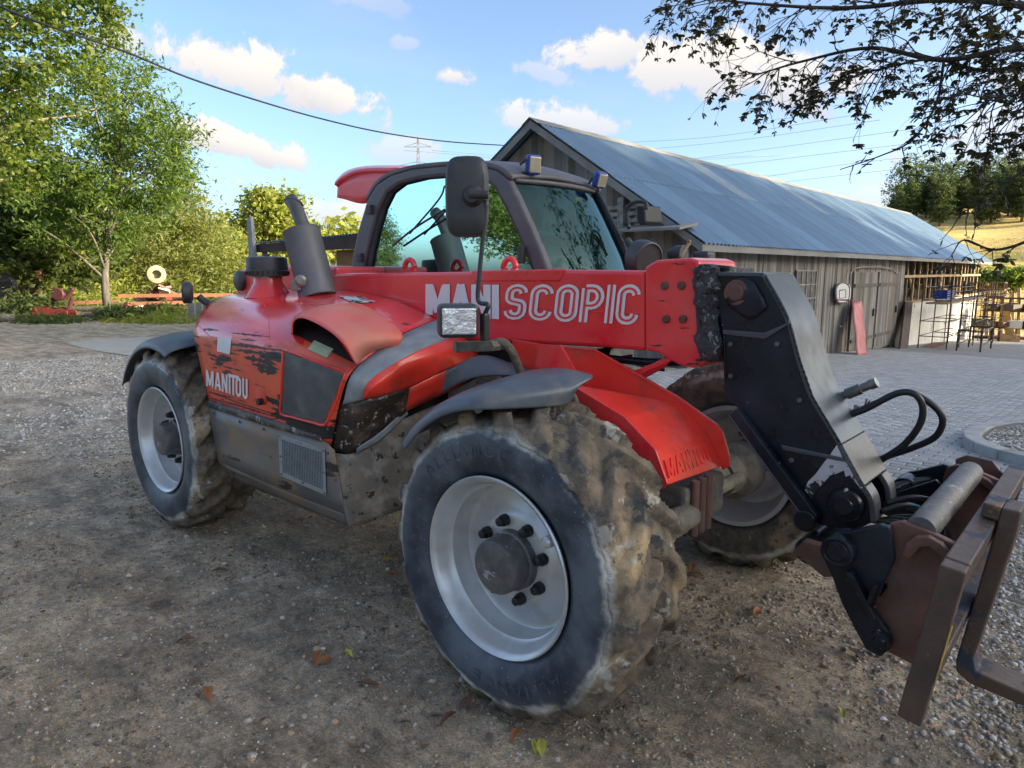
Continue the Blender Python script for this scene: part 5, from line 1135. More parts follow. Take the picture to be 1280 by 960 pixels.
# ---- tyre with chevron lugs (axis along Y, outer face at y=0, width W)
W_T = .43
m_tyre = bpy.data.materials.new('muddy_tyre_rubber'); m_tyre.use_nodes = True
def _tyre():
    T = m_tyre.node_tree; b = T.nodes['Principled BSDF']; nd = T.nodes.new
    co = nd('ShaderNodeTexCoord').outputs['Object']; sx = nd('ShaderNodeSeparateXYZ'); T.links.new(co, sx.inputs[0])
    r = mnode('SQRT', mnode('ADD', mnode('MULTIPLY', sx.outputs[0], sx.outputs[0], tree=T), mnode('MULTIPLY', sx.outputs[2], sx.outputs[2], tree=T), tree=T), tree=T)
    def nz(s, d=6, ro=.6):
        n = nd('ShaderNodeTexNoise'); n.inputs['Scale'].default_value = s; n.inputs['Detail'].default_value = d; n.inputs['Roughness'].default_value = ro; T.links.new(co, n.inputs['Vector']); return n.outputs['Fac']
    def rmp(v, lo, hi):
        q = nd('ShaderNodeMapRange'); q.inputs[1].default_value = lo; q.inputs[2].default_value = hi; T.links.new(v, q.inputs[0]); return q.outputs[0]
    def mx(f, A, B):
        x = nd('ShaderNodeMixRGB'); T.links.new(f, x.inputs['Fac'])
        for k, v in ((1, A), (2, B)):
            if isinstance(v, tuple): x.inputs[k].default_value = (*v, 1)
            else: T.links.new(v, x.inputs[k])
        return x.outputs[0]
    n1, n2, n3 = nz(4), nz(18), nz(45, 8)
    side = mx(rmp(n1, .40, .62), (.028, .038, .055), (.115, .135, .16))          # washed blue black sidewall
    side = mx(rmp(nz(24, 7, .75), .60, .72), side, (.16, .18, .20)); side = mx(rmp(nz(75, 3), .66, .7), side, (.22, .23, .24))
    mud = mx(rmp(n2, .35, .62), (.085, .070, .054), (.20, .155, .105))
    mud = mx(rmp(n1, .55, .66), mud, (.40, .29, .165))
    mud = mx(rmp(nz(7, 7), .60, .63), mud, (.38, .35, .29))                         # dried light flakes
    mud = mx(rmp(nz(11, 7), .56, .60), mud, (.07, .066, .062))
    rr = mnode('ADD', r, mnode('MULTIPLY', mnode('SUBTRACT', n2, .5, tree=T), .05, tree=T), tree=T)
    edge = rmp(rr, .502, .512)
    inner = rmp(sx.outputs[1], .395, .41)
    f = mnode('MAXIMUM', edge, mnode('MULTIPLY', inner, .8, tree=T), tree=T)
    rim = mnode('MULTIPLY', rmp(rr, .484, .500), mnode('SUBTRACT', 1.0, rmp(rr, .512, .53), tree=T), tree=T)
    c = mx(f, side, mud); c = mx(mnode('MULTIPLY', rim, rmp(n1, .4, .6), tree=T), c, (.60, .57, .49))
    T.links.new(c, b.inputs['Base Color'])
    T.links.new(mnode('MULTIPLY_ADD', f, .4, .42, tree=T), b.inputs['Roughness'])
    bp = nd('ShaderNodeBump'); bp.inputs['Distance'].default_value = .012; bp.inputs['Strength'].default_value = .9
    hh = mnode('MULTIPLY', mnode('ADD', mnode('MULTIPLY', n3, .6, tree=T), n2, tree=T), mnode('MULTIPLY_ADD', f, .9, .1, tree=T), tree=T)
    T.links.new(hh, bp.inputs['Height']); T.links.new(bp.outputs[0], b.inputs['Normal'])
_tyre()
def tyre_mesh(seed, mudfill):
    prof = []   # (y, r, tread weight)
    for y, r, t in [(.060, .318, 0), (.030, .345, 0), (.012, .375, 0), (.002, .415, 0), (.0, .45, 0), (.004, .478, 0), (.010, .494, .05), (.020, .510, .45), (.032, .524, .8), (.05, .535, 1)]:
        prof.append((y, r, t))
    for k in range(1, 22): 
        y = .05 + (W_T - .10) * k / 22; prof.append((y, .535 + .012 * math.sin(PI * k / 22), 1))
    for y, r, t in [(.05, .535, 1), (.032, .524, .8), (.020, .510, .45), (.010, .494, .05), (.004, .478, 0), (.0, .45, 0), (.002, .415, 0), (.012, .375, 0), (.030, .345, 0), (.060, .318, 0)]:
        prof.append((W_T - y, r, t))
    NA = 440; NL = 19
    P = np.array(prof); A = np.arange(NA) * 2 * PI / NA
    V = np.zeros((NA, len(P), 3)); yc = W_T / 2
    for j, (y, r, t) in enumerate(P):
        s = (y - yc) / yc
        half = 0.0 if s < 0 else .5
        # chevron phase: lug runs from the centre to the shoulder, swept back
        ph = (A / (2 * PI) * NL + half + abs(s) * 1.15) % 1.0
        d = np.abs(ph - .5)
        wv = .190 + .05 * abs(s)
        h = np.clip((wv - d) / .022 + .5, 0, 1); h = h * h * (3 - 2 * h)
        if abs(s) < .10: h = h * 0 + .9 * np.clip(h * 1.5, 0, 1)
        rad_ = r + t * (.040 * h)
        V[:, j, 0] = np.cos(A) * rad_; V[:, j, 1] = y; V[:, j, 2] = np.sin(A) * rad_
        if t > 0:
            for i in range(NA):
                p = Vector(V[i, j]) * 6 + Vector((seed, 0, 0)); nn = noise.noise(p) ; n2 = noise.noise(p * 4.1)
                fill = max(0, mudfill + nn * .9) * t
                low = .030 * fill * (1 - h[i])                      # mud packed between the lugs
                dr = low + .0045 * n2 * t - (.010 * max(0, -nn) * t)
                q = rad_[i] + dr if np.ndim(rad_) else rad_ + dr
                V[i, j, 0] = math.cos(A[i]) * q; V[i, j, 2] = math.sin(A[i]) * q
                V[i, j, 1] = y + .006 * noise.noise(p * 2.3 + Vector((5, 5, 5))) * t * (1 if .03 < y < W_T - .03 else .6)
    m = len(P); F = []
    for i in range(NA):
        k = (i + 1) % NA
        for j in range(m - 1): F.append((i * m + j, i * m + j + 1, k * m + j + 1, k * m + j))
    return V.reshape(-1, 3), F
def make_wheel(name, loc, rz, seed, mudfill, roll=0.0, share=None, detail=True):
    """wheel part: rim with tyre, hub, nuts as sub-parts. local axis Y, outer face towards -Y"""
    prof = [(.028, .335), (.020, .338), (.014, .333), (.020, .322), (.034, .312), (.050, .309), (.062, .300), (.085, .296), (.092, .285), (.15, .281), (.172, .278),
            (.178, .268), (.176, .25), (.160, .20), (.150, .185), (.138, .17), (.134, .16), (.134, .06)]
    if share: rim = link(name, share[0], m_rim, TH, off=Vector(loc) - TH.location)
    else:
        vs, fs = lathe_geo((0, 0, 0), (0, 1, 0), prof + [(.134, .0)], 72)
        vs2, fs2 = lathe_geo((0, 0, 0), (0, 1, 0), [(.17, .300), (.30, .295), (.38, .315), (.40, .335), (.41, .335), (.41, .31), (.36, .285), (.20, .27), (.18, .26)], 72)
        b = len(vs); vs += vs2; fs += [tuple(i + b for i in f) for f in fs2]
        rim = mesh(name, vs, fs, m_rim, TH, True, off=Vector(loc) - TH.location); sharpen(rim, 50)
    rim.rotation_euler = (0, roll, rz) if False else Matrix.Rotation(rz, 3, 'Z').to_euler()
    subs = []
    def sub(o): o.location = (0, 0, 0); subs.append(o.data)
    if share:
        for me, nm in zip(share[1], share[2]):
            o = bpy.data.objects.new(nm, me); COL.objects.link(o); o.parent = rim
        return rim, share
    V, F = tyre_mesh(seed, mudfill); t = npmesh('tyre', V, F, m_tyre, rim, True, off=Vector((0, 0, 0))); subs.append(t.data); names = ['tyre']
    hub = lathe('hub', (0, 0, 0), (0, 1, 0), [(.022, .0), (.022, .088), (.026, .098), (.034, .102), (.10, .104), (.105, .112), (.134, .114)], m_hub, rim, 40, True, Vector((0, 0, 0))); subs.append(hub.data); names.append('hub')
    for k in range(8):
        a = 2 * PI * (k + .35) / 8; c = Vector((math.cos(a) * .148, 0, math.sin(a) * .148))
        n = lathe('wheel_nut', c, c + Vector((0, 1, 0)), [(.088, .0), (.088, .010), (.092, .016), (.112, .0185), (.113, .022), (.134, .023)], m_nut, rim, 12, True, Vector((0, 0, 0)))
        subs.append(n.data); names.append('wheel_nut')
    c = Vector((.20, 0, .135)).normalized() * .215
    v = lathe('valve_stem', (0, .165, 0) if False else c + Vector((0, .09, 0)), c + Vector((0, 1, 0)), [(0, .0), (.0, .012), (.01, .022), (.07, .026)], m_rim, rim, 16, True, Vector((0, 0, 0)))
    subs.append(v.data); names.append('valve_stem')
    return rim, (rim.data, subs, names)
whl, sh1 = make_wheel('wheel', (0, 0, R_T), 0, 3.0, .18)
m_side = M('tyre_sidewall_rubber', (.032, .043, .06), (.10, .12, .145), 20, .5)
for c0 in (108, -72):
    def sw(u, v, c0=c0):
        a = rad(c0 - (u - .5) * 62) ; r_ = .415 + .045 * v; return Vector((math.cos(a) * r_, -.0006, math.sin(a) * r_))
    for o in letters('sidewall_letter', 'ALLIANCE', .10, sw, m_side, whl, gap=.06, solid=.0007): o.location = (0, 0, 0)
w2, sh2 = make_wheel('wheel', (-WB, 0, R_T), 0, 11.0, .15)
make_wheel('wheel', (.06, 2.27, R_T), PI, 0, 0, share=sh1)
make_wheel('wheel', (-WB, 2.25, R_T), PI, 0, 0, share=sh2)

# ---- axles and chassis
ax = cyl('front_axle', (.02, .36, R_T), (.12, 1.95, R_T), .085, m_axle, TH, 24)
box('front_axle_housing', (.05, .98, .60), (.34, .40, .32), m_axle, TH, bevel=.05)
lathe('axle_pivot', (.05, .55, .60), (.05, 1, .60), [(0, .0), (0, .11), (.05, .13), (.14, .13), (.2, .10)], m_axle, TH, 24)
cyl('steering_cylinder', (.22, .45, .60), (.22, 1.6, .60), .032, m_axle, TH)
lathe('hub_reduction', (0.0, .40, R_T), (0, .5, R_T), [(0, .16), (.06, .16), (.10, .12), (.2, .10)], m_axle, TH, 28)
lathe('hub_reduction', (.10, 1.86, R_T), (.10, 1.7, R_T), [(0, .15), (.10, .15), (.14, .11), (.26, .10)], m_axle, TH, 28)
cyl('rear_axle', (-WB, .3, R_T), (-WB, 1.95, R_T), .10, m_axle, TH, 24)
box('chassis_rail', (-1.75, 1.10, .70), (3.0, .60, .26), m_dark, TH, bevel=.03)
box('gearbox', (-1.6, .85, .62), (.9, .5, .36), m_axle, TH, bevel=.04)
# front iron hanging below the red nose
box('axle_bracket', (.33, .80, .73), (.20, .34, .17), m_axle, TH, bevel=.02)
lathe('towing_pin', (.42, .52, .70), (.42, .70, .70), [(0, .0), (0, .045), (.02, .05), (.16, .05)], m_axle, TH, 20)
for k in range(3):
    cyl('suspension_bolt', (.44, .68 + .055 * k, .62), (.44, .68 + .055 * k, .84), .018, m_rust, TH, 12)

# ---- engine pod: lower body, hood, tape band, corner, front face
pod = prism('engine_block', [(-2.35, .16, .50), (-1.08, .16, .50), (-1.08, .16, 1.0), (-2.35, .16, 1.15)], (0, .72, 0), m_dark, TH)
H0 = [(262, 503, .10), (249, 450, .095), (243, 410, .11), (262, 378, .34), (285, 369, .52), (322, 363, .90)]
H1 = [(300, 517, .09), (292, 462, .065), (284, 412, .09), (302, 382, .32), (325, 370, .55), (362, 361, .92)]
H2 = [(350, 533, .08), (345, 478, .05), (338, 424, .08), (356, 390, .32), (376, 372, .58), (420, 361, .93)]
H3 = [(400, 549, .08), (404, 499, .06), (400, 446, .09), (420, 404, .32), (446, 384, .58), (490, 373, .93)]
H4 = [(414, 556, .10), (424, 505, .10), (438, 466, .12), (475, 434, .30), (505, 415, .55), (548, 398, .93)]
hood = surf('engine_hood', [H0, H1, H2, H3, H4], m_redhood, TH, 8, 8, .008)
# the faded lower side of the hood is the same sheet: second material by height
hood.data.materials.append(m_redfade)
for p in hood.data.polygons:
    if p.center.z < 1.285 + .05 * noise.noise(p.center * 4) and p.center.y < .14: p.material_index = 1
TA = [(417, 560, .105), (428, 506, .105), (441, 466, .125), (477, 434, .305), (507, 416, .55), (550, 398, .93)]
TB = [(420, 561, .13), (453, 500, .155), (461, 477, .16), (502, 449, .32), (543, 430, .56), (575, 418, .93)]
tape = surf('tape_strip', [TA[1:], TB[1:]], m_tape, TH, 3, 8, .004)
CB = [(458, 499, .17), (480, 494, .24), (512, 485, .40), (560, 462, .62), (600, 447, .93)]
corner = surf('hood_corner', [TB[1:], [((a[0] + b[0]) / 2 + 1, (a[1] + b[1]) / 2 - 4, (a[2] + b[2]) / 2 - .02) for a, b in zip(TB[1:], CB)], CB], m_redface, TH, 6, 6, .008)
corner_low = surf('hood_corner_edge', [CB[2:], [(508, 514, .42), (560, 490, .66), (610, 462, .93)]], m_redface, TH, 3, 5, .006)
patch = surf('scraped_panel', [[(426, 503, .105), (456, 500, .17), (482, 494, .25), (512, 486, .40)], [(418, 535, .11), (446, 535, .16), (475, 522, .26), (509, 502, .41)], [(416, 564, .115), (444, 565, .19), (472, 545, .28), (508, 515, .42)]], m_blackpatch, TH, 5, 5, .006)
trim = surf('grey_trim', [[(508, 511, .42), (475, 541, .28), (446, 561, .18)], [(510, 518, .44), (478, 549, .30), (446, 567, .19)]], m_tape, TH, 3, 5, .004)
face = surf('front_side_panel', [[(414, 566, .11), (446, 565, .20), (500, 527, .43), (560, 500, .74)], [(424, 612, .10), (452, 612, .20), (500, 585, .42), (560, 580, .74)], [(437, 657, .105), (455, 655, .20), (500, 638, .41), (560, 622, .74)]], m_dirtyface, TH, 6, 6, .008)
under = surf('wheel_arch_liner', [[(560, 490, .70), (640, 455, .90), (720, 440, .93)], [(560, 622, .74), (660, 600, .93), (730, 560, .95)]], m_dirtyface, TH, 5, 5, .01)
bump_b = surf('black_side_cowl', [[(555, 466, .60), (600, 444, .75), (645, 455, .90)], [(545, 495, .60), (600, 470, .70), (690, 470, .85)]], m_fender, TH, 5, 5, .01)
skirt = surf('side_skirt', [[(260, 508, .085), (330, 530, .075), (398, 549, .08), (417, 563, .095)], [(273, 577, .085), (340, 607, .08), (405, 633, .085), (431, 643, .10)]], m_skirt, TH, 4, 6, .008)
skirt2 = surf('lower_skirt', [[(273, 577, .085), (340, 607, .08), (405, 633, .085), (431, 643, .10)], [(296, 601, .15), (350, 623, .15), (408, 647, .15), (437, 658, .15)]], m_skirt, TH, 3, 6, .008)
lip = surf('skirt_edge_rail', [[(261, 500, .088), (330, 521, .075), (400, 544, .078)], [(260, 509, .078), (330, 531, .066), (400, 551, .07)]], m_blackpatch, TH, 2, 5, .02)
HB = bvh(hood); SB = bvh(skirt)
grill = decal_quad('side_grill', HB, [(357, 440), (430, 468), (405, 529), (353, 516)], m_grill, TH, .004, 8)
gp = [hit(HB, *q, .004) for q in densify([(355, 437), (394, 451), (432, 466), (421, 500), (407, 531), (380, 525), (352, 517), (353, 478), (355, 437)], 12)]
tube('grill_rim', gp, .007, m_redface, TH, 8, 2)
rows = []
meshp = decal_quad('vent_panel', SB, [(349, 542), (407, 560), (409, 619), (351, 594)], m_mesh, TH, .005, 4)
gv = []; gf = []
def strand(a, b, T=SB, r=.0014, o=.008):
    p, q = hit(T, *a, o), hit(T, *b, o)
    if p is not None and q is not None: tube_geo([p, q], r, 4, gv, gf, False)
darkv = decal_quad('vent_opening_shade', SB, [(354, 549), (403, 565), (404, 611), (355, 590)], m_dark, TH, .0065, 4)  # flat black sheet painted as the shaded opening behind the mesh
for k in range(25):
    f = k / 24; a = (354 + 49 * f, 549 + 16 * f); b = (355 + 49 * f, 590 + 21 * f); strand(a, b)
for k in range(22):
    f = k / 21; a = (354 + f, 549 + 41 * f); b = (403 + f, 565 + 46 * f); strand(a, b)
mesh('vent_mesh', gv, gf, m_mesh, TH, fix=False)['kind'] = 'stuff'
for q in [(351, 545), (378, 553), (405, 563), (352, 570), (406, 590), (353, 592), (380, 603), (407, 616)]:
    h = hit(SB, *q, .004); cyl('panel_bolt', h, h + Vector((0, -.006, 0)), .006, m_steel, TH, 8)
# scoop: raised air duct over a black panel painted as its shaded mouth
mouth = decal_quad('air_duct_mouth_shade', HB, [(366, 401), (402, 398), (444, 455), (366, 417)], m_dark, TH, .003, 6)
lipc = [(365, 417, .082), (367, 402, .10), (379, 397, .10), (404, 408, .08), (428, 427, .062), (446, 456, .07)]
bk = [(367, 418), (376, 392), (430, 379), (462, 385), (503, 422), (454, 456)]
Lp = [PT(*q) for q in lipc]; Bp = [hit(HB, *q, -.004) or PT(*q, .40) for q in bk]
def midrow(f, lift):
    out = []
    for k, (a, b) in enumerate(zip(Lp, Bp)):
        p = a.lerp(b, f); n_ = Vector((0, -.55, .83)); e_ = math.sin(PI * k / 5) ; out.append(p + n_ * lift * e_)
    return out
scoop = surf('air_duct', [Lp, midrow(.35, .020), midrow(.72, .016), Bp], m_scoop, TH, 6, 6, .005, world=True)
lt = [PT(*q) for q in lipc]; tube('air_duct_lip', lt, .004, m_redface, TH, 6, 5)
decal_quad('warning_sticker', HB, [(393, 426), (417, 437), (409, 448), (385, 437)], m_sticker, TH, .004, 2)
decal_quad('white_sticker', HB, [(273, 421), (290, 424), (288, 443), (272, 439)], m_white, TH, .004, 2)
decal_quad('hood_label', HB, [(424, 371), (450, 371), (470, 378), (442, 380)], m_peel, TH, .004, 2)
h = hit(HB, 327, 494, .001); lathe('latch_recess', h + Vector((0, -.004, 0)), h + Vector((0, 1, 0)), [(0, .045), (.001, .050), (.005, .050)], m_redface, TH, 24)
cyl('hood_latch', h + Vector((.01, -.03, -.03)), h + Vector((.01, .01, -.03)), .018, m_nut, TH, 12)
# MANITOU lettering on the hood
def hoodmap(u, v):
    a = (258 + (311 - 258) * u, 482 + (500 - 482) * u); b = (258 + (311 - 258) * u, 462 + (474 - 462) * u)
    return hit(HB, a[0] + (b[0] - a[0]) * v, a[1] + (b[1] - a[1]) * v, .0035)
letters('maker_letter', 'MANITOU', .16, hoodmap, m_whiteflat, TH)
def scrape(px, py, ln, ht, sl=.08, seed=0):
    n = max(4, int(ln / 2.5)); vs = []; fs = []; rr_ = random.Random(seed)
    for i in range(n + 1):
        f = i / n; x = px + ln * f; y = py + sl * ln * f; e_ = ht * (math.sin(PI * min(1, f * 1.05)) ** .6) * rr_.uniform(.35, 1.1)
        a = hit(HB, x, y - e_ * rr_.uniform(.3, .7), .0012); b = hit(HB, x, y + e_ * rr_.uniform(.3, .7), .0012)
        if a is None or b is None: return
        vs += [a, b]
    fs = [(2 * i, 2 * i + 2, 2 * i + 3, 2 * i + 1) for i in range(n)]
    mesh('paint_scrape', vs, fs, m_scr, TH)
m_scr = M('scraped_bare_plastic', (.022, .022, .023), (.05, .04, .035), 30, .55)
for i, a in enumerate([(285, 430, 46, 5, .10), (296, 437, 50, 7, .16), (304, 446, 44, 9, .22), (314, 455, 36, 9, .20), (322, 463, 26, 8, .1), (274, 440, 26, 3, .12), (262, 444, 16, 2, .2), (272, 456, 34, 3, .25), (256, 411, 18, 3.5, .12), (288, 416, 52, 2.6, .10), (254, 430, 12, 2, .4), (300, 424, 22, 3, .1), (318, 434, 40, 4, .12), (330, 445, 26, 6, .3), (262, 497, 40, 2.5, .28), (290, 504, 55, 3, .32), (260, 489, 30, 1.6, .3), (352, 530, 45, 4, .3)]): scrape(*a, seed=i)

# air intake, exhaust, rear lamp
c = PT(335, 352, .60); base = c.copy()
lathe('air_intake_neck', c - Vector((0, 0, .10)), c + Vector((0, 0, 1)), [(0, .15), (.05, .115), (.09, .09), (.13, .085)], m_redhood, TH, 32)
lathe('air_intake_band', c + Vector((0, 0, .022)), c + Vector((0, 0, 1)), [(0, .088), (.012, .088)], m_steel, TH, 32)
lathe('air_intake_cap', c + Vector((0, 0, .032)), c + Vector((0, 0, 1)), [(0, .10), (.004, .128), (.035, .132), (.04, .126), (.105, .124), (.118, .118), (.128, .02), (.14, .018), (.142, 0)], m_plastic, TH, 40)
for k in range(26):
    a = 2 * PI * k / 26; d = Vector((math.cos(a), math.sin(a), 0)); q = c + d * .1325
    box('cap_slot', q + Vector((0, 0, .053)), (.004, .006, .022), m_dark, TH, a)
hn = PT(374, 357, .62); box('battery_switch', hn, (.08, .07, .06), m_steel, TH, bevel=.006)
lathe('switch_dial', hn + Vector((.05, -.02, .03)), hn + Vector((.1, -.05, .03)), [(0, .0), (0, .035), (.01, .035), (.015, .02), (.03, .02)], m_steel, TH, 20)
tube('switch_lead', [PT(322, 372, .62), PT(328, 358, .62), PT(322, 352, .62), PT(330, 346, .62)], .004, m_rubber_dark, TH, 6)
e0 = PT(398, 372, .72); e1 = PT(377, 290, .72)
d = (e1 - e0).normalized(); Ln = (e1 - e0).length
lathe('exhaust_silencer', e0, e1, [(0, .113), (Ln - .006, .113), (Ln, .117), (Ln + .006, .113), (Ln + .006, .095), (Ln - .08, .09), (Ln - .08, 0)], m_exh, TH, 40)
x0 = PT(384, 300, .72); tp = smoothpath([x0, PT(376, 275, .72), PT(369, 258, .72), PT(362, 248, .72)], 6)
vs, fs = tube_geo(tp, [.042] * len(tp), 20, cap=False)
n0 = len(vs) - 20
for i in range(20):
    q = vs[n0 + i] - tp[-1]; vs[n0 + i] = vs[n0 + i] - (tp[-1] - tp[-4]).normalized() * (.055 + q.dot(_r) * 1.25 if True else 0)
o = mesh('exhaust_tip', vs, fs, m_steelworn, TH, True, fix=False); md = o.modifiers.new('t', 'SOLIDIFY'); md.thickness = .003
lc = PT(241, 366, .30); lathe('rear_lamp', lc, lc + Vector((-.3, -.55, .02)), [(0, .0), (0, .05), (.01, .068), (.05, .070), (.06, .062), (.06, 0)], m_plastic, TH, 28)
tube('rear_lamp_arm', [lc + Vector((.01, .03, -.02)), PT(256, 377, .36), PT(275, 384, .42)], .022, m_plastic, TH, 10)

# ---- fenders
def fender(name, cx, y0, y1, th, rr, nose, mat, drop=.0):
    rows = []; n = 16
    for i in range(n + 1):
        f = i / n; a = rad(th[0] + (th[1] - th[0]) * f); r = rr[0] + (rr[1] - rr[0]) * f
        edge = 0.0; 
        if f > nose: edge = (y1 - y0) * .72 * ((f - nose) / (1 - nose)) ** 2
        pr = []
        for k, (g, dz) in enumerate([(0, -.080), (.012, -.045), (.10, -.020), (.5, .010), (1, .022)]):
            y = y0 + edge + (y1 - y0 - edge) * g
            pr.append(Vector((cx + math.cos(a) * (r + dz), y, R_T + math.sin(a) * (r + dz))))
        rows.append(pr)
    vs = [p for r in rows for p in r]; m = 5
    fs = [(i * m + j, i * m + j + 1, (i + 1) * m + j + 1, (i + 1) * m + j) for i in range(n) for j in range(m - 1)]
    o = mesh(name, vs, fs, mat, TH, True, fix=True)
    md = o.modifiers.new('s', 'SUBSURF'); md.levels = 1; md.render_levels = 2
    md = o.modifiers.new('t', 'SOLIDIFY'); md.thickness = .008
    return o
fender('front_fender', 0.0, -.03, .40, (139, 76), (.640, .672), .70, m_fender)
fender('rear_fender', -WB, .0, .45, (150, 66), (.655, .67), 2.0, m_fender)
tube('fender_stay', [PT(712, 486, .35), PT(722, 512, .42), PT(726, 540, .5)], .014, m_axle, TH, 8)

# ---- red central nose over the axle, with embossed name
nr = PTS([(672, 470), (713, 481), (781, 522), (820, 563), (835, 606)], .50); fr_ = PTS([(672, 462), (719, 479), (849, 504), (885, 544), (904, 582)], .90)
vs = nr + fr_; fs = [(i, i + 1, 6 + i, 5 + i) for i in range(4)]
nose = mesh('red_nose_cover', vs, fs, m_redface, TH); NB = bvh(nose)
md = nose.modifiers.new('t', 'SOLIDIFY'); md.thickness = .010; md.offset = -1; md = nose.modifiers.new('b', 'BEVEL'); md.width = .010; md.segments = 3; md.angle_limit = rad(12)
ns = [p + Vector((0, -.004, .004)) for p in nr]; lo = [p + Vector((-.03, .0, -.13)) for p in nr[:4]] + [nr[4] + Vector((-.02, 0, -.02))]
prism('red_nose_side', ns + lo[::-1], (0, .012, 0), m_red, TH, .003)
flange = prism('red_flange_plate', PTS([(640, 424), (676, 430), (742, 436), (792, 464), (849, 497), (895, 530), (903, 540), (911, 570), (912, 583), (903, 588), (885, 552), (849, 512), (785, 500), (719, 486), (660, 480), (640, 470)], .90), (0, .014, 0), m_redface, TH, .003)
prism('red_flange_plate', PTS([(790, 464), (806, 458), (838, 446), (838, 452), (808, 464), (800, 470)], .93), (0, .012, 0), m_red, TH, .002)
def nosemap(u, v):
    a = (834 + (892 - 834) * u, 598 + (575 - 598) * u); b = (828 + (884 - 828) * u, 576 + (553 - 576) * u)
    return hit(NB, a[0] + (b[0] - a[0]) * v, a[1] + (b[1] - a[1]) * v, .004)
letters('embossed_letter', 'MANITOU', .15, nosemap, m_redface, TH, solid=.010)
prism('inner_red_bracket', PTS([(674, 430), (700, 432), (722, 470), (700, 480), (668, 455)], .70), (0, .015, 0), m_red, TH)
a, b = PT(800, 470, 1.0), PT(836, 450, 1.0)
vs = []; R3 = None
bar = box('red_tube_arm', (a + b) / 2, ((b - a).length, .04, .035), m_red, TH, R=Matrix(((1, 0, 0), (0, 1, 0), (0, 0, 1))).to_3x3() @ Vector((1, 0, 0)).rotation_difference((b - a).normalized()).to_matrix(), bevel=.003)
# lift cylinder under the boom and dark clutter
cyl('lift_cylinder', (-1.9, 1.09, .85), (-.2, 1.09, 1.22), .06, m_head, TH)
for i, (q, r_) in enumerate([([(640, 430), (700, 440), (800, 452), (860, 452)], .018), ([(650, 440), (720, 455), (790, 446)], .012), ([(660, 432), (740, 444), (830, 462)], .010)]):
    tube('hydraulic_pipe', PTS(q, 1.0 + .05 * i), r_, m_head, TH, 8)

# ---- boom
YB = .93; YF = 1.25
bt = lambda q: [PT(a, b, YB) for a, b in q]
rear = prism('boom_rear_end', bt([(292, 352), (300, 337), (322, 331), (420, 333), (420, 392), (306, 392), (297, 372)]), (0, YF - YB + .08, 0), m_red, TH, .02)
rc = PT(301, 351, YB - .005); lathe('boom_pivot_cap', rc + Vector((0, -.03, 0)), rc + Vector((0, 1, 0)), [(0, 0), (0, .06), (.01, .075), (.05, .078)], m_plastic, TH, 28)
boom = prism('boom_tube', bt([(380, 342), (560, 340), (700, 337), (806, 338), (806, 439), (760, 435), (620, 427), (380, 420)]), (0, YF - YB, 0), m_red, TH, .018)
boomhead = prism('boom_collar', PTS([(806, 333), (820, 325), (862, 322), (874, 326), (879, 400), (884, 440), (888, 448), (868, 461), (850, 457), (836, 450), (822, 441), (806, 438)], YB - .012), (0, YF - YB + .024, 0), m_red, TH, .012)
prism('boom_top_rib', PTS([(588, 338), (706, 336), (700, 352), (592, 352)], YB - .006), (0, .02, 0), m_red, TH, .008)
BB = bvh(boom, boomhead)
for q in [(831, 357), (852, 357), (833, 399), (854, 399)]:
    p = PT(*q, YB - .013); lathe('boom_bolt', p + Vector((0, -.012, 0)), p + Vector((0, 1, 0)), [(0, 0), (.003, .006), (.003, .010), (0, .012), (.004, .017), (.013, .018)], m_rust, TH, 14)
def boommap(x0, x1, yt0, yt1, yb0, yb1):
    def fn(u, v):
        x = x0 + (x1 - x0) * u; yb = yb0 + (yb1 - yb0) * u; yt = yt0 + (yt1 - yt0) * u
        return PT(x, yb + (yt - yb) * v, YB - .004)
    return fn
letters('bold_letter', 'MANI', .225, boommap(532, 624, 355, 356, 393, 399), m_whiteflat, TH)
f2 = boommap(627, 799, 356, 356, 398, 406)
letters('striped_letter', 'SCOPIC', .205, f2, m_whiteflat, TH, .10, .02)
f3 = lambda u, v: f2(u, v) + Vector((0, -.0022, 0))
letters('letter_centre_line', 'SCOPIC', .055, f3, m_red, TH, .10, .02)
tube('boom_crease', [PT(430, 376, YB - .001), PT(600, 382, YB - .001), PT(800, 393, YB - .001)], .0018, m_redface, TH, 4)
# inner section, wear pads
pad = prism('wear_pad', PTS([(866, 336), (873, 332), (879, 450), (872, 440)], YB - .03), (0, .03, 0), m_plastic, TH, .004)
inn = prism('inner_boom', PTS([(870, 334), (905, 334), (905, 452), (876, 452)], YB + .01), (0, YF - YB - .02, 0), m_pad, TH, .006)
gp = []
rows = []
for i in range(15):
    f = i / 14; r = []
    for k in range(6):
        g = k / 5; px = 873 + 5 * f + (20 - 1 * f) * g; py = 334 + 116 * f
        p = PT(px, py, YB - .018 - .02 * math.sin(PI * g)); p += Vector((noise.noise(p * 40) * .03, noise.noise(p * 33) * .03, 0)); r.append(p)
    rows.append(r)
surf('greasy_strip', rows, m_pad, TH, 2, 2, .02, world=True)
surf('greasy_top_flap', [[PT(876, 330, YB), PT(895, 331, YB), PT(912, 333, YB)], [PT(885, 328, 1.1), PT(900, 331, 1.1), PT(918, 334, 1.1)], [PT(893, 327, YF), PT(910, 330, YF), PT(925, 336, YF)]], m_pad, TH, 3, 3, .015, world=True)

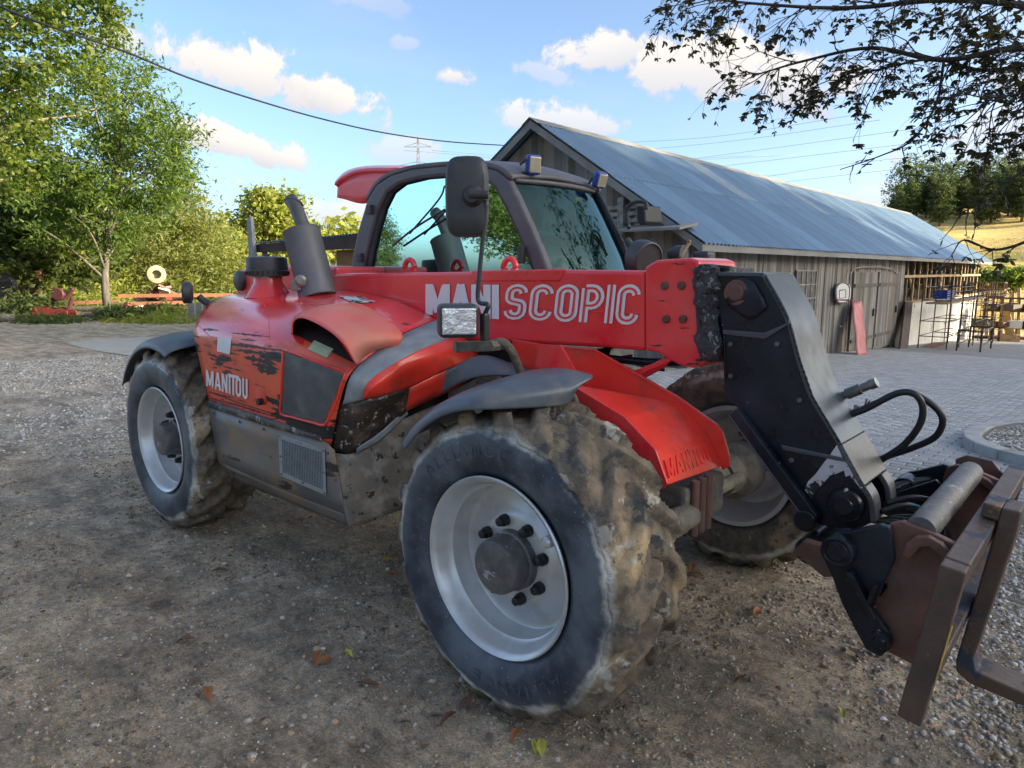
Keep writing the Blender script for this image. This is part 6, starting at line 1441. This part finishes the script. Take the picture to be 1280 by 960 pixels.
# ---- goose neck head
YH = .90; WH = .27
near = [(893, 343), (955, 344), (983, 396), (999, 452), (1014, 495), (1036, 532), (1050, 556), (1072, 596), (1089, 626), (1092, 652), (1068, 664), (1018, 655), (1000, 615), (960, 562), (925, 512), (908, 500), (905, 476), (903, 417)]
headn = prism('boom_head', PTS(near, YH), (0, .03, 0), m_head, TH, .004)
prism('boom_head_far_plate', PTS(near, YH)[0:0] or [p + Vector((0, WH - .03, 0)) for p in PTS(near, YH)], (0, .03, 0), m_head, TH, .004)
edge = PTS([(955, 344), (983, 396), (999, 452), (1014, 495), (1036, 532), (1050, 556)], YH)
edge2 = PTS([(1050, 556), (1072, 596), (1089, 626), (1092, 652)], YH)
def strip(nm, ed, y0, y1, mat, th=.02):
    rows = [[p + Vector((0, y0, 0)) for p in smoothpath(ed, 6)], [p + Vector((0, y1, 0)) for p in smoothpath(ed, 6)]]
    vs = rows[0] + rows[1]; n = len(rows[0]); fs = [(i, i + 1, n + i + 1, n + i) for i in range(n - 1)]
    o = mesh(nm, vs, fs, mat, TH, True, fix=False); md = o.modifiers.new('t', 'SOLIDIFY'); md.thickness = th; md.offset = 0
    md = o.modifiers.new('bevel', 'BEVEL'); md.width = .004; md.segments = 2; md.angle_limit = rad(40); md = o.modifiers.new('w', 'WEIGHTED_NORMAL'); return o
strip('head_front_plate', edge, -.004, WH + .004, m_headface)
strip('head_lower_front_plate', edge2[:2] + [edge2[1].lerp(edge2[2], .4)], -.006, WH + .006, m_steelworn); strip('head_lower_front_plate', [edge2[1].lerp(edge2[2], .42), edge2[2], edge2[3]], -.006, .07, m_steelworn); strip('head_lower_front_plate', [edge2[1].lerp(edge2[2], .42), edge2[2], edge2[3]], WH - .07, WH + .006, m_steelworn)
strip('head_top_plate', PTS([(893, 343), (955, 344)], YH), .0, WH, m_headface)
strip('head_back_plate', PTS([(903, 417), (905, 476), (908, 500)], YH), .02, WH - .02, m_head)
HN = bvh(headn)
p = PT(922, 366, YH); 
boss = surf('pin_boss_plate', [[PT(905, 358, YH - .012), PT(925, 347, YH - .012), PT(942, 352, YH - .012)], [PT(908, 378, YH - .02), PT(926, 368, YH - .02), PT(952, 372, YH - .02)], [PT(918, 388, YH - .012), PT(938, 399, YH - .012), PT(958, 385, YH - .012)]], m_head, TH, 5, 5, .02, world=True)
lathe('head_pin', p + Vector((0, -.055, 0)), p + Vector((0, 1, 0)), [(.03, 0), (.03, .028), (.034, .031), (.036, .033), (.036, .046), (.042, .05), (.06, .054)], m_rust, TH, 28)
fold = prism('head_stiffener', PTS([(903, 412), (955, 416), (983, 404), (986, 397), (987, 405), (956, 424), (903, 418)], YH - .010), (0, .012, 0), m_headface, TH, .004)
prism('head_stiffener', PTS([(975, 556), (1052, 572), (1058, 578), (978, 563)], YH - .010), (0, .012, 0), m_headface, TH, .004)
chip = prism('bare_primer_area', PTS([(1046, 556), (1053, 572), (1064, 584), (1078, 608), (1080, 616), (1071, 605), (1062, 594), (1057, 596), (1055, 588), (1046, 592), (1038, 594), (1027, 606), (1018, 616), (1014, 624), (1006, 612), (1010, 602), (1020, 592), (1030, 578), (1038, 568)], YH - .0045), (0, .003, 0), m_headchip, TH)
cp = PT(1058, 630, YH); lathe('tilt_link_pin', cp + Vector((0, -.04, 0)), cp + Vector((0, 1, 0)), [(0, 0), (0, .03), (.006, .033), (.01, .055), (.02, .062), (.05, .064)], m_head, TH, 26)
# diagonal bar in front of the head
a, b = PT(916, 514, YH - .05), PT(1016, 650, YH - .05)
dr = (b - a).normalized(); up = Vector((0, 1, 0)).cross(dr)
prism('tilt_link_bar', [a - up * .020, b - up * .022, b + up * .022, a + up * .020], (0, .035, 0), m_head, TH, .005)
prism('tilt_link_bar_flange', [a + up * .0205, b + up * .0225, b + up * .030, a + up * .028], (0, .06, 0), m_headface, TH, .003)
chp = PT(1005, 652, YH - .06); cyl('link_joint', chp, chp + Vector((0, .10, 0)), .04, m_head, TH)
# tilt cylinder between the cheeks
cyl('tilt_cylinder', PT(985, 440, 1.06), PT(1060, 640, 1.06), .05, m_head, TH)
# hydraulic couplings and hoses
o0 = PT(1040, 500, 1.18); o1 = PT(1080, 484, 1.18)
lathe('hydraulic_coupling', o0, o1, [(0, .016), (.06, .016), (.062, .022), (.12, .022), (.122, .017), (.15, .017), (.152, .02), (.18, .02), (.18, .008)], m_steel, TH, 16)
hz = [(1060, 516), (1072, 514), (1095, 504), (1130, 490), (1160, 502), (1178, 522), (1170, 545), (1140, 560), (1105, 572), (1086, 582)]
tube('hydraulic_hose', [PT(a, b, 1.18 + .015 * i) for i, (a, b) in enumerate(hz)], .0125, m_rubber_dark, TH, 10)
hz = [(1062, 519), (1085, 510), (1120, 492), (1142, 492), (1153, 507), (1150, 530), (1130, 556), (1100, 576), (1082, 590)]
tube('hydraulic_hose', [PT(a, b, 1.14 + .01 * i) for i, (a, b) in enumerate(hz)], .0125, m_rubber_dark, TH, 10)
lathe('hose_fitting', PT(1055, 520, 1.18), PT(1072, 514, 1.18), [(0, .018), (.03, .018), (.031, .014), (.07, .014)], m_steel, TH, 12)

# ---- carriage (tilting headstock)
YC = .62; PL = .03
arm = [(1032, 676), (1045, 666), (1062, 664), (1100, 656), (1112, 660), (1118, 700), (1100, 740), (1090, 762), (1110, 790), (1112, 812), (1100, 822), (1082, 812), (1070, 790), (1052, 755), (1040, 722), (1030, 700)]
for i, (yy, nm) in enumerate(((YC - .035, 'carriage_arm'), (1.50, 'carriage_arm'))):
    base_pts = PTS(arm, YC - .035); prism(nm, [p + Vector((0, yy - (YC - .035), 0)) for p in base_pts], (0, .03, 0), m_head, TH, .005)
plate = [(1106, 672), (1112, 655), (1128, 652), (1160, 664), (1200, 684), (1196, 720), (1182, 760), (1160, 830), (1142, 832), (1110, 815), (1088, 780), (1096, 750), (1108, 735), (1106, 700)]
PC = PTS(plate, YC)
for yy in (YC, 1.47):
    prism('carriage_side_plate', [p + Vector((0, yy - YC, 0)) for p in PC], (0, PL, 0), m_rust, TH, .004)
for yy in (YC, 1.47):
    o = Vector((0, yy - YC, 0))
    pp = PT(1048, 688, YC - .05) + o; lathe('carriage_pin', pp + Vector((0, -.02, 0)), pp + Vector((0, 1, 0)), [(0, 0), (0, .030), (.004, .034), (.004, .038), (.0, .042), (.004, .050), (.03, .052), (.10, .052)], m_head, TH, 28)
    pp = PT(1099, 803, YC - .05) + o; lathe('lower_pin', pp + Vector((0, -.012, 0)), pp + Vector((0, 1, 0)), [(0, 0), (0, .015), (.004, .018), (.01, .02), (.012, .030), (.05, .032)], m_head, TH, 20)
    # hook ears holding the frame
    hk = [PT(*q, YC - .03) + o for q in [(1128, 694), (1132, 680), (1144, 671), (1160, 671), (1176, 680), (1190, 694), (1192, 712), (1182, 712), (1176, 696), (1162, 684), (1150, 684), (1142, 694), (1136, 700)]]
    prism('hook_ear', hk, (0, .03, 0), m_rust, TH, .004)
prism('carriage_rib', PTS([(1060, 712), (1068, 712), (1098, 770), (1090, 772)], YC - .04), (0, -.03, 0), m_head, TH, .003)
prism('carriage_rib', PTS([(1094, 728), (1102, 726), (1092, 752), (1084, 752)], YC - .04), (0, -.03, 0), m_head, TH, .003)
cx = PT(1046, 690, .75); cyl('carriage_pivot_boss', PT(1010, 690, .80), PT(1010, 690, .80) + Vector((0, .5, 0)), .05, m_head, TH)
prism('pivot_lug', PTS([(990, 690), (1005, 676), (1050, 690), (1058, 720), (1030, 722)], YC + .06), (0, .04, 0), m_rust, TH, .004)
t0 = PT(1150, 664, YC + .02)
lathe('cross_tube', t0, t0 + Vector((0, 1, 0)), [(0, .036), (.0, .044), (.84, .044), (.84, .036)], m_hub, TH, 32)
for yy in (YC + .40,):
    prism('middle_plate', [p + Vector((0, yy, 0)) for p in [PT(*q, YC) for q in [(1112, 656), (1130, 650), (1172, 662), (1192, 690), (1180, 740), (1120, 720)]]], (0, .02, 0), m_rust, TH, .003)
prism('carriage_back_plate', [PT(1085, 690, YC + .03), PT(1112, 735, YC + .03), PT(1150, 828, YC + .03), PT(1140, 832, YC + .03), PT(1095, 745, YC + .03)], (0, .82, 0), m_head, TH)
tube('carriage_hose', [PT(1100, 640, .95), PT(1130, 632, 1.0), PT(1160, 640, 1.1), PT(1190, 640, 1.2)], .011, m_rubber_dark, TH, 8)
tube('carriage_hose', [PT(1105, 630, 1.05), PT(1140, 622, 1.1), PT(1175, 628, 1.2), PT(1200, 634, 1.3)], .011, m_rubber_dark, TH, 8)
cyl('teal_tape_ring', PT(1134, 632, 1.02), PT(1148, 636, 1.06), .014, m_teal, TH, 12)
tube('far_cylinder_hose', [PT(1100, 620, 1.3), PT(1130, 606, 1.4), PT(1165, 600, 1.5)], .02, m_head, TH, 8)
prism('far_guard_plate', [PT(1095, 640, 1.3), PT(1100, 622, 1.3), PT(1170, 600, 1.3), PT(1185, 615, 1.3), PT(1180, 670, 1.3)], (0, .02, 0), m_head, TH, .003)
# frame: two uprights, top and bottom beams
XT = Vector((1.303, .40, .847)); XB = Vector((1.235, .40, .365))
dn = (XB - XT).normalized(); fr = Vector((0, 1, 0)).cross(dn).normalized()
if fr.x < 0: fr = -fr
BW = .062
def fbar(nm, p, q, wy, mat=m_rustbar): return prism(nm, [p, p + fr * BW, q + fr * BW, q], (0, wy, 0), mat, TH, .005)
fbar('frame_upright', XT + dn * .0, XB, .062)
fbar('frame_upright', XT + Vector((0, 1.27, 0)), XB + Vector((0, 1.27, 0)), .062)
fbar('frame_beam', XT + Vector((0, .064, 0)) - dn * .003, XT + Vector((0, .064, 0)) + dn * .075, 1.204)
fbar('frame_beam', XT + Vector((0, .064, 0)) + dn * .30, XT + Vector((0, .064, 0)) + dn * .37, 1.204)
decalp = prism('yellow_paint_mark', [XT + fr * (BW + .001) + dn * .16 + Vector((0, -.0, 0)), XT + fr * (BW + .003) + dn * .34, XT + fr * (BW + .003) + dn * .34 + Vector((0, .010, 0)), XT + fr * (BW + .003) + dn * .16 + Vector((0, .007, 0))], fr * .002, M('yellow_paint', (.5, .38, .02), (.3, .2, .05), 30, .6), TH)
# ---- pallet fork: hangs on the frame, a thing of its own
FK = empty('pallet_fork', (1.40, .95, .3), 'rusty L-shaped fork hanging on the front frame of the telehandler', 'pallet fork')
f0 = XT + fr * (BW + .004) + Vector((0, .50, 0)); f1 = f0 + dn * .50
sh = [f0 - dn * .055, f0 - dn * .06 + fr * .05, f0 + dn * .02 + fr * .055, f1 + fr * .045 - dn * .03, f1 + fr * .06 + dn * .01, f1 + fr * 1.1 + dn * .02 - Vector((0, 0, 0)), f1 + fr * 1.1 + dn * .035, f1 + dn * .06 + fr * .05, f1 + dn * .04 + fr * .01, f1 + dn * .0]
prism('fork_blade', sh, (0, .13, 0), m_rustbar, FK, .006)
prism('fork_hook', [f0 - dn * .055, f0 - dn * .055 - fr * .05, f0 - dn * .008 - fr * .05 , f0 - dn * .008 - fr * .0], (0, .13, 0), m_rustbar, FK, .005)

# ---- front lights, mirror
hb = PT(580, 433, .42)
tube('mirror_post', [PT(607, 420, .45), PT(606, 395, .45), PT(610, 381, .45), PT(598, 376, .45), PT(599, 345, .45), PT(604, 295, .46), PT(608, 250, .46)], .010, m_plastic, TH, 8)
prism('lamp_bracket', PTS([(566, 428), (614, 426), (617, 433), (615, 439), (570, 441), (566, 437)], .42), (0, .09, 0), m_axle, TH, .004)
tube('lamp_post', [PT(612, 430, .46), PT(628, 428, .48), PT(640, 440, .52), PT(652, 470, .60)], .019, m_axle, TH, 10)
box('post_sleeve', PT(606, 409, .45), (.035, .035, .12), m_plastic, TH, bevel=.008)
def lamp(nm, c, nrm, wx, hz, dp, lensmat, body=m_plastic, bev=.02):
    n = Vector(nrm).normalized(); x = Vector((0, 0, 1)).cross(n).normalized(); z = n.cross(x)
    R = Matrix((x, n, z)).transposed()
    b = box(nm, c - n * dp / 2, (wx, dp, hz), body, TH, bevel=bev, R=R)
    l = box('lens', c + n * .001, (wx * .84, .012, hz * .80), lensmat, b, bevel=.012, R=R); return b
lamp('head_lamp', PT(574, 402, .32), (.80, -.62, -.03), .170, .140, .11, m_lens)
cyl('lamp_bolt', PT(569, 440, .38) , PT(569, 426, .38), .009, m_steel, TH, 8)
# mirror: rounded housing
mc = PT(582, 245, .40); mv = []; mf = []; 
xr = Vector((.80, .60, 0)).normalized(); zr = Vector((0, 0, 1)); yn = Vector((.60, -.80, 0)).normalized()
NR = 36; prof = [(0, .0), (.0, .55), (-.006, .86), (-.020, .97), (-.045, 1.0), (-.052, .98), (-.052, .0)]
for (dd, s) in prof:
    for i in range(NR):
        a = 2 * PI * i / NR; ca, sa = math.cos(a), math.sin(a); e = 2 / 4.2
        X = math.copysign(abs(ca) ** e, ca) * .092 * s; Z = math.copysign(abs(sa) ** e, sa) * .168 * s
        mv.append(mc + xr * X + zr * Z + yn * (.0 + dd))
for j in range(len(prof) - 1):
    for i in range(NR): k = (i + 1) % NR; mf.append((j * NR + i, j * NR + k, (j + 1) * NR + k, (j + 1) * NR + i))
mo = mesh('wing_mirror', mv, mf, m_plastic, TH, True); sharpen(mo, 40)
q = PT(598, 240, .36)
lathe('mirror_mount', mc + xr * .03 + zr * .0, mc + xr * .03 + yn, [(-.005, .048), (.012, .040), (.03, .028), (.034, 0)], m_plastic, mo, 20)
cyl('mirror_clamp', mc + xr * .02 + yn * .03 + zr * .005, mc + xr * .10 + yn * .03, .018, m_plastic, mo, 12)

# ---- cab
YCN = 1.31; YCF = 2.14
def cp(seq, y=YCN): return PTS(seq, y)
outer = [(442, 342), (444, 320), (452, 285), (462, 252), (474, 232), (492, 220), (520, 212), (560, 208), (600, 208), (625, 214), (640, 226), (650, 245), (668, 285), (682, 318), (691, 342)]
inner = [(459, 342), (463, 318), (470, 288), (478, 260), (488, 240), (502, 229), (530, 222), (565, 219), (596, 219), (612, 224), (624, 236), (636, 258), (652, 292), (664, 320), (672, 342)]
def frame_side(nm, y, sgn):
    O = cp(outer); I = cp(inner); n = len(O)
    O = [Vector((p.x, y, p.z)) for p in O]; I = [Vector((p.x, y, p.z)) for p in I]
    low = [Vector((O[0].x, y, .95)), Vector((I[0].x, y, .95))]
    vs = O + I; fs = [(i, i + 1, n + i + 1, n + i) for i in range(n - 1)]
    o = mesh(nm, vs, fs, m_cabgrey, TH, False, fix=False); md = o.modifiers.new('t', 'SOLIDIFY'); md.thickness = .06; md.offset = 0
    md = o.modifiers.new('b', 'BEVEL'); md.width = .018; md.segments = 3; md.limit_method = 'ANGLE'; md.angle_limit = rad(50)
    I2 = [(p + Vector((0, sgn * .012, 0))) for p in I]
    gl = mesh('side_window', I2, [tuple(range(n))], m_glass, o)
    rv, rf = tube_geo([p + Vector((0, -sgn * .018, 0)) for p in I], .010, 6); mesh('window_seal', rv, rf, m_plastic, o, True, fix=False)
    return O, I
O, I = frame_side('cab_side_frame', YCN, 1); O2, I2 = frame_side('cab_side_frame', YCF, -1)
# roof
ri = list(range(3, 11)); rows = []
for i in ri:
    z = O[i].z; rows.append([Vector((O[i].x, YCN - .02, z - .004)), Vector((O[i].x, YCN + .1, z + .012)), Vector((O[i].x, (YCN + YCF) / 2, z + .03)), Vector((O[i].x, YCF - .1, z + .012)), Vector((O[i].x, YCF + .02, z - .004))])
surf('cab_roof', rows, m_cabgrey, TH, 3, 4, .03, world=True)
# windscreen with rounded top
wt = (I[9] + O[10]) / 2
ws_near = [O[14] , O[13], O[12], O[11], O[10]]
rows = []
for i, p in enumerate(ws_near):
    bulge = .07
    rows.append([Vector((p.x - .012 + bulge * (1 - (2 * k / 6 - 1) ** 2) , YCN + .03 + (YCF - YCN - .06) * k / 6, p.z)) for k in range(7)])
wsn = surf('windscreen', rows, m_glassw, TH, 3, 3, world=True)
topr = rows[-1]; tube('windscreen_top_rail', [q + Vector((.004, 0, .006)) for q in topr], .014, m_cabgrey, TH, 8)
farp = [r[-1] for r in rows]; tube('far_pillar', [farp[0] + Vector((.03, .02, -.3))] + [q + Vector((.0, .02, 0)) for q in farp], .028, m_head, TH, 10)
tube('windscreen_bottom_rail', [q + Vector((.01, 0, -.01)) for q in rows[0]], .02, m_cabgrey, TH, 8)
xs = [O[0].x, O[14].x + .02]
prism('cab_lower_body', [(xs[0], YCN, .75), (xs[1], YCN, .75), (xs[1], YCN, 1.58), (xs[0], YCN, 1.58)], (0, YCF - YCN, 0), m_cabgrey, TH, .02)
rw = [Vector((O[k].x - .0, YCN, O[k].z)) for k in range(0, 5)]
surf('rear_window', [[p + Vector((0.02, .03, 0)), p + Vector((0.02, YCF - YCN - .03, 0))] for p in rw], m_glass, TH, 2, 3, world=True)
surf('cab_hatch', [[(422, 234, 1.36), (430, 226, 1.36), (452, 217, 1.36), (500, 216, 1.36)], [(424, 228, 1.5), (436, 218, 1.5), (458, 213, 1.5), (502, 213, 1.5)], [(430, 226, 1.75), (448, 216, 1.75), (470, 212, 1.75), (510, 212, 1.75)], [(438, 227, 2.05), (455, 218, 2.05), (478, 213, 2.05), (515, 213, 2.05)]], m_red, TH, 5, 5, .03)
surf('cab_hatch_side', [[(422, 233, 1.36), (430, 226, 1.36), (452, 217, 1.36), (500, 216, 1.36)], [(421, 247, 1.36), (430, 249, 1.36), (456, 254, 1.36), (480, 235, 1.36)]], m_red, TH, 4, 5, .02)
# interior
sx = -1.75
box('seat_base', (sx, 1.72, 1.30), (.48, .46, .14), m_seat, TH, bevel=.04); box('seat_back', (sx - .22, 1.72, 1.66), (.12, .46, .55), m_seat, TH, bevel=.05)
box('head_rest', (sx - .24, 1.72, 2.0), (.09, .26, .15), m_seat, TH, bevel=.04)
wl = Vector((-1.18, 1.72, 1.60)); dd = Vector((.5, 0, .8)).normalized(); x_, y_ = frame_of(dd)
ring = [wl + (x_ * math.cos(a) + y_ * math.sin(a)) * .17 for a in [2 * PI * k / 24 for k in range(25)]]
vs, fs = tube_geo(ring, .013, 8, cap=False); st = mesh('steering_wheel', vs, fs, m_plastic, TH, True, fix=False)
tube('steering_column', [wl, wl + Vector((.12, 0, -.3))], .03, m_plastic, TH); box('dashboard', (-.98, 1.72, 1.50), (.2, .7, .16), m_plastic, TH, bevel=.04)
tube('wiper', [PT(491, 307, YCN - .035), PT(520, 284, YCN - .05), PT(556, 262, YCN - .05)], .007, m_plastic, TH, 6)
tube('wiper_arm', [PT(512, 292, YCN - .05), PT(548, 250, YCN - .05), PT(556, 232, YCN - .04)], .006, m_plastic, TH, 6)
for px in (512, 637):
    a0 = PT(px, 334, 1.12)
    vs, fs = tube_geo([a0 + Vector((math.cos(t) * .045, 0, math.sin(t) * .05 - .005)) for t in [PI * k / 12 for k in range(13)]], .017, 8); o = mesh('lifting_eye', vs, fs, m_red, TH, True, fix=False)
    prism('lifting_eye_base', [a0 + Vector((-.065, -.01, -.05)), a0 + Vector((.065, -.01, -.05)), a0 + Vector((.05, -.01, -.0)), a0 + Vector((.03, -.01, .0)), a0 + Vector((0, -.01, -.02)), a0 + Vector((-.03, -.01, .0)), a0 + Vector((-.05, -.01, -.0))], (0, .02, 0), m_red, TH)
lathe('beacon', PT(612, 208, 1.5) - Vector((0, 0, .03)), PT(612, 208, 1.5) + Vector((0, 0, 1)), [(0, .05), (.05, .045), (.06, .03), (.062, 0)], m_amber, TH, 20)
lamp('roof_lamp', PT(669, 206, 1.45), (.9, -.35, -.12), .085, .11, .05, m_led, m_blue, .014)
lamp('roof_lamp', PT(753, 226, 2.05), (.92, -.2, -.3), .085, .10, .05, m_led, m_blue, .014)
tube('lamp_cable', [PT(650, 206, 1.4), PT(658, 200, 1.42), PT(664, 212, 1.45), PT(652, 216, 1.4)], .008, m_plastic, TH, 6)
tube('lamp_cable', [PT(735, 232, 2.05), PT(742, 222, 2.05), PT(748, 238, 2.05)], .008, m_plastic, TH, 6)
box('roof_bracket', PT(548, 206, 1.4), (.10, .04, .025), m_plastic, TH, bevel=.004)
# far mirror with loop arm
tube('far_mirror_arm', [PT(786, 285, 2.05), PT(784, 268, 2.1), PT(787, 257, 2.1), PT(797, 252, 2.1), PT(807, 254, 2.1), PT(808, 262, 2.1)], .012, m_plastic, TH, 8)
prism('far_mirror', PTS([(796, 257), (805, 257), (807, 278), (800, 282), (796, 276)], 2.15), (.05, .12, 0), m_plastic, TH, .008)
# round lamp right in front of the cab
c = PT(812, 325, 1.30); n = Vector((.92, -.30, -.22)).normalized()
lathe('round_lamp', c - n * .12, c, [(0, 0), (.003, .05), (.03, .082), (.07, .088), (.115, .085), (.12, .078), (.112, .074)], m_plastic, TH, 32)
lathe('round_lamp_lens', c - n * .035, c, [(0, .078), (.006, .06), (.01, 0)], m_redlens, TH, 28)
tube('round_lamp_arm', [c - n * .10, PT(795, 316, 1.4), PT(785, 300, 1.5)], .016, m_plastic, TH, 8)
tube('mirror_cable', [PT(780, 302, 1.6), PT(795, 306, 1.6), PT(803, 312, 1.6)], .006, m_plastic, TH, 6)
tube('lamp_wire', [PT(808, 306, 1.4), PT(812, 299, 1.4), PT(820, 304, 1.4)], .004, m_plastic, TH, 6)
c2 = PT(855, 318, 1.9); lathe('far_headlamp', c2 - Vector((.1, 0, 0)), c2, [(0, 0), (.01, .03), (.05, .05), (.10, .052), (.10, 0)], m_plastic, TH, 24)
c3 = PT(880, 322, 1.9); box('far_indicator', c3, (.1, .1, .07), m_plastic, TH, bevel=.02)
tube('far_lamp_stay', [PT(850, 322, 1.8), PT(860, 306, 1.85), PT(862, 300, 1.85)], .01, M('tan_tube', (.35, .25, .15)), TH, 6)

# ---- small fittings: weld beads, bolts, grease nipples, clamps, guards
def weld(pts, y, par=TH, r=.005, m=None):
    p = [PT(a, b, y) for a, b in pts]; out = []
    for a, b in zip(p, p[1:]):
        n = max(2, int((b - a).length / .012)); out += [a.lerp(b, k / n) for k in range(n)]
    vs, fs = tube_geo(out, [r * (1 + .35 * ((k % 2) * 2 - 1)) for k in range(len(out))], 6); mesh('weld_bead', vs, fs, m or m_head, par, True, fix=False)
weld([(957, 346), (985, 398), (1001, 453), (1016, 496), (1038, 533), (1052, 557)], YH - .002, r=.004)
weld([(1052, 557), (1074, 597), (1088, 624)], YH - .002, r=.004)
weld([(905, 418), (907, 476)], YH - .003, r=.004)
weld([(1112, 656), (1108, 700), (1100, 738), (1092, 762)], YC - .008, m=m_rust)
weld([(1196, 688), (1190, 730), (1168, 800)], YC - .006, m=m_rust)
weld([(678, 432), (744, 438), (792, 466), (849, 499), (895, 532)], .897, r=.003, m=m_redface)
for q in [(914, 430), (914, 470), (972, 430), (1000, 500), (990, 575)]:
    p = PT(*q, YH - .001); cyl('plate_bolt', p, p + Vector((0, -.010, 0)), .010, m_steelworn, TH, 6)
for q in [(1090, 702), (1150, 800)]:
    p = PT(*q, YC - .002); cyl('plate_bolt', p, p + Vector((0, -.012, 0)), .011, m_rust, TH, 6)
for q in [(1048, 668), (1058, 612), (1099, 788)]:
    p = PT(*q, YC - .03); lathe('grease_nipple', p, p + Vector((0, -1, 0)), [(0, .006), (.006, .006), (.007, .004), (.014, .005), (.018, .003)], m_steel, TH, 8)
for i in range(4):
    tube('bundle_hose', [PT(1088 + 4 * i, 650, 1.0 + .03 * i), PT(1112 + 6 * i, 655 - 3 * i, 1.02 + .03 * i), PT(1140 + 6 * i, 668 - 5 * i, 1.04 + .03 * i), PT(1150 + 8 * i, 700, 1.1)], .010, m_rubber_dark, TH, 6)
for f in (.25, .6):
    q = PT(1060 + 40 * f, 516 - 20 * f, 1.18); cyl('hose_clamp', q - Vector((.006, 0, 0)), q + Vector((.006, 0, 0)), .0165, m_steel, TH, 12)
# hood: seams, hinge screws and a shut line
def seam(nm, pts, T, r, m, off=.0005):
    p = [hit(T, *q, off) for q in densify(pts, 4)]; p = [q for q in p if q is not None]
    if len(p) > 2: vs, fs = tube_geo(p, r, 5); mesh(nm, vs, fs, m, TH, True, fix=False)
seam('hood_seam', [(246, 405), (262, 420), (300, 428), (340, 436)], HB, .0022, m_redface)
seam('hood_seam', [(318, 366), (330, 380), (336, 400), (337, 424)], HB, .0018, m_redface)
seam('hood_seam', [(262, 490), (300, 504), (350, 520), (400, 535), (416, 541)], HB, .0025, m_dark)
for q in [(268, 484), (342, 510), (410, 536), (256, 412), (430, 476)]:
    h = hit(HB, *q, .001)
    if h is not None: cyl('hood_screw', h, h + Vector((0, -.005, 0)), .007, m_steelworn, TH, 8)
SKB = bvh(skirt, skirt2)
for q in [(268, 516), (300, 527), (330, 536), (410, 566), (420, 600), (280, 570), (425, 632), (330, 598)]:
    h = hit(SKB, *q, .001)
    if h is not None: cyl('skirt_bolt', h, h + Vector((0, -.006, 0)), .008, m_steelworn, TH, 6)
FB = bvh(face)
for q in [(438, 580), (438, 610), (442, 640), (480, 640), (490, 560)]:
    h = hit(FB, *q, .001)
    if h is not None: cyl('panel_screw', h, h + Vector((.004, -.004, 0)), .007, m_steelworn, TH, 6)
# fender edge bolts and stay, cab door handle and hinges
for q in [(560, 500), (600, 480), (650, 474)]:
    p = PT(q[0], q[1], .2); 
box('door_handle', PT(652, 318, YCN - .05), (.035, .03, .10), m_plastic, TH, bevel=.006)
for q in [(450, 322), (462, 262)]:
    box('door_hinge', PT(q[0], q[1], YCN - .045), (.05, .03, .06), m_plastic, TH, bevel=.006)

# worn strips on the boom collar edge and dust-dulled lower edge
BO = bvh(boom, boomhead)
def boomscrape(x, y, w_, h_, m, seed):
    rr_ = random.Random(seed); n = 9; vs = []
    for i in range(n + 1):
        f = i / n; e = h_ * (math.sin(PI * f) ** .5 + .1) * rr_.uniform(.4, 1.1); vs += [PT(x + w_ * f, y + rr_.uniform(-.5, .5) - e / 2, YB - .0145), PT(x + w_ * f, y + rr_.uniform(-.5, .5) + e / 2, YB - .0145)]
    mesh('paint_scrape', vs, [(2 * i, 2 * i + 2, 2 * i + 3, 2 * i + 1) for i in range(n)], m, TH)
for i, a in enumerate([(868, 450, 12, 5), (858, 455, 16, 3), (866, 380, 10, 3), (864, 420, 12, 2), (812, 432, 20, 2), (840, 330, 18, 1.6), (822, 376, 14, 1.2), (846, 410, 16, 1.0)]): boomscrape(*a, m_scr, i + 40)
